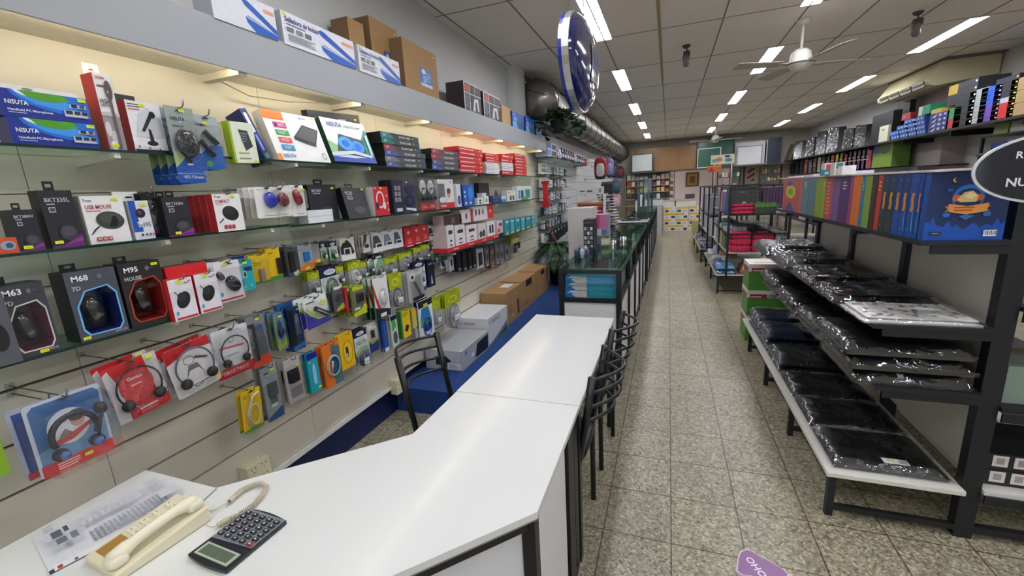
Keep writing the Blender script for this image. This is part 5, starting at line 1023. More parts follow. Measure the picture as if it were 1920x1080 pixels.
# lowest row
F = FX3(-1.72, (459,815),(495,797),(439,742))
def cabl(o, F): m = MB(); m.tube([(F.w*.3,F.h*.15,.01),(F.w*.2,F.h*.5,.012),(F.w*.5,F.h*.85,.012),(F.w*.8,F.h*.9,.01)], .0035, '#d8d8d8', n=6); m.tube([(F.w*(.55+.25*math.cos(2*PI*q/14)),F.h*(.4+.25*math.sin(2*PI*q/14)),.01) for q in range(14)], .003, '#cfcfcf', n=6, closed=True); m.build('cable', o)
blister('cable_pack', 'yellow card with a white looped cable, lowest and leftmost of the row', F, '#dcb71c', [('p',[(0,0),(1,0),(1,.08),(.5,.1),(0,.05)],'#5a9a3a'),('l',.1,.8,.5,.9,2,'#9a7f10')], inner=cabl, d=.022, n=1)
lowrow = [
 ('grey and white clamshell with a green square device', (487,694,534,776), '#8f9898', [('p',[(0,0),(1,0),(1,.2),(0,.08)],'#2f5080'),('r',.28,.3,.75,.7,'#5a6c64'),('r',.38,.45,.62,.66,'#6fa860'),('l',.15,.85,.5,.92,1,'#44484e'),('r',.3,.24,.7,.3,'#c9cdd0')], (.7,.92), '#50585c'),
 ('rounded clear clamshell with a black card reader', (530,680,573,742), '#b0a9a6', [('r',.12,.46,.85,.76,'#1b1b1d'),('r',.5,.62,.75,.7,'#c8c8cc'),('r',.2,.1,.9,.34,'#7a787a')], (.8,.82), '#16161a'),
 ('teal box with a pale blue bottle shape', (573,666,604,728), '#1f9aa8', [('r',0,.84,1,1,'#1a1f8c'),('p',[(.38,.2),(.7,.2),(.7,.62),(.58,.72),(.5,.72),(.38,.62)],'#8fc0e4'),('l',.1,.75,.4,.79,1,'#bfe4e8')], (.85,.08), None),
 ('orange and blue bag with a ring of grey cable', (602,653,645,712), '#d9762a', [('p',[(.5,0),(1,0),(1,.9),(.5,.95)],'#4f6c72'),('p',[(0,0),(.5,0),(.5,.95),(0,.9)],'#d8702a'),('e',.62,.5,.2,.3,'#27567a')], None, 'coil'),
 ('yellow clamshell with a small black receiver in a ring', (633,632,668,682), '#e0b314', [('e',.55,.46,.38,.36,'#c99a10'),('e',.55,.46,.28,.28,'#e6bf2a'),('r',.4,.32,.58,.62,'#232325'),('r',.42,.34,.52,.44,'#d0d0d0')], None, None),
 ('clear and white clamshell with a small black square device', (688,612,711,654), '#cfcbbf', [('r',.3,.5,.72,.78,'#1d1d1f'),('p',[(0,0),(1,0),(1,.35),(.4,.28),(0,.4)],'#1f2f7a'),('p',[(0,.4),(.4,.28),(1,.35),(1,.42),(.4,.36),(0,.48)],'#7fb04a')], None, None),
 ('clear pack of blue strips', (715,602,730,656), '#2a4f9c', [('r',.1,.15,.3,.95,'#1c3c8a'),('r',.4,.1,.6,.95,'#3d6fc0'),('r',.7,.15,.9,.95,'#1c3c8a'),('r',0,0,1,.12,'#c9d4e0')], None, None),
 ('navy headed pack with a green swirl and grey cable', (731,594,749,645), '#c8d4cc', [('r',0,.85,1,1,'#161a3c'),('p',[(.1,.5),(.8,.6),(.7,.85),(.1,.85)],'#4fa04a'),('e',.5,.28,.35,.2,'#50535a')], None, None),
 ('yellow box with a green side and a small black device', (750,585,772,627), '#dfc019', [('p',[(.3,.25),(.6,.18),(.85,.38),(.5,.46)],'#2a2418'),('l',.2,.75,.8,.9,2,'#6a8a2a'),('r',0,0,.12,1,'#3f8a3a')], None, None),
 ('small clear and yellow pack left of the navy headed blue cable pack', (772,580,783,612), '#c9b860', [('r',.1,.5,.9,.95,'#d8b820')], None, None),
 ('navy headed white pack with a green swirl and blue cable', (783,568,815,622), '#dde3e8', [('r',0,.82,1,1,'#161a24'),('p',[(.05,.45),(.9,.35),(.7,.8),(.2,.8)],'#2f7ab0'),('p',[(.05,.3),(.8,.25),(.9,.42),(.1,.5)],'#4fa050'),('e',.55,.25,.3,.12,'#1f3f8a'),('r',.35,.8,.65,.9,'#d8c820')], None, 'coil2')]
for lb, px, c, P, stt, dev in lowrow:
    inn = None
    if dev == 'coil': inn = lambda o, F: coil(o, F, '#b0b4b0', cx=.5, cy=.48, rr=.38)
    elif dev == 'coil2': inn = lambda o, F: coil(o, F, '#1f3f9a', cx=.5, cy=.27, rr=.3)
    elif dev: inn = lambda o, F, dev=dev: gadget(o, F, dev, .5, .58, .55, .25, 'card_reader')
    pcard(lb + ' in the lowest row', px, c, P, x=-1.745, st=stt, inner=inn, cover=(lb[0] in 'grc' and 'strips' not in lb), n=1, side=('#1f7a3a' if 'green side' in lb else None))
pouch('navy headed bag lettered NISUTA with a green and blue wave', (661,624,695,688), NAVY2, [('r',0,.28,1,.84,'#dfe6e8'),('p',[(0,.28),(1,.28),(1,.45),(.5,.5),(0,.4)],'#1f58a8'),('p',[(0,.4),(.5,.5),(1,.45),(1,.56),(.5,.6),(0,.5)],'#8fc04a'),('t',.14,.66,.08,'NISUTA','#22307a',.74)], hh=.16, x=-1.76)
pouch('left lime headed bag of two above the grey printer box, with looped cable', (807,563,829,608), LIME2, inner=lambda o,F: coil(o,F,'#8b8f94',cy=.33,rr=.34), x=-1.77, hh=.4)
pouch('right lime headed bag of two above the grey printer box, with looped cable', (832,553,866,602), LIME2, inner=lambda o,F: coil(o,F,'#6c7076',cy=.3,rr=.32), x=-1.75, hh=.4)
# phone cases and grey packs before the cardboard boxes
pc = [((856,472,866,507),'#131316','black phone case pack, first of four'),((866,471,877,506),'#131316','black phone case pack, second of four'),((877,469,886,503),'#18181b','black phone case pack, third of four'),((885,467,894,500),'#101012','black phone case pack, fourth of four'),
      ((893,468,908,500),'#b9bcc2','white edged pack with a black phone case'),((908,463,918,498),'#6a5450','brownish clear pack, first of three'),((918,462,928,500),'#5c4a46','brownish clear pack, second of three'),((928,459,937,494),'#7a6c68','brownish clear pack, third of three'),((936,458,946,494),'#6f7074','grey clear cable pack, left'),((945,456,956,485),'#5a5c62','grey clear cable pack, right')]
for k, (px, c, lb) in enumerate(pc):
    pcard(lb + ' under the red shelf display', px, c, [('r',.2,.15,.8,.8,'#17171a' if k < 5 else '#8a8482'),('r',.3,.05,.7,.1,'#cfcfd2'),('e',.5,.45,.2,.2,'#3a3a40')] if k > 3 else [('r',.2,.05,.8,.16,'#8a8c92'),('l',.2,.6,.8,.8,2,'#2a2a30')], x=-1.76, n=2, d=.014)
pouch('black bag with a yellow header by the palm', (957,447,977,473), '#c9b81e', inner=lambda o,F: gadget(o,F,'#20263a',.55,.4,.6,.5,'case'), x=-1.78)
# ---- red stepped display with speaker boxes ---------------------
ZS = onX((880,462), -1.66).z; yA = onX((838,455), -1.66).y; yB = onX((946,440), -1.60).y
gshelf(ZS-.002, yA-.05, 6.1, .26, [yA+.1, yA+.9, yA+1.7], 'lower glass shelf carrying the red edged speaker display and the teal boxes')
m = MB(); m.box((-1.895,yA,ZS-.001),(-1.66,yB,ZS+.035), '#c62a30'); 
for k in range(3): m.poly([(yA+.1+.3*k,0)]*3, 0, '#c62a30') if False else None
m.add([(-1.6595,yA+.1+.3*k+dy,ZS+dz) for k in range(5) for dy, dz in ((0,.01),(.1,.01),(.1,.022),(0,.022))], [(4*k,4*k+1,4*k+2,4*k+3) for k in range(5)], '#e8a0a0')
m.build('display_tray', label='low red tray under the white speaker boxes', cat='display tray')
Bt = ZS+.0355
for k, px in enumerate(((836,424,852,450),(852,424,873,450),(873,424,895,450))):
    F = FX(-1.665, *px, base=Bt); carton('speaker_box', 'white speaker box with black window, %s of three on the red tray' % ['left','middle','right'][k], F, .16, '#e2dddc', [('r',.25,.6,.8,.78,'#3a3638'),('p',[(.3,.25),(.5,.38),(.75,.28)],'#2a2a2c'),('r',.3,.08,.7,.14,'#55555a'),('l',.4,.85,.7,.9,1,'#a87a7a')], side='#c8b8b4')
F = FX(-1.665, 896,421, 912,450, base=Bt); carton('speaker_box', 'white box with two round black speaker pictures on the red tray', F, .16, '#d6cfc8', [('e',.32,.3,.2,.22,'#1e1e20'),('e',.72,.34,.2,.24,'#1e1e20'),('e',.72,.34,.1,.12,'#6a6a6a'),('e',.32,.3,.1,.11,'#6a6a6a')])
F = FX(-1.665, 913,417, 929,447, base=Bt); carton('speaker_box', 'white box with two dark tall speaker pictures on the red tray', F, .16, '#e0dedd', [('r',.25,.2,.48,.75,'#1d1d22'),('r',.56,.2,.8,.78,'#1d1d22')])
F = FX(-1.665, 931,415, 944,442, base=Bt); carton('speaker_box', 'white and red patterned box, rightmost on the red tray', F, .14, '#d9c4c4', [('e',.6,.7,.25,.15,'#5a4a50'),('r',.1,.1,.5,.4,'#c8505a')])
top = max(onX((852,424), -1.665).z, Bt+.08)+.003
for k, (px, c, P, lb) in enumerate((((831,405,866,420),'#3a2024',[('r',.4,.2,.6,.7,'#6a5a5c')],'dark maroon box lying on the speaker boxes'),((862,397,886,418),'#dccfcf',[('e',.5,.5,.08,.25,'#3a3a3c'),('r',.85,0,1,1,'#c62a30')],'white and red microphone carton, left of two on the speaker boxes'),((887,395,926,418),'#e0d4d4',[('r',.68,0,1,1,'#cb2b32'),('e',.12,.5,.04,.2,'#333333'),('e',.28,.5,.04,.2,'#333333'),('e',.45,.5,.04,.2,'#5a5a5c'),('p',[(.8,.35),(.88,.5),(.8,.6)],'#f0c0c0')],'white and red microphone carton, right of two on the speaker boxes'))):
    F = FX(-1.70, *px); F = FW((-1.70,F.o.y,top),(0,1,0),(0,0,1),F.w,F.h); carton('microphone_box', lb, F, .10, c, P, side='#b8a0a0')
zt2 = ZS-.001
for k in range(6):
    x0 = 946+10*k; F = FX(-1.64, x0,409-1.2*k, x0+9.6,440, base=zt2); F.h = onX((x0,413-1.5*k), -1.64).z-zt2
    F = FW((-1.64,F.o.y,zt2),(0,1,0),(0,0,1),F.w,F.h*.98)
    carton('router_box', 'teal router box, %s from the left on the lower far shelf' % ['first','second','third','fourth','fifth','last'][k], F, .14, '#3a9aa8', [('p',[(.1,0),(.9,0),(.8,.2),(.2,.15)],'#b8b84a'),('e',.5,.5,.2,.25,'#5fb4c4' if k%2 else '#2c6c80'),('r',.15,.82,.85,.92,'#bfe0e4')], side='#2f7f8c')
F = FX(-1.80, 948,386, 968,400, base=zt2+.125); 
for k in range(3):
    a = onX((948+17*k,402), -1.80); MB().box((0,0,0),(.09,.2,.06+.02*(k%2)), ['#4f9aa0','#2f7480','#3f8a98'][k]).build('router_box', M=Matrix.Translation((-1.88,a.y,zt2)), label='dark teal box at the back of the lower far shelf, ' + ['left','middle','right'][k], cat='box')
# ---- red fire hose like column at the end of the slat wall --------
a = onX((1000,338), -1.70); b = onX((1000,394), -1.70)
e = empty('red_pillar_display', 'bright red upright display column at the end of the slat wall', 'display column', (-1.74,6.36,b.z))
hgt = a.z-b.z
MB().box((-.05,-.03,0),(.05,.05,.05+hgt*.12), '#c01c22').build('base', e); MB().box((-.035,-.02,.0501+hgt*.12),(.035,.04,hgt*.88), '#cf2228').poly([(0,0)]*3,0,'#cf2228').build('column', e); MB().box((-.05,-.03,hgt*.88+.001),(.05,.05,hgt), '#b81a20').build('cap', e)
# ---- goods on the canopy ---------------------------------------
ZV = 2.3225
def seal(px, lab, x=-1.665, ttl=True, cut=False):
    F = FX(x, *px, base=ZV); 
    P = [('r',0,0,1,1,'#dfe0e6'),('p',[(.46,.82),(.5,.9),(.56,.86),(1,.30),(1,.12),(.5,.70)],'#2258b4'),('p',[(.48,.36),(.52,.44),(1,.15),(1,.0),(.62,.0),(.5,.22)],'#1f60c0'),('p',[(.5,.42),(1,.16),(1,.13),(.5,.36)],'#b9c0cc'),('r',.80,.72,.98,.82,'#e0a080')]
    if ttl: P += [('t',.04,.72,.15,'Selladora de bolsas','#4a4a8a',.42),('l',.05,.6,.4,.68,1,'#8a8a98'),('r',.05,.42,.13,.56,'#77777c'),('r',.16,.42,.24,.56,'#8a8a8e'),('r',.27,.42,.35,.56,'#6c6c72'),('l',.05,.12,.42,.36,4,'#a0a2aa')]
    return carton('bag_sealer_box', lab, F, .10, '#dfe0e6', P, side='#c9ccd4', st=(.04,.93))
seal((388,-40,522,74), 'white box with a blue bag sealer cropped by the top edge, leftmost on the canopy', ttl=False)
seal((524,17,667,124), 'white box lettered Selladora de bolsas, middle one of three on the canopy')
seal((669,82,751,154), 'white box lettered Selladora de bolsas, farthest of three on the canopy')
def kraft(px, lab, x, d, sticker_=True):
    F = FX(x, *px, base=ZV)
    return carton('cardboard_box', lab, F, d, KR, ([('r',.42,.22,.82,.58,'#2f5a9c'),('r',.45,.2,.8,.26,'#c9d0e0'),('e',.55,.5,.06,.05,'#d8dce6'),('l',.6,.3,.78,.5,4,'#9ab4dc'),('r',.52,.25,.6,.42,'#7aa8d8')] if sticker_ else [])+[('r',.88,.9,.94,.93,'#e6e02a')], side=col('#7d6142',.75,var=.1,scale=8))
kraft((752,68,823,178), 'tall brown cardboard box with a blue label, the farther one on the canopy', -1.68, .22)
kraft((690,28,752,150), 'tall brown cardboard box with a blue label behind the sealer boxes', -1.78, .12)
F = FX(-1.78, 650,30, 689,120, base=ZV); carton('cardboard_box', 'tall brown cardboard box partly hidden, nearest on the canopy', F, .12, KR, side=col('#7d6142',.75,var=.1,scale=8))
def wbox(px, lab, x=-1.68):
    F = FX(x, *px, base=ZV)
    P = [('r',0,0,1,1,'#2b282a'),('r',.0,.0,.04,1,'#d8d8d8'),('r',.0,.95,1,1,'#d0d0d0'),('r',.3,0,.33,1,'#cfcfcf'),('r',.0,.62,1,.65,'#cfcfcf'),('r',.05,.68,.28,.92,'#c23a34'),('r',.36,.72,.9,.90,'#5a3a38'),('p',[(.45,.05),(.55,.5),(.8,.55),(.85,.1),(.75,.1),(.7,.4),(.62,.4),(.58,.08)],'#c9c9cb'),('l',.06,.1,.28,.58,7,'#8a8a8c'),('r',.6,0,.62,1,'#b9b9b9')]
    return carton('machine_box', lab, F, .17, '#2b282a', P, side='#3a3033')
wbox((868,150,903,208), 'black, white and red gridded box, the nearer one on the canopy')
wbox((905,170,939,226), 'black, white and red gridded box, the farther one on the canopy')
F = FX(-1.70, 940,196, 958,232, base=ZV); carton('cardboard_box', 'small plain brown box between the gridded and the blue boxes on the canopy', F, .16, col('#c2a070',.7))
for k, px in enumerate(((960,208,983,241),(985,218,1002,249),(1004,226,1016,254))):
    F = FX(-1.68, *px, base=ZV); carton('blue_box', 'bright blue box with a grey device picture, %s of three at the end of the canopy' % ['first','second','third'][k], F, .14, '#1d5ec0', [('p',[(0,0),(.5,0),(.3,.5),(0,.4)],'#5fb4ea'),('r',.5,.12,.9,.62,'#5a616c'),('t',.12,.78,.12,'Bt','#e2ecfa',.3),('l',.1,.5,.4,.7,3,'#b8d4f2')], side='#123c8c')
# ================================================================ left wall beyond the canopy
def wbox3(name, lab, x0, x1, y0, y1, z0, z1, c, cat='box', group=None, P=None):
    m = MB(); m.box((x0,y0,0),(x1,y1,z1-z0), c)
    return m.build(name, M=Matrix.Translation((0,0,z0)), label=lab, cat=cat, group=group)
gshelf(2.09, 6.35, 9.6, .27, [6.6,7.6,8.6,9.4], 'far glass shelf high on the white slat wall carrying bottles')
NUM = ['first','second','third','fourth','fifth','sixth','seventh','eighth','ninth','tenth','eleventh','twelfth','thirteenth','fourteenth','fifteenth']
F = FX(-1.66, 1026,266, 1044,292, base=2.0905)
carton('speaker_box', 'blue and white box at the near end of the high far shelf', F, .18, '#c9cfe2', [('r',.0,.6,.4,1,'#24499a'),('r',.45,.55,.95,.95,'#1c1c22'),('r',.45,.08,.95,.45,'#1c1c22'),('r',.0,.1,.4,.5,'#7a8fc8')])
for k in range(13):
    y = 6.95+.19*k; c = ['#8f2f3a','#d8d8dc','#24366c','#2b2b30','#3a5fa0','#7a3a30','#3b3b40'][k % 7]; m = MB(); h = .2-.004*k
    m.lathe([(.03,0),(.034,.01),(.034,h*.6),(.02,h*.72),(.014,h*.75),(.014,h*.9),(.018,h*.9),(.018,h)], c, n=12); m.box((-.02,-.03,h*.2),(.035,.03,h*.5), '#d8d8dc')
    m.build('paint_bottle', M=Matrix.Translation((-1.70,y,2.0905)), label='bottle on the high far shelf, %s from the near end' % NUM[k], cat='bottle')
wbox3('craft_box', 'orange brown box at the far end of the high shelf', -1.86, -1.66, 9.35, 9.58, 2.0905, 2.22, '#b0572a')
for r_, (z, yA_, yB_, kind) in enumerate(((1.86,6.42,8.2,0),(1.66,6.42,8.1,1),(1.46,6.42,8.0,1),(1.24,6.42,8.2,2),(1.03,6.42,7.9,3),(.82,6.42,7.6,1))):
    gshelf(z-.012, yA_-.02, yB_+.2, .14, [yA_+.3, (yA_+yB_)/2], 'narrow far glass strip, %s from the top, between the red column and the marker rack' % NUM[r_])
    n = 15; g = 'small packs on the %s far strip' % NUM[r_]
    for k in range(n):
        y = yA_+(yB_-yA_)*k/n; w = (yB_-yA_)/n*.82; h = .10+.05*R.random()
        c = ['#e2e2e0','#26282c','#d8d8da','#34363c','#b9bcc4','#1c1d20','#8a8f9a','#2f4f9a' if kind == 3 else '#ececec'][(k*5+r_*3) % 8]
        if k < 3 and r_ < 3: c = '#e8e6e0'; h = .16
        m = MB(); m.box((0,0,0),(.05,w,h), c); m.poly([(0,0)]*3,0,c) if False else None
        m.add([(.0505,w*.15,h*.2),(.0505,w*.85,h*.2),(.0505,w*.85,h*.5),(.0505,w*.15,h*.5)], [(0,1,2,3)], '#55585f' if c[1] in 'ed' else '#b8bac0')
        m.add([(.0505,w*.15,h*.7),(.0505,w*.85,h*.7),(.0505,w*.85,h*.85),(.0505,w*.15,h*.85)], [(0,1,2,3)], ['#8a3a4a','#3a5fa8','#c9c9cc'][k % 3])
        m.build('ink_box', M=Matrix.Translation((-1.86+.07*(R.random()*.3),y,z-.0115)), label='small %s pack on the %s narrow far strip, %s from its near end' % ('white' if c[1] in 'ed' else 'dark', NUM[r_], NUM[k]), cat='box', group=g)
# black clamshells under the strips and grey cables
for k in range(9):
    F = FX(-1.70, 1034+5.6*k, 432-3*k, 1038.8+5.6*k, 458-5*k); m = MB(); m.box((0,0,-.02),(F.w,F.h,0), '#1f2024'); m.poly([(F.w*.2,F.h*.7),(F.w*.8,F.h*.7),(F.w*.8,F.h*.9),(F.w*.2,F.h*.9)], .0004, '#9a9ca2')
    m.build('tool_pack', M=F.M, label='black upright pack low on the far slat wall, %s from the near end' % NUM[k], cat='hanging pack'); hook(F, .5, 'black upright pack %s from the near end of the far wall' % NUM[k])
# ribbon roll rack and marker rack
e = empty('roll_rack', 'white wire rack holding rolls of red, brown and grey wrapping paper on the staff counter', 'rack', (-1.2,7.0,.2)); RW = '#d6d6d4'
MB().box((-.2,-.02,1.30),(.24,.0,1.42), RW).box((-.14,-.0208,1.35),(-.06,-.0202,1.37), '#55555a').box((-.03,-.0208,1.34),(.06,-.0202,1.37), '#66666a').box((.16,-.0208,1.33),(.2,-.0202,1.39), '#8a8f98').build('header_board', e)
for s in (-.2,.23): MB().box((s,-.02,0),(s+.012,.2,1.3), RW).build('side_frame', e)
for k, (z, c) in enumerate(((1.15,'#a8623a'),(1.08,'#b02a38'),(1.0,'#9c2430'),(.92,'#8f9a96'),(.84,'#7a2430'),(.76,'#8a8f92'))):
    m = MB(); m.tube([(-1.385,7.03,.2+z),(-.985,7.03,.2+z)], .032, col(c,.4), n=12); m.build('paper_roll', label='wrapping paper roll in the white rack, %s from the top' % NUM[k], cat='paper roll')
e = empty('marker_tower', 'tall white stepped rack of markers with many pale trays near the black column', 'rack', (-1.05,7.55,1.0))
for k in range(11):
    z = .40-.078*k+.35; m = MB(); M = Matrix.Translation((.02+.012*k,0,z*.62)); m.box((-.14,-.1,0),(.1,.1,.006), '#d9d9d8', M=M); m.prism([(.1,-.1),(.16,0),(.1,.1)], 0, .006, '#e2e2e0', M=M); m.build('tray', e)
    for q in range(3): MB().box((-.12+.07*q,-.09,.0062),(-.07+.07*q,-.05,.038), ['#8a3a50','#5f7f9a','#b0a84a','#6a4a8a','#c8c8c8'][(k+q)%5], M=M).build('marker_block', e)
MB().bar((-.02,-.11,.0),(.05,-.11,.5),.012,.012,'#e6e4e0').bar((.05,-.11,0),(-.12,-.11,.5),.012,.012,'#e6e4e0').build('brace', e)
MB().box((-.06,-.05,-.01),(.06,.05,0), '#d0d0d0').build('base', e)
e = empty('black_column', 'black upright column rising behind the marker rack', 'column', (-1.06,8.2,.2))
MB().box((-.11,-.06,0),(-.015,.06,1.46), '#1a1722').box((.0,-.06,0),(.1,.06,1.46), '#1a1722').build('shaft', e); MB().box((-.10,-.05,1.4601),(.09,.05,1.50), '#3a3c42').build('cap', e)
BP = []
def backpack(lab, px, y, d, c1, c2, c3):
    F = FY(y, *px); w, h = F.w, F.h; BP.append((F.o.x+w/2, y, F.o.z+h*1.07))
    e = empty('backpack', lab, 'backpack', M=F.M)
    m = MB(); m.blob((w/2,h*.5,0), w*.5, h*.5, d*.5, col(c1,.7), e=.6, nu=20, nv=12); m.build('body', e)
    m = MB(); m.blob((w*.52,h*.42,d*.36), w*.34, h*.33, d*.25, col(c2,.6), e=.7, nu=18); m.build('front_pocket', e)
    m = MB(); m.blob((w*.5,h*.15,d*.30), w*.42, h*.14, d*.22, col(c3,.6), e=.7, nu=18); m.build('lower_pocket', e)
    MB().tube([(w*.4,h*.96,0),(w*.45,h*1.08,0),(w*.55,h*1.08,0),(w*.6,h*.96,0)], .006, '#2a2a2e', n=6).build('handle', e)
    return e
backpack('red and black backpack with a white front pocket hanging nearest under the duct', (1114,296,1138,336), 9.3, .2, '#8f2420', '#c9c2c4', '#123a1c')
backpack('lilac and grey backpack hanging second under the duct', (1136,297,1151,333), 10.0, .2, '#6a5a86', '#8a86a8', '#34385a')
backpack('dark blue backpack hanging third under the duct', (1147,304,1159,334), 10.8, .2, '#1e2038', '#3a3a50', '#1a1a22')
backpack('dark backpack with a red patch hanging farthest under the duct', (1154,311,1171,334), 11.6, .25, '#26262c', '#7a2a2c', '#3a3a44')
backpack('violet and teal backpack hanging below the others', (1147,336,1164,362), 10.6, .2, '#4a4468', '#2f5a62', '#3a3458')
backpack('pink patterned backpack hanging lowest', (1148,364,1164,390), 10.6, .2, '#b08a90', '#c8a8a4', '#a87a80')
for k, (x, y, z) in enumerate(BP):
    MB().bar((-1.904,y,z),(x+.03,y,z),.014,.014,'#8a8a8c').box((-1.905,y-.03,z-.05),(-1.895,y+.03,z+.05),'#8a8a8c').build('hanging_rail', label='grey arm on the white slat wall holding a backpack, %s made fast from the near end' % NUM[k] if False else 'grey wall arm carrying the %s backpack counted from the nearest' % NUM[k], cat='rail')
# ================================================================ back wall
YS = 16.5
m = MB(); m.box((-1.25,YS-.25,2.02),(4.28,YB,2.06), '#4a4038'); m.build('board_shelf', label='long dark shelf across the rear wall carrying the large boards', cat='shelf')
def board(name, lab, px, c, frame=None, y=YS-.1, P=(), cat='board'):
    F = FY(y, *px, base=2.0605); m = MB(); m.box((0,0,-.02),(F.w,F.h,0), c); prints(m, F, P); o = m.build(name, M=F.M, label=lab, cat=cat)
    if frame:
        t = .03; k = MB()
        for a, b in (((0,0),(F.w,t)),((0,F.h-t),(F.w,F.h)),((0,t),(t,F.h-t)),((F.w-t,t),(F.w,F.h-t))): k.box((a[0],a[1],.001),(b[0],b[1],.012), frame)
        k.build('frame', o)
    return o
CORK = col('#9a7248', .35, var=.12, scale=30); GLB = col('#2f5d4a', .2, var=.05)
board('cork_board', 'wide brown board on the rear shelf, left one', (1188,281,1240,320), CORK, y=16.6)
board('cork_board', 'brown board wrapped in film on the rear shelf, middle one', (1236,277,1270,318), CORK, y=16.52)
board('cork_board', 'brown board on the rear shelf left of the green ones', (1268,275,1305,318), CORK, y=16.56)
board('whiteboard', 'small white framed board leaning before the brown boards at the left', (1184,290,1224,322), '#c3c9c6', '#3a3d3f', y=16.3)
board('chalkboard', 'large green board on the rear shelf', (1308,267,1374,310), GLB, '#1c2f28', y=16.5)
board('chalkboard', 'smaller green board with a pale frame before the large green one', (1308,279,1351,311), GLB, '#c3cbc6', y=16.38)
board('whiteboard', 'large white board on the rear shelf at the right', (1379,267,1437,306), '#d9d8da', '#b5b5b8', y=16.5)
board('whiteboard', 'smaller white board in front of the large white one', (1382,275,1428,306), '#dfdee4', '#8f9096', y=16.36)
board('panel', 'dark blue grey panel at the right end of the rear shelf', (1436,259,1463,303), '#283542', y=16.5)
# rear shelving left of the doorway
e = empty('rear_shelving', 'brown rear shelving full of small office goods left of the pink room', 'shelf unit', (-.45,16.75,0)); WD = '#7d6c58'
for x in (-1.05,-.2,.62): MB().box((x,-.25,0),(x+.03,.2,2.0), WD).build('upright', e)
for z in (.5,.86,1.1,1.34,1.56,1.78): MB().box((-1.02,-.24,z),(.62,.2,z+.02), '#b09f84').build('shelf_board', e)
for r_, z in enumerate((1.121,1.361,1.581,1.801)):
    for k in range(11):
        x = -1.42+.145*k; h = .09+.08*R.random(); c = [['#2a3040','#1f2430','#3b4660','#c9ccd0'],['#c9b27a','#8a5a3a','#6a4a3a','#c8a05a'],['#a8383c','#c9c4bc','#7a4440','#d0ccc4'],['#d6d2cc','#c8b8b0','#b8b4b0','#d8d4ce']][r_][k % 4]
        if abs(x+.65) < .09: continue
        wbox3('stock_box', 'small stock box on rear shelf %s from below, %s from the left' % (NUM[r_], NUM[k]), x, x+.12, 16.52, 16.7, z, z+h, c, group='small stock on rear shelf %s' % NUM[r_])
e = empty('rear_counter', 'pale low rear counter in front of the pink room', 'counter', (.35,16.35,0))
MB().box((-.55,-.15,1.02),(.55,.15,1.06), '#b8b0a2').build('counter_top', e); MB().box((-.53,-.13,0),(.53,.13,1.0199), '#cfc9be').build('front_panel', e); MB().box((-.14,-.145,0),(-.10,-.131,1.0198), '#3a3632').build('post', e)
wbox3('printer', 'small dark printer on the pale rear counter', .55, .85, 16.28, 16.45, 1.0605, 1.22, '#4a3a44', cat='printer')
F = FY(YB+1.585, 1286,324, 1310,349); carton('framed_picture', 'brown framed picture on the pink wall of the rear room', F, .02, '#5f4220', [('r',.12,.1,.88,.9,'#a87e35'),('r',.3,.25,.7,.75,'#6a5030')], cat='picture')
F = FY(17.199, 1402,316, 1414,339); carton('striped_sign', 'small sign with red and white diagonal stripes on the rear wall', F, .02, '#dcd4d0', [('p',[(0,.1),(1,.45),(1,.7),(0,.35)],'#a8362c'),('p',[(0,.55),(1,.9),(1,1),(.6,1),(0,.8)],'#a8362c'),('p',[(.3,0),(1,0),(1,.25)],'#a8362c')], cat='sign')
# dark posts of the room divider, shelves at the right of the doorway
m = MB(); m.box((1.42,16.7,0),(1.47,16.76,2.02), '#26221f').box((2.36,16.7,0),(2.42,16.76,2.02), '#26221f'); m.build('divider_post', label='pair of dark uprights under the rear board shelf', cat='post')
e = empty('rear_rack', 'dark rear rack with plants and bottles between the dark uprights', 'shelf unit', (1.9,16.5,0))
for z in (.9,1.3,1.7): MB().box((-.35,-.12,z),(.35,.12,z+.02), '#2a2622').build('shelf_board', e)
for x in (-.35,.33): MB().box((x,-.12,0),(x+.02,.12,2.0), '#2a2622').build('upright', e)
for r_, z in enumerate((1.3205,1.7205)):
    for k in range(7): wbox3('stock_box', 'small pack on the dark rear rack, row %s, %s from the left' % (NUM[r_], NUM[k]), 1.6+.09*k, 1.67+.09*k, 16.42, 16.55, z, z+.08+.09*((k*3)%4)/3, ['#d0d2cc','#3b6a3a','#b03a34','#e0e0dc','#4a6a8a'][(k*2+r_)%5], group='packs on the dark rear rack')
e = empty('rear_rack', 'narrow rear rack of small goods at the far right of the rear wall', 'shelf unit', (3.15,16.6,0))
for z in (.9,1.2,1.5,1.75): MB().box((-.3,-.12,z),(.3,.12,z+.02), '#5a4e44').build('shelf_board', e)
for x in (-.32,.30): MB().box((x,-.12,0),(x+.02,.12,2.0), '#5a4e44').build('upright', e)
for r_, z in enumerate((1.2205,1.5205,1.7705)):
    for k in range(6): wbox3('stock_box', 'small pack on the narrow rear rack, row %s, %s from the left' % (NUM[r_], NUM[k]), 2.88+.09*k, 2.95+.09*k, 16.52, 16.65, z, z+.07+.07*((k*3)%4)/3, ['#c8b8a0','#7a8a5a','#b08a8a','#55606a','#c8a86a'][(k*2+r_)%5], group='packs on the narrow rear rack')
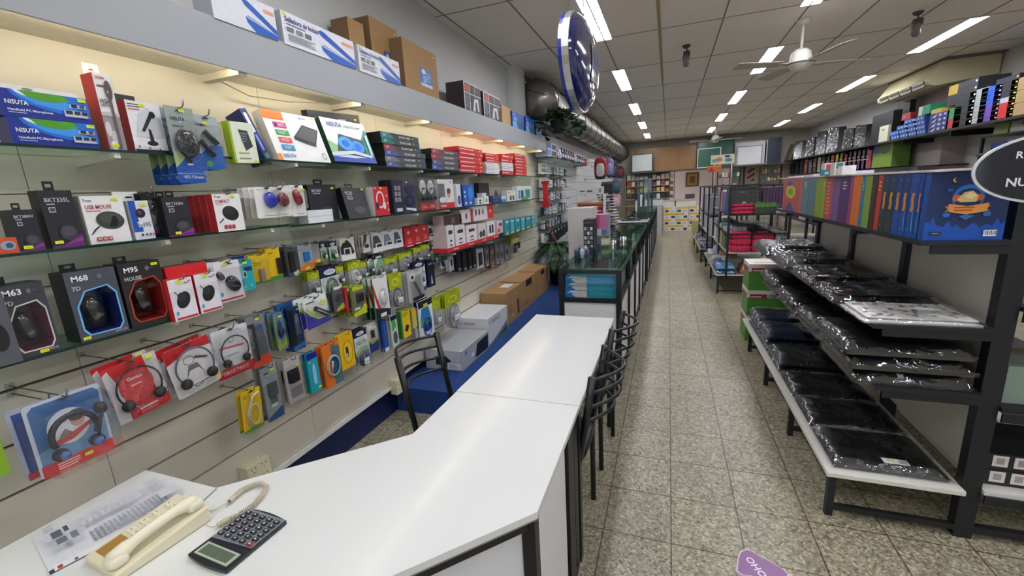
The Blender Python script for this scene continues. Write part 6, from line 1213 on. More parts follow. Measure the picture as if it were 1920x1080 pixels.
# stacked paper cartons
for i in range(3):
    for j in range(4 if i < 2 else 4):
        x0 = -.13+.40*i; z = .0008+.205*j; F = FW((x0,15.9,z),(1,0,0),(0,0,1),.39,.203)
        carton('paper_carton', 'white and yellow paper carton, column %s from the left, %s from the floor' % (NUM[i], NUM[j]), F, .3, '#d9d8d4', [('r',.02,.62,.62 if (i+j)%2 else .98,.96,'#dcae28'),('r',.08,.12,.38,.5,['#23524a','#2c3c50','#3a4a5a'][(i*2+j)%3]) if j % 2 else ('r',.6,.12,.9,.5,'#3a3c44'),('l',.5 if j%2 else .1,.15,.9 if j%2 else .5,.4,2,'#8a8f96')], side='#c9c8c2')
# photocopier and screens at the end of the left counters
e = empty('photocopier', 'grey photocopier standing at the end of the dark counters', 'photocopier', (-.42,14.6,0)); GC = '#b9bbbd'
MB().box((-.28,-.3,0),(.24,.3,.95), GC).build('cabinet', e, bevel=.01); MB().box((-.29,-.32,.951),(.26,.3,1.12), '#d0d2d4').build('scanner', e, bevel=.01); MB().box((-.25,-.28,1.1205),(.22,.25,1.17), '#8a8e94').build('lid', e)
MB().box((-.1,-.305,.30),(.12,-.301,.33), '#55585c').box((-.1,-.305,.62),(.12,-.301,.64), '#6a6d70').build('drawer_handle', e)
e = empty('dark_partition', 'dark framed glass partition hung with clear goods beyond the white counter board', 'partition', (-.55,10.9,1.0))
for x in (-.2,.17): MB().box((x,-.02,.001),(x+.03,.02,.72), '#1c1e22').build('post', e)
MB().box((-.2,-.02,.7205),(.2,.02,.75), '#7c8078').build('top_rail', e)
MB().box((-.17,-.004,.05),(.17,.004,.71), film('case_front')).build('glass_pane', e)
for k in range(6): wbox3('plastic_goods', 'clear and silver pack leaning by the dark partition, %s from the left' % NUM[k], -.74+.055*k, -.70+.055*k, 10.80, 10.84, 1.0008, 1.25+.07*((k*3)%4), ['#c9cdd0','#55585c','#dfe2e4','#2b2d31'][k%4], cat='pack')
for k in range(4): wbox3('tray_stack', 'small coloured tray on the far left counter before the cream wall, %s from below' % NUM[k], -1.35, -1.15, 11.9, 12.1, 1.1+.13*k, 1.19+.13*k, ['#a89a6a','#4a3a8a','#b0a890','#a08a50'][k], cat='tray') if False else None
# ================================================================ right side rack, nearest
e = empty('gondola_rack', 'black steel rack with a white base board and grey back panels, nearest on the right', 'rack', (1.2,3.2,0)); ST = col('#1b1c20', .45, var=.15)
PY = [2.175, 2.92, 3.66, 4.42]; OX, OY = 1.2, 3.2
for y in PY: MB().box((1.225-OX,y-OY-.02,0),(1.29-OX,y-OY+.03,1.615), ST).build('post', e)
for a, b in zip(PY, PY[1:]):
    MB().box((1.25-OX,a-OY+.031,.30),(1.262-OX,b-OY-.021,1.32), col('#d0cdc2',.5,var=.03)).build('back_panel', e)
MB().box((.725-OX,2.12-OY,.228),(1.224-OX,4.62-OY,.25), col('#e2e0d6',.35)).build('base_board', e, bevel=.002)
for y in (2.15,2.86,3.6,4.34):
    MB().box((.745-OX,y-OY,0),(.775-OX,y-OY+.03,.2275), ST).build('leg', e); MB().box((.775-OX,y-OY+.003,.035),(1.224-OX,y-OY+.027,.06), ST).build('foot_rail', e)
MB().box((.745-OX,2.18-OY,.19),(.765-OX,4.34-OY,.2275), ST).build('front_rail', e)
for z, x0 in ((.955,.83),(.675,.86),(1.305,.945)):
    MB().box((x0-OX,2.13-OY,z),(1.224-OX,4.62-OY,z+.018), ST).build('shelf', e)
    for y in (2.14,2.9,3.65,4.4): MB().box((x0+.04-OX,y-OY,z-.035),(1.224-OX,y-OY+.015,z-.001), ST).build('shelf_bracket', e)
MB().box((.95-OX,2.13-OY,1.588),(1.224-OX,4.62-OY,1.596), col('#cfc3c6',.4)).build('top_board', e)
# ring binders, spines to the aisle
XF = .955; ZB = 1.3238
sp = [(1467,1497,'#b0564f','coral ring binder with a flower sun on its cover'),(1497,1503,'#b5655a','coral ring binder spine'),(1503,1515,'#5b7f8a','grey teal ring binder, left one'),(1515,1528,'#557884','grey teal ring binder, right one'),(1528,1540,'#7f9a24','lime green ring binder'),(1540,1546,'#8aa52e','thin lime ring binder'),
      (1546,1560,'#b5504c','patterned coral ring binder'),(1560,1573,'#75558c','mauve ring binder'),(1573,1591,'#552e6c','wide purple ring binder'),(1591,1597,'#9c3f72','magenta ring binder'),(1597,1613,'#d6742a','wide orange ring binder'),(1613,1619,'#1f78a0','thin blue ring binder'),(1619,1632,'#7ea044','green ring binder'),(1632,1643,'#3c2420','dark brown spotted ring binder'),(1643,1652,'#b53c28','red orange ring binder'),
      (1652,1664,'#1e3c4c','dark teal ring binder with a gold ribbon'),(1664,1677,'#1d3a50','dark blue ring binder with a gold ribbon, first'),(1677,1690,'#1b3f7c','blue ring binder with a gold ribbon, second'),(1690,1704,'#1a3a74','blue ring binder with a gold ribbon, third'),(1704,1720,'#174a9a','bright blue ring binder with a gold ribbon, fourth'),(1720,1733,'#123c8a','bright blue ring binder with a gold ribbon, fifth')]
y_prev = None
for k, (xa, xb, c, lab) in enumerate(sp):
    ya, yb = onX((xa,375), XF).y, onX((xb,375), XF).y
    if k == len(sp)-1: yb = 2.195
    F = FW((XF,ya-.002,ZB),(0,-1,0),(0,0,1),ya-yb-.003,.262)
    P = [('l',.3,.7,.7,.9,3,'#d8c8b8')] if k % 3 == 2 and k < 15 else []
    if k == 0: P = [('e',.5,.6,.3,.2,'#c9b83a'),('e',.5,.6,.15,.1,'#6a9a3a'),('p',[(.2,.0),(.8,.0),(.5,.3)],'#4a4a8a'),('e',.4,.85,.2,.08,'#4a5a9a')]
    if k == 6: P = [('l',.2,.1,.8,.9,9,'#d88a80')]
    if k in (13,): P = [('e',.2+.3*(q%3),.1+.1*(q//3),.05,.012,'#7a4a3a') for q in range(24)]
    if k >= 15: P = [('p',[(0,0),(1,0),(1,.42),(0,.36)],'#174c9c' if k > 16 else '#2a3a3c'),('p',[(.25,.42),(.62,.40),(.72,.50),(.62,.60),(.72,.70),(.35,.70),(.28,.6),(.38,.5)],'#cf8a3c'),('e',.3,.12,.05,.008,'#c9d4e6'),('e',.7,.9,.05,.008,'#c9d4e6')]+([('p',[(.75,.1),(.9,.1),(.8,.35),(.9,.55),(.7,.35)],'#4a9ae0')] if k > 17 else [])
    carton('ring_binder', lab + ' on the top shelf of the near rack', F, .262, c, P, cat='ring binder', side=c)
F = FW((.955,2.150,ZB),(1,0,0),(0,0,1),.240,.262)
P = [('r',0,0,1,1,'#1c2f5e'),('p',[(0,0),(1,0),(1,.30),(.95,.22),(.9,.33),(.85,.2),(.78,.24),(.7,.18),(.62,.26),(.5,.16),(.4,.24),(.36,.18),(.3,.3),(.24,.2),(.14,.24),(.1,.36),(.06,.26),(0,.28)],'#1450b0'),
     ('e',.5,.62,.20,.19,'#2a74c0'),('e',.5,.60,.165,.155,'#1c2f5e'),('e',.36,.62,.06,.05,'#c9643a'),('e',.62,.62,.07,.05,'#c9643a'),('p',[(.36,.6),(.44,.70),(.54,.72),(.62,.64),(.6,.56),(.4,.56)],'#e0c07a'),('p',[(.44,.64),(.5,.7),(.6,.66),(.54,.6)],'#f0dca8'),
     ('p',[(.22,.50),(.30,.52),(.30,.44),(.22,.42),(.26,.46)],'#d8803a'),('p',[(.78,.50),(.70,.52),(.70,.44),(.78,.42),(.74,.46)],'#d8803a'),('p',[(.26,.54),(.5,.50),(.76,.54),(.74,.42),(.5,.38),(.28,.42)],'#ea9a4a'),('l',.34,.42,.68,.5,2,'#b0502c'),('e',.25,.38,.05,.035,'#2a6ac0'),('e',.75,.38,.05,.035,'#2a6ac0'),('p',[(.4,.36),(.5,.30),(.6,.36),(.5,.38)],'#2a74c0'),
     ('e',.30,.88,.035,.035,'#e6c84a'),('e',.315,.885,.03,.03,'#1c2f5e'),('e',.25,.74,.04,.02,'#1f5aa8'),('r',.08,.08,.22,.13,'#2a2c38'),('l',.1,.09,.2,.12,1,'#8a8fa0'),('s',.74,.06,.90,.15)]
carton('ring_binder', 'blue ring binder facing the viewer with a moon, a skyline and an orange ribbon crest', F, .04, '#1c2f5e', P, cat='ring binder', side='#164a9c')
# things on top of the rack
for nm, px, y, c, P, lab in (('card_box',(1547,306,1564,326),3.3,'#d8d0cc',[('r',.15,.3,.85,.9,'#b5434a')],'red and white small box on the rack top'),('card_box',(1566,305,1582,327),3.1,'#d8d4c8',[('r',.15,.5,.85,.95,'#2a7a80'),('r',.2,.05,.8,.45,'#b58a4a')],'teal and sand small box on the rack top'),
   ('card_box',(1580,311,1604,327),2.95,'#e8e8ea',[],'plain white box on the rack top'),('card_box',(1545,318,1556,329),3.2,'#3f8fa0',[('r',.2,.2,.8,.6,'#bfe0e4')],'small teal box on the rack top')):
    F = FY(y, *px, base=1.5965); F.h = max(F.h,.03); carton(nm, lab, F, .07, c, P)
for k in range(5): wbox3('paper_pad', 'thin pale pad lying on the rack top, %s from the far end' % NUM[k], 1.0, 1.2, 4.35-.25*k, 4.55-.25*k, 1.5965, 1.604+.003*k, ['#d9c6cc','#e4dcdc','#c9a8b4','#e0e0e6','#cfd8e0'][k], cat='pad')
# ---- bags in plastic film
def bag(name, lab, x0, x1, y0, y1, z, h, c, seed=1, P=None, rough=.35, skirt=.03, wrapm=None, cat='bag'):
    rr = random.Random(seed); e = empty(name, lab, cat, ((x0+x1)/2,(y0+y1)/2,z)); w, d = x1-x0, y1-y0
    def slab(g, hh, amp, m, nm, n=12, z0=0.0):
        vs = []; fs = []; mb = MB(); ph = [rr.random()*6 for _ in range(4)]
        for j in range(n+1):
            for i in range(n+1):
                u, v = i/n*2-1, j/n*2-1; ed = max(abs(u),abs(v)); k = (1-ed**10)**.5 if ed < 1 else 0
                zz = z0+hh*(.35+.65*k)+amp*(math.sin(u*5+ph[0]+v*2)+math.sin(v*7+ph[1])+.7*math.sin(u*11+v*9+ph[2]))*.4*(.3+k)
                vs.append((u*(w/2+g), v*(d/2+g)*(1), max(zz,z0+.003)))
        for j in range(n):
            for i in range(n): a = j*(n+1)+i; fs.append((a,a+1,a+n+2,a+n+1))
        mb.add(vs, fs, m, True)
        # edge band
        per = [i for i in range(n+1)]+[(j+1)*(n+1)-1 for j in range(1,n+1)]+[n*(n+1)+i for i in range(n-1,-1,-1)]+[j*(n+1) for j in range(n-1,0,-1)]
        ev = [vs[i] for i in per]+[(vs[i][0]*.99, vs[i][1]*.99, z0) for i in per]; L = len(per)
        mb.add(ev, [(i,L+i,L+(i+1)%L,(i+1)%L) for i in range(L)], m, True)
        return mb
    b = slab(0, h, h*.05, col(c, .5), 'body'); 
    b.build('fabric_body', e)
    if P: k = MB(); P(k, w, d, h); k.build('printed_cover', e)
    slab(.010, h+.006, .011, wrapm or CRINKLE, 'film', n=20).build('plastic_wrap', e)
    return e
def floral(k, w, d, h):
    rr = random.Random(4); n = 10; 
    k.prism([(-w*.47,-d*.46),(w*.47,-d*.46),(w*.47,d*.46),(-w*.47,d*.46)], h-.003, h+.002, '#dcdcda')
    for q in range(44): k.ell(-w*.42+w*.84*rr.random(), -d*.4+d*.8*rr.random(), .007+.009*rr.random(), .006+.005*rr.random(), h+.0024+.0001*q, rr.choice(['#a8565a','#5f7f68','#b8a07a','#6f7f8f','#8a5a60','#c08a80']), n=8, rot=rr.random()*3)
def art(cs):
    def f(k, w, d, h):
        rr = random.Random(len(cs)); k.prism([(-w*.46,-d*.45),(w*.46,-d*.45),(w*.46,d*.45),(-w*.46,d*.45)], h-.003, h+.001, '#17181c')
        for q in range(14): k.ell(-w*.38+w*.76*rr.random(), -d*.36+d*.72*rr.random(), .01+.05*rr.random(), .003+.006*rr.random(), h+.0014+.0001*q, rr.choice(cs), n=12, rot=rr.random()*.4)
    return f
zA = .9735
bag('notebook_folder', 'white folder with a floral print in clear film, nearest on the upper shelf', .80, 1.19, 2.145, 2.43, zA, .022, '#d6d4d0', 1, floral)
bag('laptop_sleeve', 'black sleeve with faint coloured rings in film behind the floral folder', .79, 1.19, 2.46, 2.80, zA, .045, '#15151a', 2, art(['#2f7a5a','#8a4a2a','#4a4a8a','#2a2a30']))
bag('laptop_sleeve', 'red brown streaked sleeve in film, third on the upper shelf', .79, 1.19, 2.84, 3.30, zA, .055, '#1b1718', 3, art(['#5a2a24','#7a4434','#3a2422','#5c3a34']))
bag('laptop_sleeve', 'black sleeve in shiny film, fourth on the upper shelf', .77, 1.19, 3.34, 3.85, zA, .07, '#191a1e', 4)
bag('laptop_sleeve', 'black sleeve in very shiny film, farthest on the upper shelf', .76, 1.19, 3.90, 4.50, zA, .085, '#202126', 5)
zM = .6935
for k, (y0, y1, hh) in enumerate(((2.15,2.62,.055),(2.68,3.15,.05),(3.2,3.7,.05),(3.75,4.3,.06))):
    for q in range(3 if k == 0 else 2):
        bag('laptop_bag', 'black bag in clear film on the middle shelf, %s pile from the near end, %s from below' % (NUM[k], NUM[q]), .80-.02*q+(.02 if k else 0), 1.20, y0+.01*q, y1, zM+(hh+.009)*q, hh, '#15161b', 10+k*3+q)
zL = .2508
for k, (y0, y1, n_) in enumerate(((2.17,2.50,1),(2.54,2.86,1),(2.90,3.24,1),(3.28,3.66,2),(3.70,4.06,3),(4.10,4.5,3))):
    for q in range(n_):
        o = bag('laptop_bag', 'dark flat bag in film on the white base board, %s pile from the near end, %s from below' % (NUM[k], NUM[q]), .765, 1.19, y0, y1, zL+.053*q, .045, ['#101216','#0f1114','#111317','#24262a','#14203a','#16233c'][k], 30+k*3+q)
        if k == 0:
            m = MB(); m.box((-.02,-.155,.052),(.075,-.115,.0535), '#e2e2e2').poly([(-.0,-.13),(.03,-.13),(.03,-.118),(-.0,-.118)], .054, '#d8e020').poly([(.04,-.15),(.07,-.15),(.07,-.12),(.04,-.12)], .054, '#a8a8a8'); m.build('price_label', o, label='white price label with a yellow sticker')
for k in range(3):
    x0, x1, y0, y1, h = .765, 1.17, 4.66, 5.0, .262; z = .0008+.2635*k; m = MB()
    m.box((x0,y0,0),(x1,y1,h*.72), '#4c8c30').box((x0-.002,y0-.002,h*.72),(x1+.002,y1+.002,h), '#dcd8d2')
    for xa, xb, c in ((.02,.17,'#a22a34'),(.18,.25,'#8f8f92'),(.27,.39,'#a22a34')): m.box((x0+xa,y0-.0032,h*.70),(x0+xb,y0-.0024,h*.86), c)
    m.box((x0-.0032,y0+.03,h*.70),(x0-.0024,y1-.04,h*.86), '#a22a34'); m.box((x0+.03,y0-.0038,h*.74),(x0+.12,y0-.0033,h*.78), '#e8d0d0'); m.box((x0+.20,y0-.001,.01),(x0+.203,y0-.0002,h*.6), '#3a7022'); m.box((x0+.05,y0+.08,h+.0001),(x0+.3,y0+.12,h+.0006), '#c88a8a')
    m.build('paper_carton', M=Matrix.Translation((0,0,z)), label='green carton with white lid and red print behind the near rack, %s' % ['lowest of three','middle of three','topmost of three'][k], cat='box')
# right bay beyond the post
e = empty('gondola_rack', 'black steel rack bay facing right, cut by the right edge of the view', 'rack', (1.6,3.2,0)); ox, oy = 1.6, 3.2
for x in (1.86,): MB().box((x-ox,2.16-oy,0),(x-ox+.04,2.2-oy,1.6), ST).build('post', e)
for z in (.235,.62,1.045): MB().box((1.292-ox,2.14-oy,z),(1.88-ox,3.9-oy,z+.018), col('#dcdad4',.4) if z < .3 else ST).build('shelf', e); MB().box((1.292-ox,2.13-oy,z-.04),(1.88-ox,2.139-oy,z+.0), ST).build('edge_rail', e)
MB().box((1.292-ox,2.16-oy,.03),(1.86-ox,2.19-oy,.06), ST).build('foot_rail', e)
for k in range(2):
    F = FW((1.305,2.20,.2538+.075*k),(1,0,0),(0,0,1),.3,.073)
    carton('label_box', 'black flat box with two white square labels in the right bay, %s' % ['lower','upper'][k], F, .3, '#1e1e22', [('r',.09,.2,.26,.9,'#e4dcdc'),('r',.13,.35,.22,.75,'#a89a98'),('r',.32,.2,.49,.9,'#e4dcdc'),('r',.36,.35,.45,.75,'#a89a98')])
for k in range(3): wbox3('plastic_pack', 'green and clear pack on the middle shelf of the right bay, %s from the left' % NUM[k], 1.32+.13*k, 1.43+.13*k, 2.2, 2.5, .6385, .80-.02*k, ['#8a9a8c','#a89a7a','#7a8f86'][k], cat='pack')
for k in range(3): wbox3('plastic_pack', 'pale pack on the upper shelf of the right bay, %s from the left' % NUM[k], 1.32+.13*k, 1.43+.13*k, 2.2, 2.5, 1.0635, 1.26-.02*k, ['#6a7f7a','#8a8a80','#5a6a66'][k], cat='pack')
# oval counter sign
F = FY(1.98, 1835,255, 2160,376)
cxs, czs = F.o.x+F.w*.5, F.o.z+F.h*.5; rx, rz = F.w*.5, F.h*.5
e = empty('oval_sign', 'black oval sign with a white rim and white letters, cut by the right edge', 'sign', (cxs,1.98,czs))
def ov(a, b, y0, y1, m, mb, n=56):
    vs = [(a*math.cos(2*PI*k/n), y0, b*math.sin(2*PI*k/n)) for k in range(n)]+[(a*math.cos(2*PI*k/n), y1, b*math.sin(2*PI*k/n)) for k in range(n)]
    mb.add(vs, [(k,(k+1)%n,n+(k+1)%n,n+k) for k in range(n)]+[tuple(reversed(range(n))),tuple(range(n,2*n))], m)
m = MB(); ov(rx, rz, 0, .006, col('#dfe0e2',.3), m); ov(rx*.965, rz*.93, -.0015, -.0001, col('#0a0c1c',.06,coat=1), m); m.build('plate', e)
Mt = Matrix(((1,0,0,0),(0,0,-1,-.0025),(0,1,0,0),(0,0,0,1))); a = onY((1904,297),1.98); b = onY((1884,350),1.98)
m = MB().text('R', a.x-cxs, a.z-czs, .022, 0, '#e8e8ec', M=Mt); m.build('lettering', e, label='white capital letter of the upper line')
m = MB(); m.text('RECLAMOS', a.x-cxs, a.z-czs, .022, 0, '#e8e8ec', M=Mt).text('NUESTRO', b.x-cxs, b.z-czs, .027, 0, '#e8e8ec', M=Mt) if False else m.text('NU', b.x-cxs, b.z-czs, .027, 0, '#e8e8ec', M=Mt)
m.build('lettering', e, label='white capital letters of the lower line')
MB().bar((-.0,.0062,.0),(1.25-cxs,.19,.0),.012,.012,ST).build('bracket', e)
# ================================================================ second rack (wire cage) and what follows
def rack(lab, x0, x1, y0, y1, top, shelves, mesh=True, colr=ST, px=.55):
    e = empty('wire_rack', lab, 'rack', ((x0+x1)/2,(y0+y1)/2,0)); cx_, cy_ = e.location.x, e.location.y
    ny = max(2, int((y1-y0)/.9)+1)
    for k in range(ny):
        y = y0+(y1-y0-.03)*k/(ny-1)
        for x in (x0, x1-.03): MB().box((x-cx_,y-cy_,.26),(x-cx_+.03,y-cy_+.03,top), colr).build('post', e)
        MB().box((x0-.10-cx_,y-cy_,0),(x0-.07-cx_,y-cy_+.03,.26), colr).build('leg', e); MB().box((x0-.07-cx_,y-cy_+.005,.03),(x1-cx_,y-cy_+.025,.05), colr).build('foot_rail', e)
    for y in (y0, y1-.02): MB().box((x0+.031-cx_,y-cy_,top-.02),(x1-.031-cx_,y-cy_+.02,top), colr).build('top_rail', e)
    for x in (x0, x1-.02): MB().box((x-cx_,y0+.031-cy_,top-.02),(x-cx_+.02,y1-.031-cy_,top), colr).build('top_rail', e)
    for z in shelves: MB().box((x0+.002-cx_,y0+.002-cy_,z-.015),(x1-.002-cx_,y1-.002-cy_,z), '#c9c5bb' if z < .8 else colr).build('shelf', e)
    MB().box((x0-.12-cx_,y0-cy_,.262),(x1-cx_,y1-cy_,.28), '#cfcbc0').build('base_board', e)
    if mesh:
        m = MB(); n = 12
        for k in range(1, n): x = x0+(x1-x0)*k/n; m.box((x-cx_-.0015,y0-cy_-.004,.6),(x-cx_+.0015,y0-cy_-.001,top-.01), colr)
        z = .65
        while z < top: m.box((x0-cx_,y0-cy_-.008,z),(x1-cx_,y0-cy_-.005,z+.003), colr); z += .07
        m.build('wire_panel', e)
    return e
RK = (.79, 1.56)
rack('black wire rack with pink bundles, first beyond the gap in the right aisle', .79, 1.56, 6.7, 8.9, 1.515, (.60,.87,1.13))
def towel(lab, px, y, z, c='#d8305a'):
    F = FY(y, *px, base=z); m = MB(); n = 3
    for k in range(n): m.blob((F.w/2,F.h*(k+.5)/n,-.12), F.w/2, F.h/n*.55, .12, col(c,.7), e=.45, nu=20, nv=8)
    return m.build('folded_bundle', M=F.M, label=lab, cat='bundle')
towel('folded pink bundle on the upper shelf of the wire rack', (1371,382,1417,402), 6.72, 1.1305)
towel('folded pink bundle, left one on the lower shelf of the wire rack', (1369,436,1409,466), 6.72, .6005)
towel('folded pink bundle, right one on the lower shelf of the wire rack', (1411,437,1452,464), 6.74, .6005)
F = FY(6.72, 1416,380, 1455,400, base=1.1305); carton('folder_pile', 'green topped pile next to the upper pink bundle', F, .25, '#3f4a38', [('r',0,.6,1,1,'#5a8a44')])
F = FY(6.74, 1367,350, 1420,381, base=1.24); F.h = 1.49-1.24; carton('wire_basket', 'dark mesh basket in the top bay of the wire rack', F, .25, '#4a5048', [('r',.02+.07*k,0,.03+.07*k,1,'#23272a') for k in range(14)]+[('e',.55,.2,.06,.06,'#e0e0d8'),('l',.4,.7,.65,.8,2,'#9a8a84')]); 
wbox3('basket_stand', 'dark box under the mesh basket in the wire rack', .86, 1.24, 6.76, 7.0, 1.1305+.0+.1, 1.2395, '#2a2c2e') if False else None
F = FY(6.74, 1432,352, 1478,376, base=1.26); carton('purple_box', 'purple ribbed box in the top bay of the wire rack', F, .25, '#4a2a4c', [('r',.05+.12*k,0,.09+.12*k,1,'#6f4a72') for k in range(8)])
F = FY(6.74, 1455,437, 1478,462, base=.6005); carton('marble_bag', 'clear bag of blue, white and orange balls on the lower shelf of the wire rack', F, .2, '#8a94a0', [('e',.1+.16*(q%6),.12+.2*(q//6),.07,.09,['#2f5f8a','#e0e0dc','#d8743a','#3f8aa0'][(q*7)%4]) for q in range(24)], cat='bag')
for k in range(8):
    z = [.2805,.6005][k//4]; wbox3('stationery_pack', 'stationery pack in the aisle side of the wire rack, %s level, %s from the near end' % (['lowest','next'][k//4], NUM[k%4]), .81, 1.05, 7.1+.42*(k%4), 7.46+.42*(k%4), z, z+.16+.03*(k%3), ['#c9c2b4','#a88a5a','#7a8a9a','#d0d2d4','#6a7a5a','#b8a47a','#8f949c','#cfd4d8'][k], cat='pack')
for k in range(6):
    wbox3('storage_tray', 'clear storage tray on the aisle side of the wire rack, %s from the near end' % NUM[k], .80, 1.08, 7.0+.3*k, 7.27+.3*k, .8705, .93+.01*(k%2), ['#b9c4cc','#7a8690','#c9d0d6','#3a5a52','#a8b4bc','#8f9ca6'][k], cat='tray')
for k in range(5): wbox3('file_box', 'coloured file box in the top bay of the wire rack, %s from the near end' % NUM[k], .80, 1.06, 7.3+.2*k, 7.46+.2*k, 1.1305, 1.44, ['#5a7fb8','#c84a7a','#b0b4c4','#d8832a','#8a93b0'][k], cat='box')
for k in range(5):
    for q in range(2): bag('folded_goods', 'folded goods on the low board of the wire rack, %s pile, %s' % (NUM[k], ['lower','upper'][q]), .69, .93, 6.72+.36*k, 7.04+.36*k, .2815+.075*q if k else .2815+.075*q, .06, [['#3a6a9a','#5a9ac8'],['#27408a','#3f6ab0'],['#c8a8b0','#d8d0d4'],['#c9ccd4','#9aa4b8'],['#8a94b4','#d4d4d8']][k][q], 80+k*2+q)
F = FY(6.72, 1378,497, 1438,519, base=.2815); bag('candy_bag', 'red and white packed bag on the low board of the wire rack', .98, 1.3, 6.72, 6.98, .2815, .12, '#b8504c', 99)
# continuing racks to the rear
rack('second wire rack further back on the right of the aisle', .74, 1.45, 9.4, 12.0, 1.5, (.6,.95), mesh=False)
for k in range(9):
    wbox3('craft_pack', 'mixed pale craft pack in the second wire rack, %s from the near end' % NUM[k], .78, 1.0, 9.45+.27*k, 9.68+.27*k, [.6005,.9505][k%2], [.6005,.9505][k%2]+.3+.04*(k%3), ['#c9c9cc','#8a8d94','#d8d4d0','#a8a4a8'][k%4], cat='pack')
    bag('folded_goods', 'folded goods on the low board of the second rack, %s from the near end' % NUM[k], .64, .86, 9.42+.28*k, 9.66+.28*k, .2815, .08, ['#4a3a8a','#b8a8b8','#6a4a5a','#d4d0d8','#5f5f9a','#8a4a5a'][k%6], 120+k)
for k in range(4):
    wbox3('paper_crate', 'pale yellow pack standing before the white paper cartons, %s' % NUM[k], .62+.2*(k%2), .79+.2*(k%2), 12.4+.3*(k//2), 12.6+.3*(k//2), .0008, .62-.1*(k%3), ['#c9c88a','#3a3a6a','#d8d4c8','#a8a06a'][k], cat='pack')
# poster stand on the wire rack
e = empty('poster_stand', 'white poster stand with a coloured card and an orange header above the racks', 'display stand', (.93,9.6,1.5005)); WH2 = '#e4e2e0'
for x in (-.09,.22): MB().tube([(x,0,0),(x,0,.42)], .008, WH2, n=6).build('pole', e)
m = MB(); F = Face(); F.w, F.h = .42, .18; m.box((0,0,-.006),(.42,.18,0), '#dcd0b8'); prints(m, F, [('e',.35,.5,.14,.22,'#c87a4a'),('e',.75,.4,.15,.2,'#3f8aa8'),('e',.15,.4,.1,.2,'#7a9a9a'),('e',.7,.8,.12,.12,'#3a3a6a')])
o = m.build('card', e); o.matrix_parent_inverse = Matrix(); o.location = (-.16,-.01,.42); o.rotation_euler = (PI/2,0,0)
m = MB(); F.w, F.h = .26, .12; m.box((0,0,-.006),(.26,.12,0), '#d8682a'); prints(m, F, [('p',[(.1,.1),(.3,.8),(.5,.1)],'#a82a20'),('r',.1,.8,.9,.95,'#e8b04a')])
o = m.build('header', e); o.location = (-.22,-.02,.28); o.rotation_euler = (PI/2,0,0)
# second gondola row, seen over the nearest rack
rack('dark rack in the second row, behind the binders', 1.75, 2.45, 4.6, 9.0, 1.45, (.6,1.0), mesh=False)
for k in range(12):
    wbox3('craft_pack', 'coloured pack in the second row rack, %s from the near end' % NUM[k], 1.8, 2.1, 4.7+.34*k, 4.98+.34*k, 1.0005, 1.25+.03*(k%4), ['#8a6a4a','#3a4a6a','#c9c4bc','#5a2a3a','#a8a8a0'][k%5], cat='pack')
# ---- shelves of the right wall
RS = 3.55; zR = onX((1700,257), RS).z; zU = onX((1600,300), RS).z
e = empty('wall_shelf', 'long dark shelf high along the right wall', 'shelf', (3.9,10.2,zR)); MB().box((RS-3.9,-5.2,-.03),(.395,6.2,0), '#23221f').build('board', e)
for k in range(9): MB().box((RS-3.9+.05,-5.0+1.3*k,-.10),(.39,-4.97+1.3*k,-.0305), '#1b1a18').build('shelf_bracket', e)
zz = zR+.0008
def rb(nm, px, x, c, P, lab, d=.25, lean=0, cat='box', side=None, base=zz, h=None):
    F = FX(x, *px, base=base, lean=lean)
    if h: F = FW((x,F.o.y,base),(0,-1,0),(0,0,1),F.w,h)
    return carton(nm, lab, F, d, c, P, cat=cat, side=side)
bl = [((1488,263,1508,297),'grey green film'),((1510,257,1530,294),'dark film'),((1530,246,1553,290),'silver film'),((1551,240,1577,287),'silver film with a glare'),((1580,240,1604,280),'dark olive film'),((1602,234,1628,276),'bright silver film')]
for k, (px, t) in enumerate(bl):
    yc = onX(((px[0]+px[2])/2, 280), RS+.3).y; F = FY(yc, px[0]+2, px[1], px[2]+1, px[3]); F = mkface(Vector((F.o.x+.0,yc,zz)), Vector((F.o.x+F.w,yc-.12,zz)), Vector((F.o.x+.14,yc+.10,zz+F.h)))
    m = MB(); m.box((0,0,-.10),(F.w,F.h,0), col('#17181c',.3))
    o = m.build('portfolio_case', M=F.M, label='large black portfolio case on the right wall shelf, %s from the rear, in %s' % (NUM[k], t), cat='case')
    c = MB(); n = 8; vs = [(F.w*.60*i/n, F.h*.98*j/n, .012+.012*math.sin(i*2.1+k)*math.cos(j*1.7+k)) for j in range(n+1) for i in range(n+1)]
    c.add(vs, [(j*(n+1)+i,j*(n+1)+i+1,(j+1)*(n+1)+i+1,(j+1)*(n+1)+i) for j in range(n) for i in range(n)], film('silver_film','#c9ccce',gloss=.14,rough=.1,bump=1,scale=9,op=.10), True); c.build('plastic_wrap', o)
rb('wood_panel', (1472,272,1479,301), RS+.06, '#8a7a64', [], 'pale brown panel leaning at the rear end of the black cases', d=.03, lean=.15, cat='panel')
rb('large_panel', (1637,219,1669,263), RS+.05, '#16161a', [], 'large black upright panel on the right wall shelf', d=.12, cat='panel')
rb('cream_box', (1650,238,1663,262), RS, '#d6d6b8', [('r',.3,.7,.6,.8,'#8a8a70')], 'small cream box in front of the black panel', d=.04)
rb('black_tube', (1683,195,1698,258), RS+.25, '#202024', [], 'tall black roll standing against the right wall', d=.08, cat='roll')
k = 0
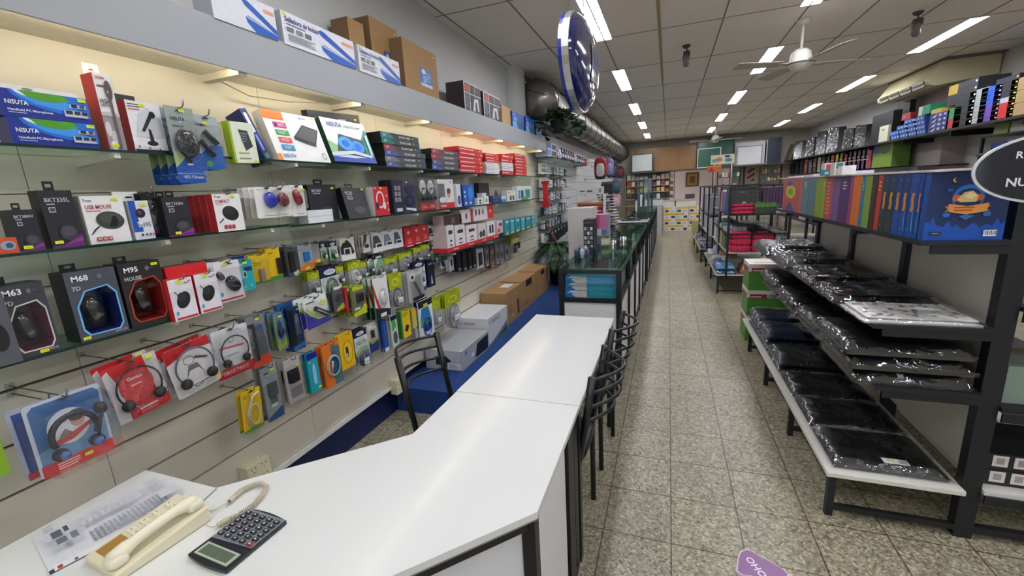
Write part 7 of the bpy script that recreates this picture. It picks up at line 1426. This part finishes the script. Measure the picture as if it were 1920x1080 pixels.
for r_ in range(4):
    for q in range(4):
        xa = 1672+16*q-2*r_; F = FX(RS, xa, 238-4*q-9*r_+6, xa+15, 260-4*q, base=zz+.068*r_); F.h = .066
        if r_*1.2 > q+1.6: continue
        carton('pencil_carton', 'blue patterned carton in the low stack on the right wall shelf, %s layer, %s from the rear' % (NUM[r_], NUM[q]), F, .25, '#2f55a8', [('e',.2+.3*j,.5,.1,.25,'#8fb4e8') for j in range(3)], side='#24408a'); k += 1
rb('red_box', (1690,226,1704,238), RS+.02, '#a82c34', [('e',.3,.5,.1,.1,'#e0b0a8')], 'dark red box on top of the blue cartons', d=.2, base=zz+.279, h=.10)
rb('green_box', (1722,212,1740,229), RS+.02, '#1f9a68', [('r',0,0,.35,1,'#c8e0d0')], 'green box with a pale end on top of the blue cartons', d=.2, base=zz+.279, h=.13)
for r_ in range(4): rb('pencil_carton', (1741,236,1774,250), RS, ['#24347a','#2c3f8a','#26367c','#3a3a8a'][r_], [('p',[(.1,.1),(.4,.9),(.3,.1)],'#d8dce8'),('r',.75,.3,.85,.7,'#d8dce8'),('e',.55,.5,.08,.3,'#b8c4e0')], 'navy and white carton in the second stack of the right wall shelf, %s from below' % NUM[r_], base=zz+.062*r_, h=.06)
rb('yellow_box', (1744,225,1760,233), RS, '#d8b45a', [], 'small yellow box on the navy cartons', d=.15, base=zz+.249, h=.06)
def tower(lab, x0, x1, ytop, ybot, cols, dots, x=RS, d=.3, nm='storage_box'):
    F0 = FX(x, x0, ytop, x1, ybot, base=zz); n = len(cols); h = F0.h/n
    for k, c in enumerate(cols):
        F = FW(F0.o+Vector((0,0,h*k)),(0,-1,0),(0,0,1),F0.w,h*.97)
        carton(nm, '%s, %s from below' % (lab, NUM[k]), F, d, c, [('e',.92,.5,.05,.16,dots)] if dots else [], side=c)
tower('box in the green and red pair tower', 1778, 1797, 205, 240, ['#c8404a','#c8404a','#2fa062','#2fa062'], None)
tower('black box in the tall black tower', 1798, 1820, 156, 238, ['#24282e']*7, '#e8e8e8')
F = FX(RS+.02, 1779,172, 1799,193); carton('yellow_box', 'yellow box beside the tall black tower top', FW((RS+.02,F.o.y,zz+.44),(0,-1,0),(0,0,1),F.w,.12), .2, '#d8b02a')
wbox3('black_box', 'black box carrying the yellow one', RS+.02, RS+.3, F.o.y-F.w, F.o.y, zz+.30, zz+.439, '#20242a')
tower('pale grey box in the grey tower', 1820, 1842, 172, 233, ['#a8b0ae']*6, None)
tower('box in the blue over violet tower', 1842, 1868, 167, 228, ['#6a4ab0','#6a4ab0','#6a4ab0','#6a4ab0','#1f5ad0','#1f5ad0','#1f5ad0','#1f5ad0'], '#c9d4f0')
tower('box in the red and white tower', 1869, 1897, 150, 222, ['#d8302c','#d8302c','#d8302c','#c9c8d4','#262a34','#262a34','#262a34','#262a34'], '#d8e84a')
tower('kraft box in the rightmost tower', 1898, 1950, 150, 214, ['#c0a070']*3, None)
# below the shelf
zK = onX((1600,318), RS+.1).z
e = empty('wall_shelf', 'dark lower shelf of the right wall holding rows of binders', 'shelf', (3.95,11.6,zK-.02)); MB().box((-.3,-2.9,-.02),(.34,4.6,0), '#1f1d1c').build('board', e); MB().box((-.3,-2.9,-.5),(-.28,-2.88,-.021), '#1f1d1c').build('bracket', e)
cs = ['#141317','#161518','#1a1a1c','#8a4440','#4a5a6a','#6a3a34','#9a9490','#3a2a44','#5a2a2c','#a8502a','#c9a02a','#6a7a2a','#8a3034','#3a2430','#8a4a6a','#4a3a5a','#6a4a7a','#a84a5a','#3a7a4a','#2a6a4a']
for k in range(18):
    xa = 1483+8.2*k; F = FX(RS+.12, xa, 296-.9*k, xa+7.6, 320, base=zK+.0008); F.h = min(F.h, zR-zK-.06)
    carton('ring_binder', 'binder spine in the row under the right wall shelf, %s number from the rear, %s' % (NUM[k] if k < 15 else ['sixteenth','seventeenth','eighteenth','nineteenth','twentieth'][k-15], 'dark' if k < 3 else 'coloured'), F, .25, cs[k], [('l',.2,.4,.8,.7,2,'#b8a8a0')] if k > 2 else [], cat='ring binder')
rb('puzzle_box', (1640,266,1671,303), RS+.1, '#6a8a3a', [('r',0,.55,.4,1,'#1f4a7a'),('p',[(0,0),(1,0),(1,.5),(.5,.6),(0,.3)],'#7a9a34'),('e',.6,.7,.3,.2,'#3a5a24')], 'large green picture box at the near end of the lower shelf', base=zK+.0008)
st(MB().box((4.0,onX((1762,300),4.0).y,0),(XR-.001,onX((1700,300),4.0).y,ZC-.001), col('#b5aca8',.7,var=.03)), 'trim_5')
e = empty('door_chart', 'pale blue poster column on the pillar of the right wall', 'poster', (3.995,onX((1690,300),4.0).y,1.05))
m = MB(); m.box((-.008,-.1,0),(0,.62,.95), '#b9c8c8'); 
for r_ in range(5):
    for q in range(2): m.add([(-.0085,-.06+.34*q+a,.03+.18*r_+b) for a, b in ((0,0),(.28,0),(.28,.12),(0,.12))], [(0,1,2,3)], '#8fa4a8')
m.build('poster_sheet', e)
# niche shelves to the right of the pillar
for k, (z, y0, y1) in enumerate(((1.96,4.6,7.3),(1.74,4.6,7.3),(1.52,4.6,7.3))):
    e = empty('wall_shelf', 'dark niche shelf right of the wall pillar, %s from the top' % NUM[k], 'shelf', (3.95,(y0+y1)/2,z)); MB().box((-.3,-(y1-y0)/2,-.02),(.34,(y1-y0)/2,0), '#1b1a19').build('board', e); MB().box((-.28,(y1-y0)/2-.03,-.2),(-.25,(y1-y0)/2,-.0205), '#1b1a19').build('bracket', e)
    for q in range(9):
        y = y0+.1+.28*q; c = [['#8a9a5a','#b8b4a8','#c9c4b0','#24449a','#1f3f94','#24449a','#1f3f94','#3a6ab8','#1f3f94'],['#3a3c40','#8f9296','#4a4c50','#8f9296','#dfe4e8','#5a7ab8','#d8a860','#7a6ab0','#24449a'],['#3a3a34','#7a8a6a','#8a9a7a','#6a7a6a','#3a4a5a','#9aa48a','#5a6a8a','#8a7ab0','#4a5a7a']][k][8-q if k == 0 else q]
        wbox3('stock_box', 'pack on the %s niche shelf of the right wall, %s from the near end' % (NUM[k], NUM[q]), 3.72, 3.95, y, y+.24, z+.0008, z+.11+.02*((q*5)%3), c, cat='pack')
# floor decal
pts = [(1385,1048),(1389,1036),(1399,1031),(1408,1033),(1424,1043),(1438,1050),(1452,1058),(1466,1066),(1477,1076),(1470,1090),(1440,1110),(1410,1079),(1392,1077),(1383,1070)]
P3 = [onZ(p, .0012) for p in pts]; m = MB(); c_ = sum((Vector((p.x,p.y,0)) for p in P3), Vector())/len(P3)
m.add([c_+(Vector((p.x,p.y,0))-c_)*1.06+Vector((0,0,.0006)) for p in P3], [tuple(reversed(range(len(P3))))], '#d9bfd4'); m.add([Vector((p.x,p.y,.0010)) for p in P3], [tuple(reversed(range(len(P3))))], col('#8c5f90',.35))
a, b = onZ((1402,1045),.0014), onZ((1436,1085),.0014); dv = (b-a).normalized(); nv = Vector((-dv.y,dv.x,0))
g, fs, wd = glyphs('OHOV', True); m.add([a+dv*(x*.030)+nv*(y-.5)*.03+Vector((0,0,.0004)) for x, y in g], fs, '#efdff0')
m.build('floor_sticker', label='purple arrow shaped sticker with white letters stuck on the floor tiles', cat='sticker')
# ---------------------------------------------------------------- keep every label within sixteen words
CUT = [' in the lowest row',' of the top shelf',' on the top shelf',' in the upper hanging row',' in the second hanging row',' from the near end',' on the middle shelf',' of the right wall shelf',', hanging on a peg',' made fast']
for o in S.objects:
    t = o.get('label')
    if not t: continue
    for c in (' small',' dark',' narrow',' single'):
        if len(t.split()) > 16: t = t.replace(c, '', 1)
    if len(t.split()) > 16: t = t.replace(' of the right wall', '').replace(' on the right wall', '')
    if len(t.split()) > 16: t = t.replace(' in clear film', '').replace(' in film', '')
    if len(t.split()) > 16: t = t.replace(' from the near end', ' along').replace('the ', '', 2)
    if len(t.split()) > 16: t = t.replace(' the ', ' ')
    o['label'] = t
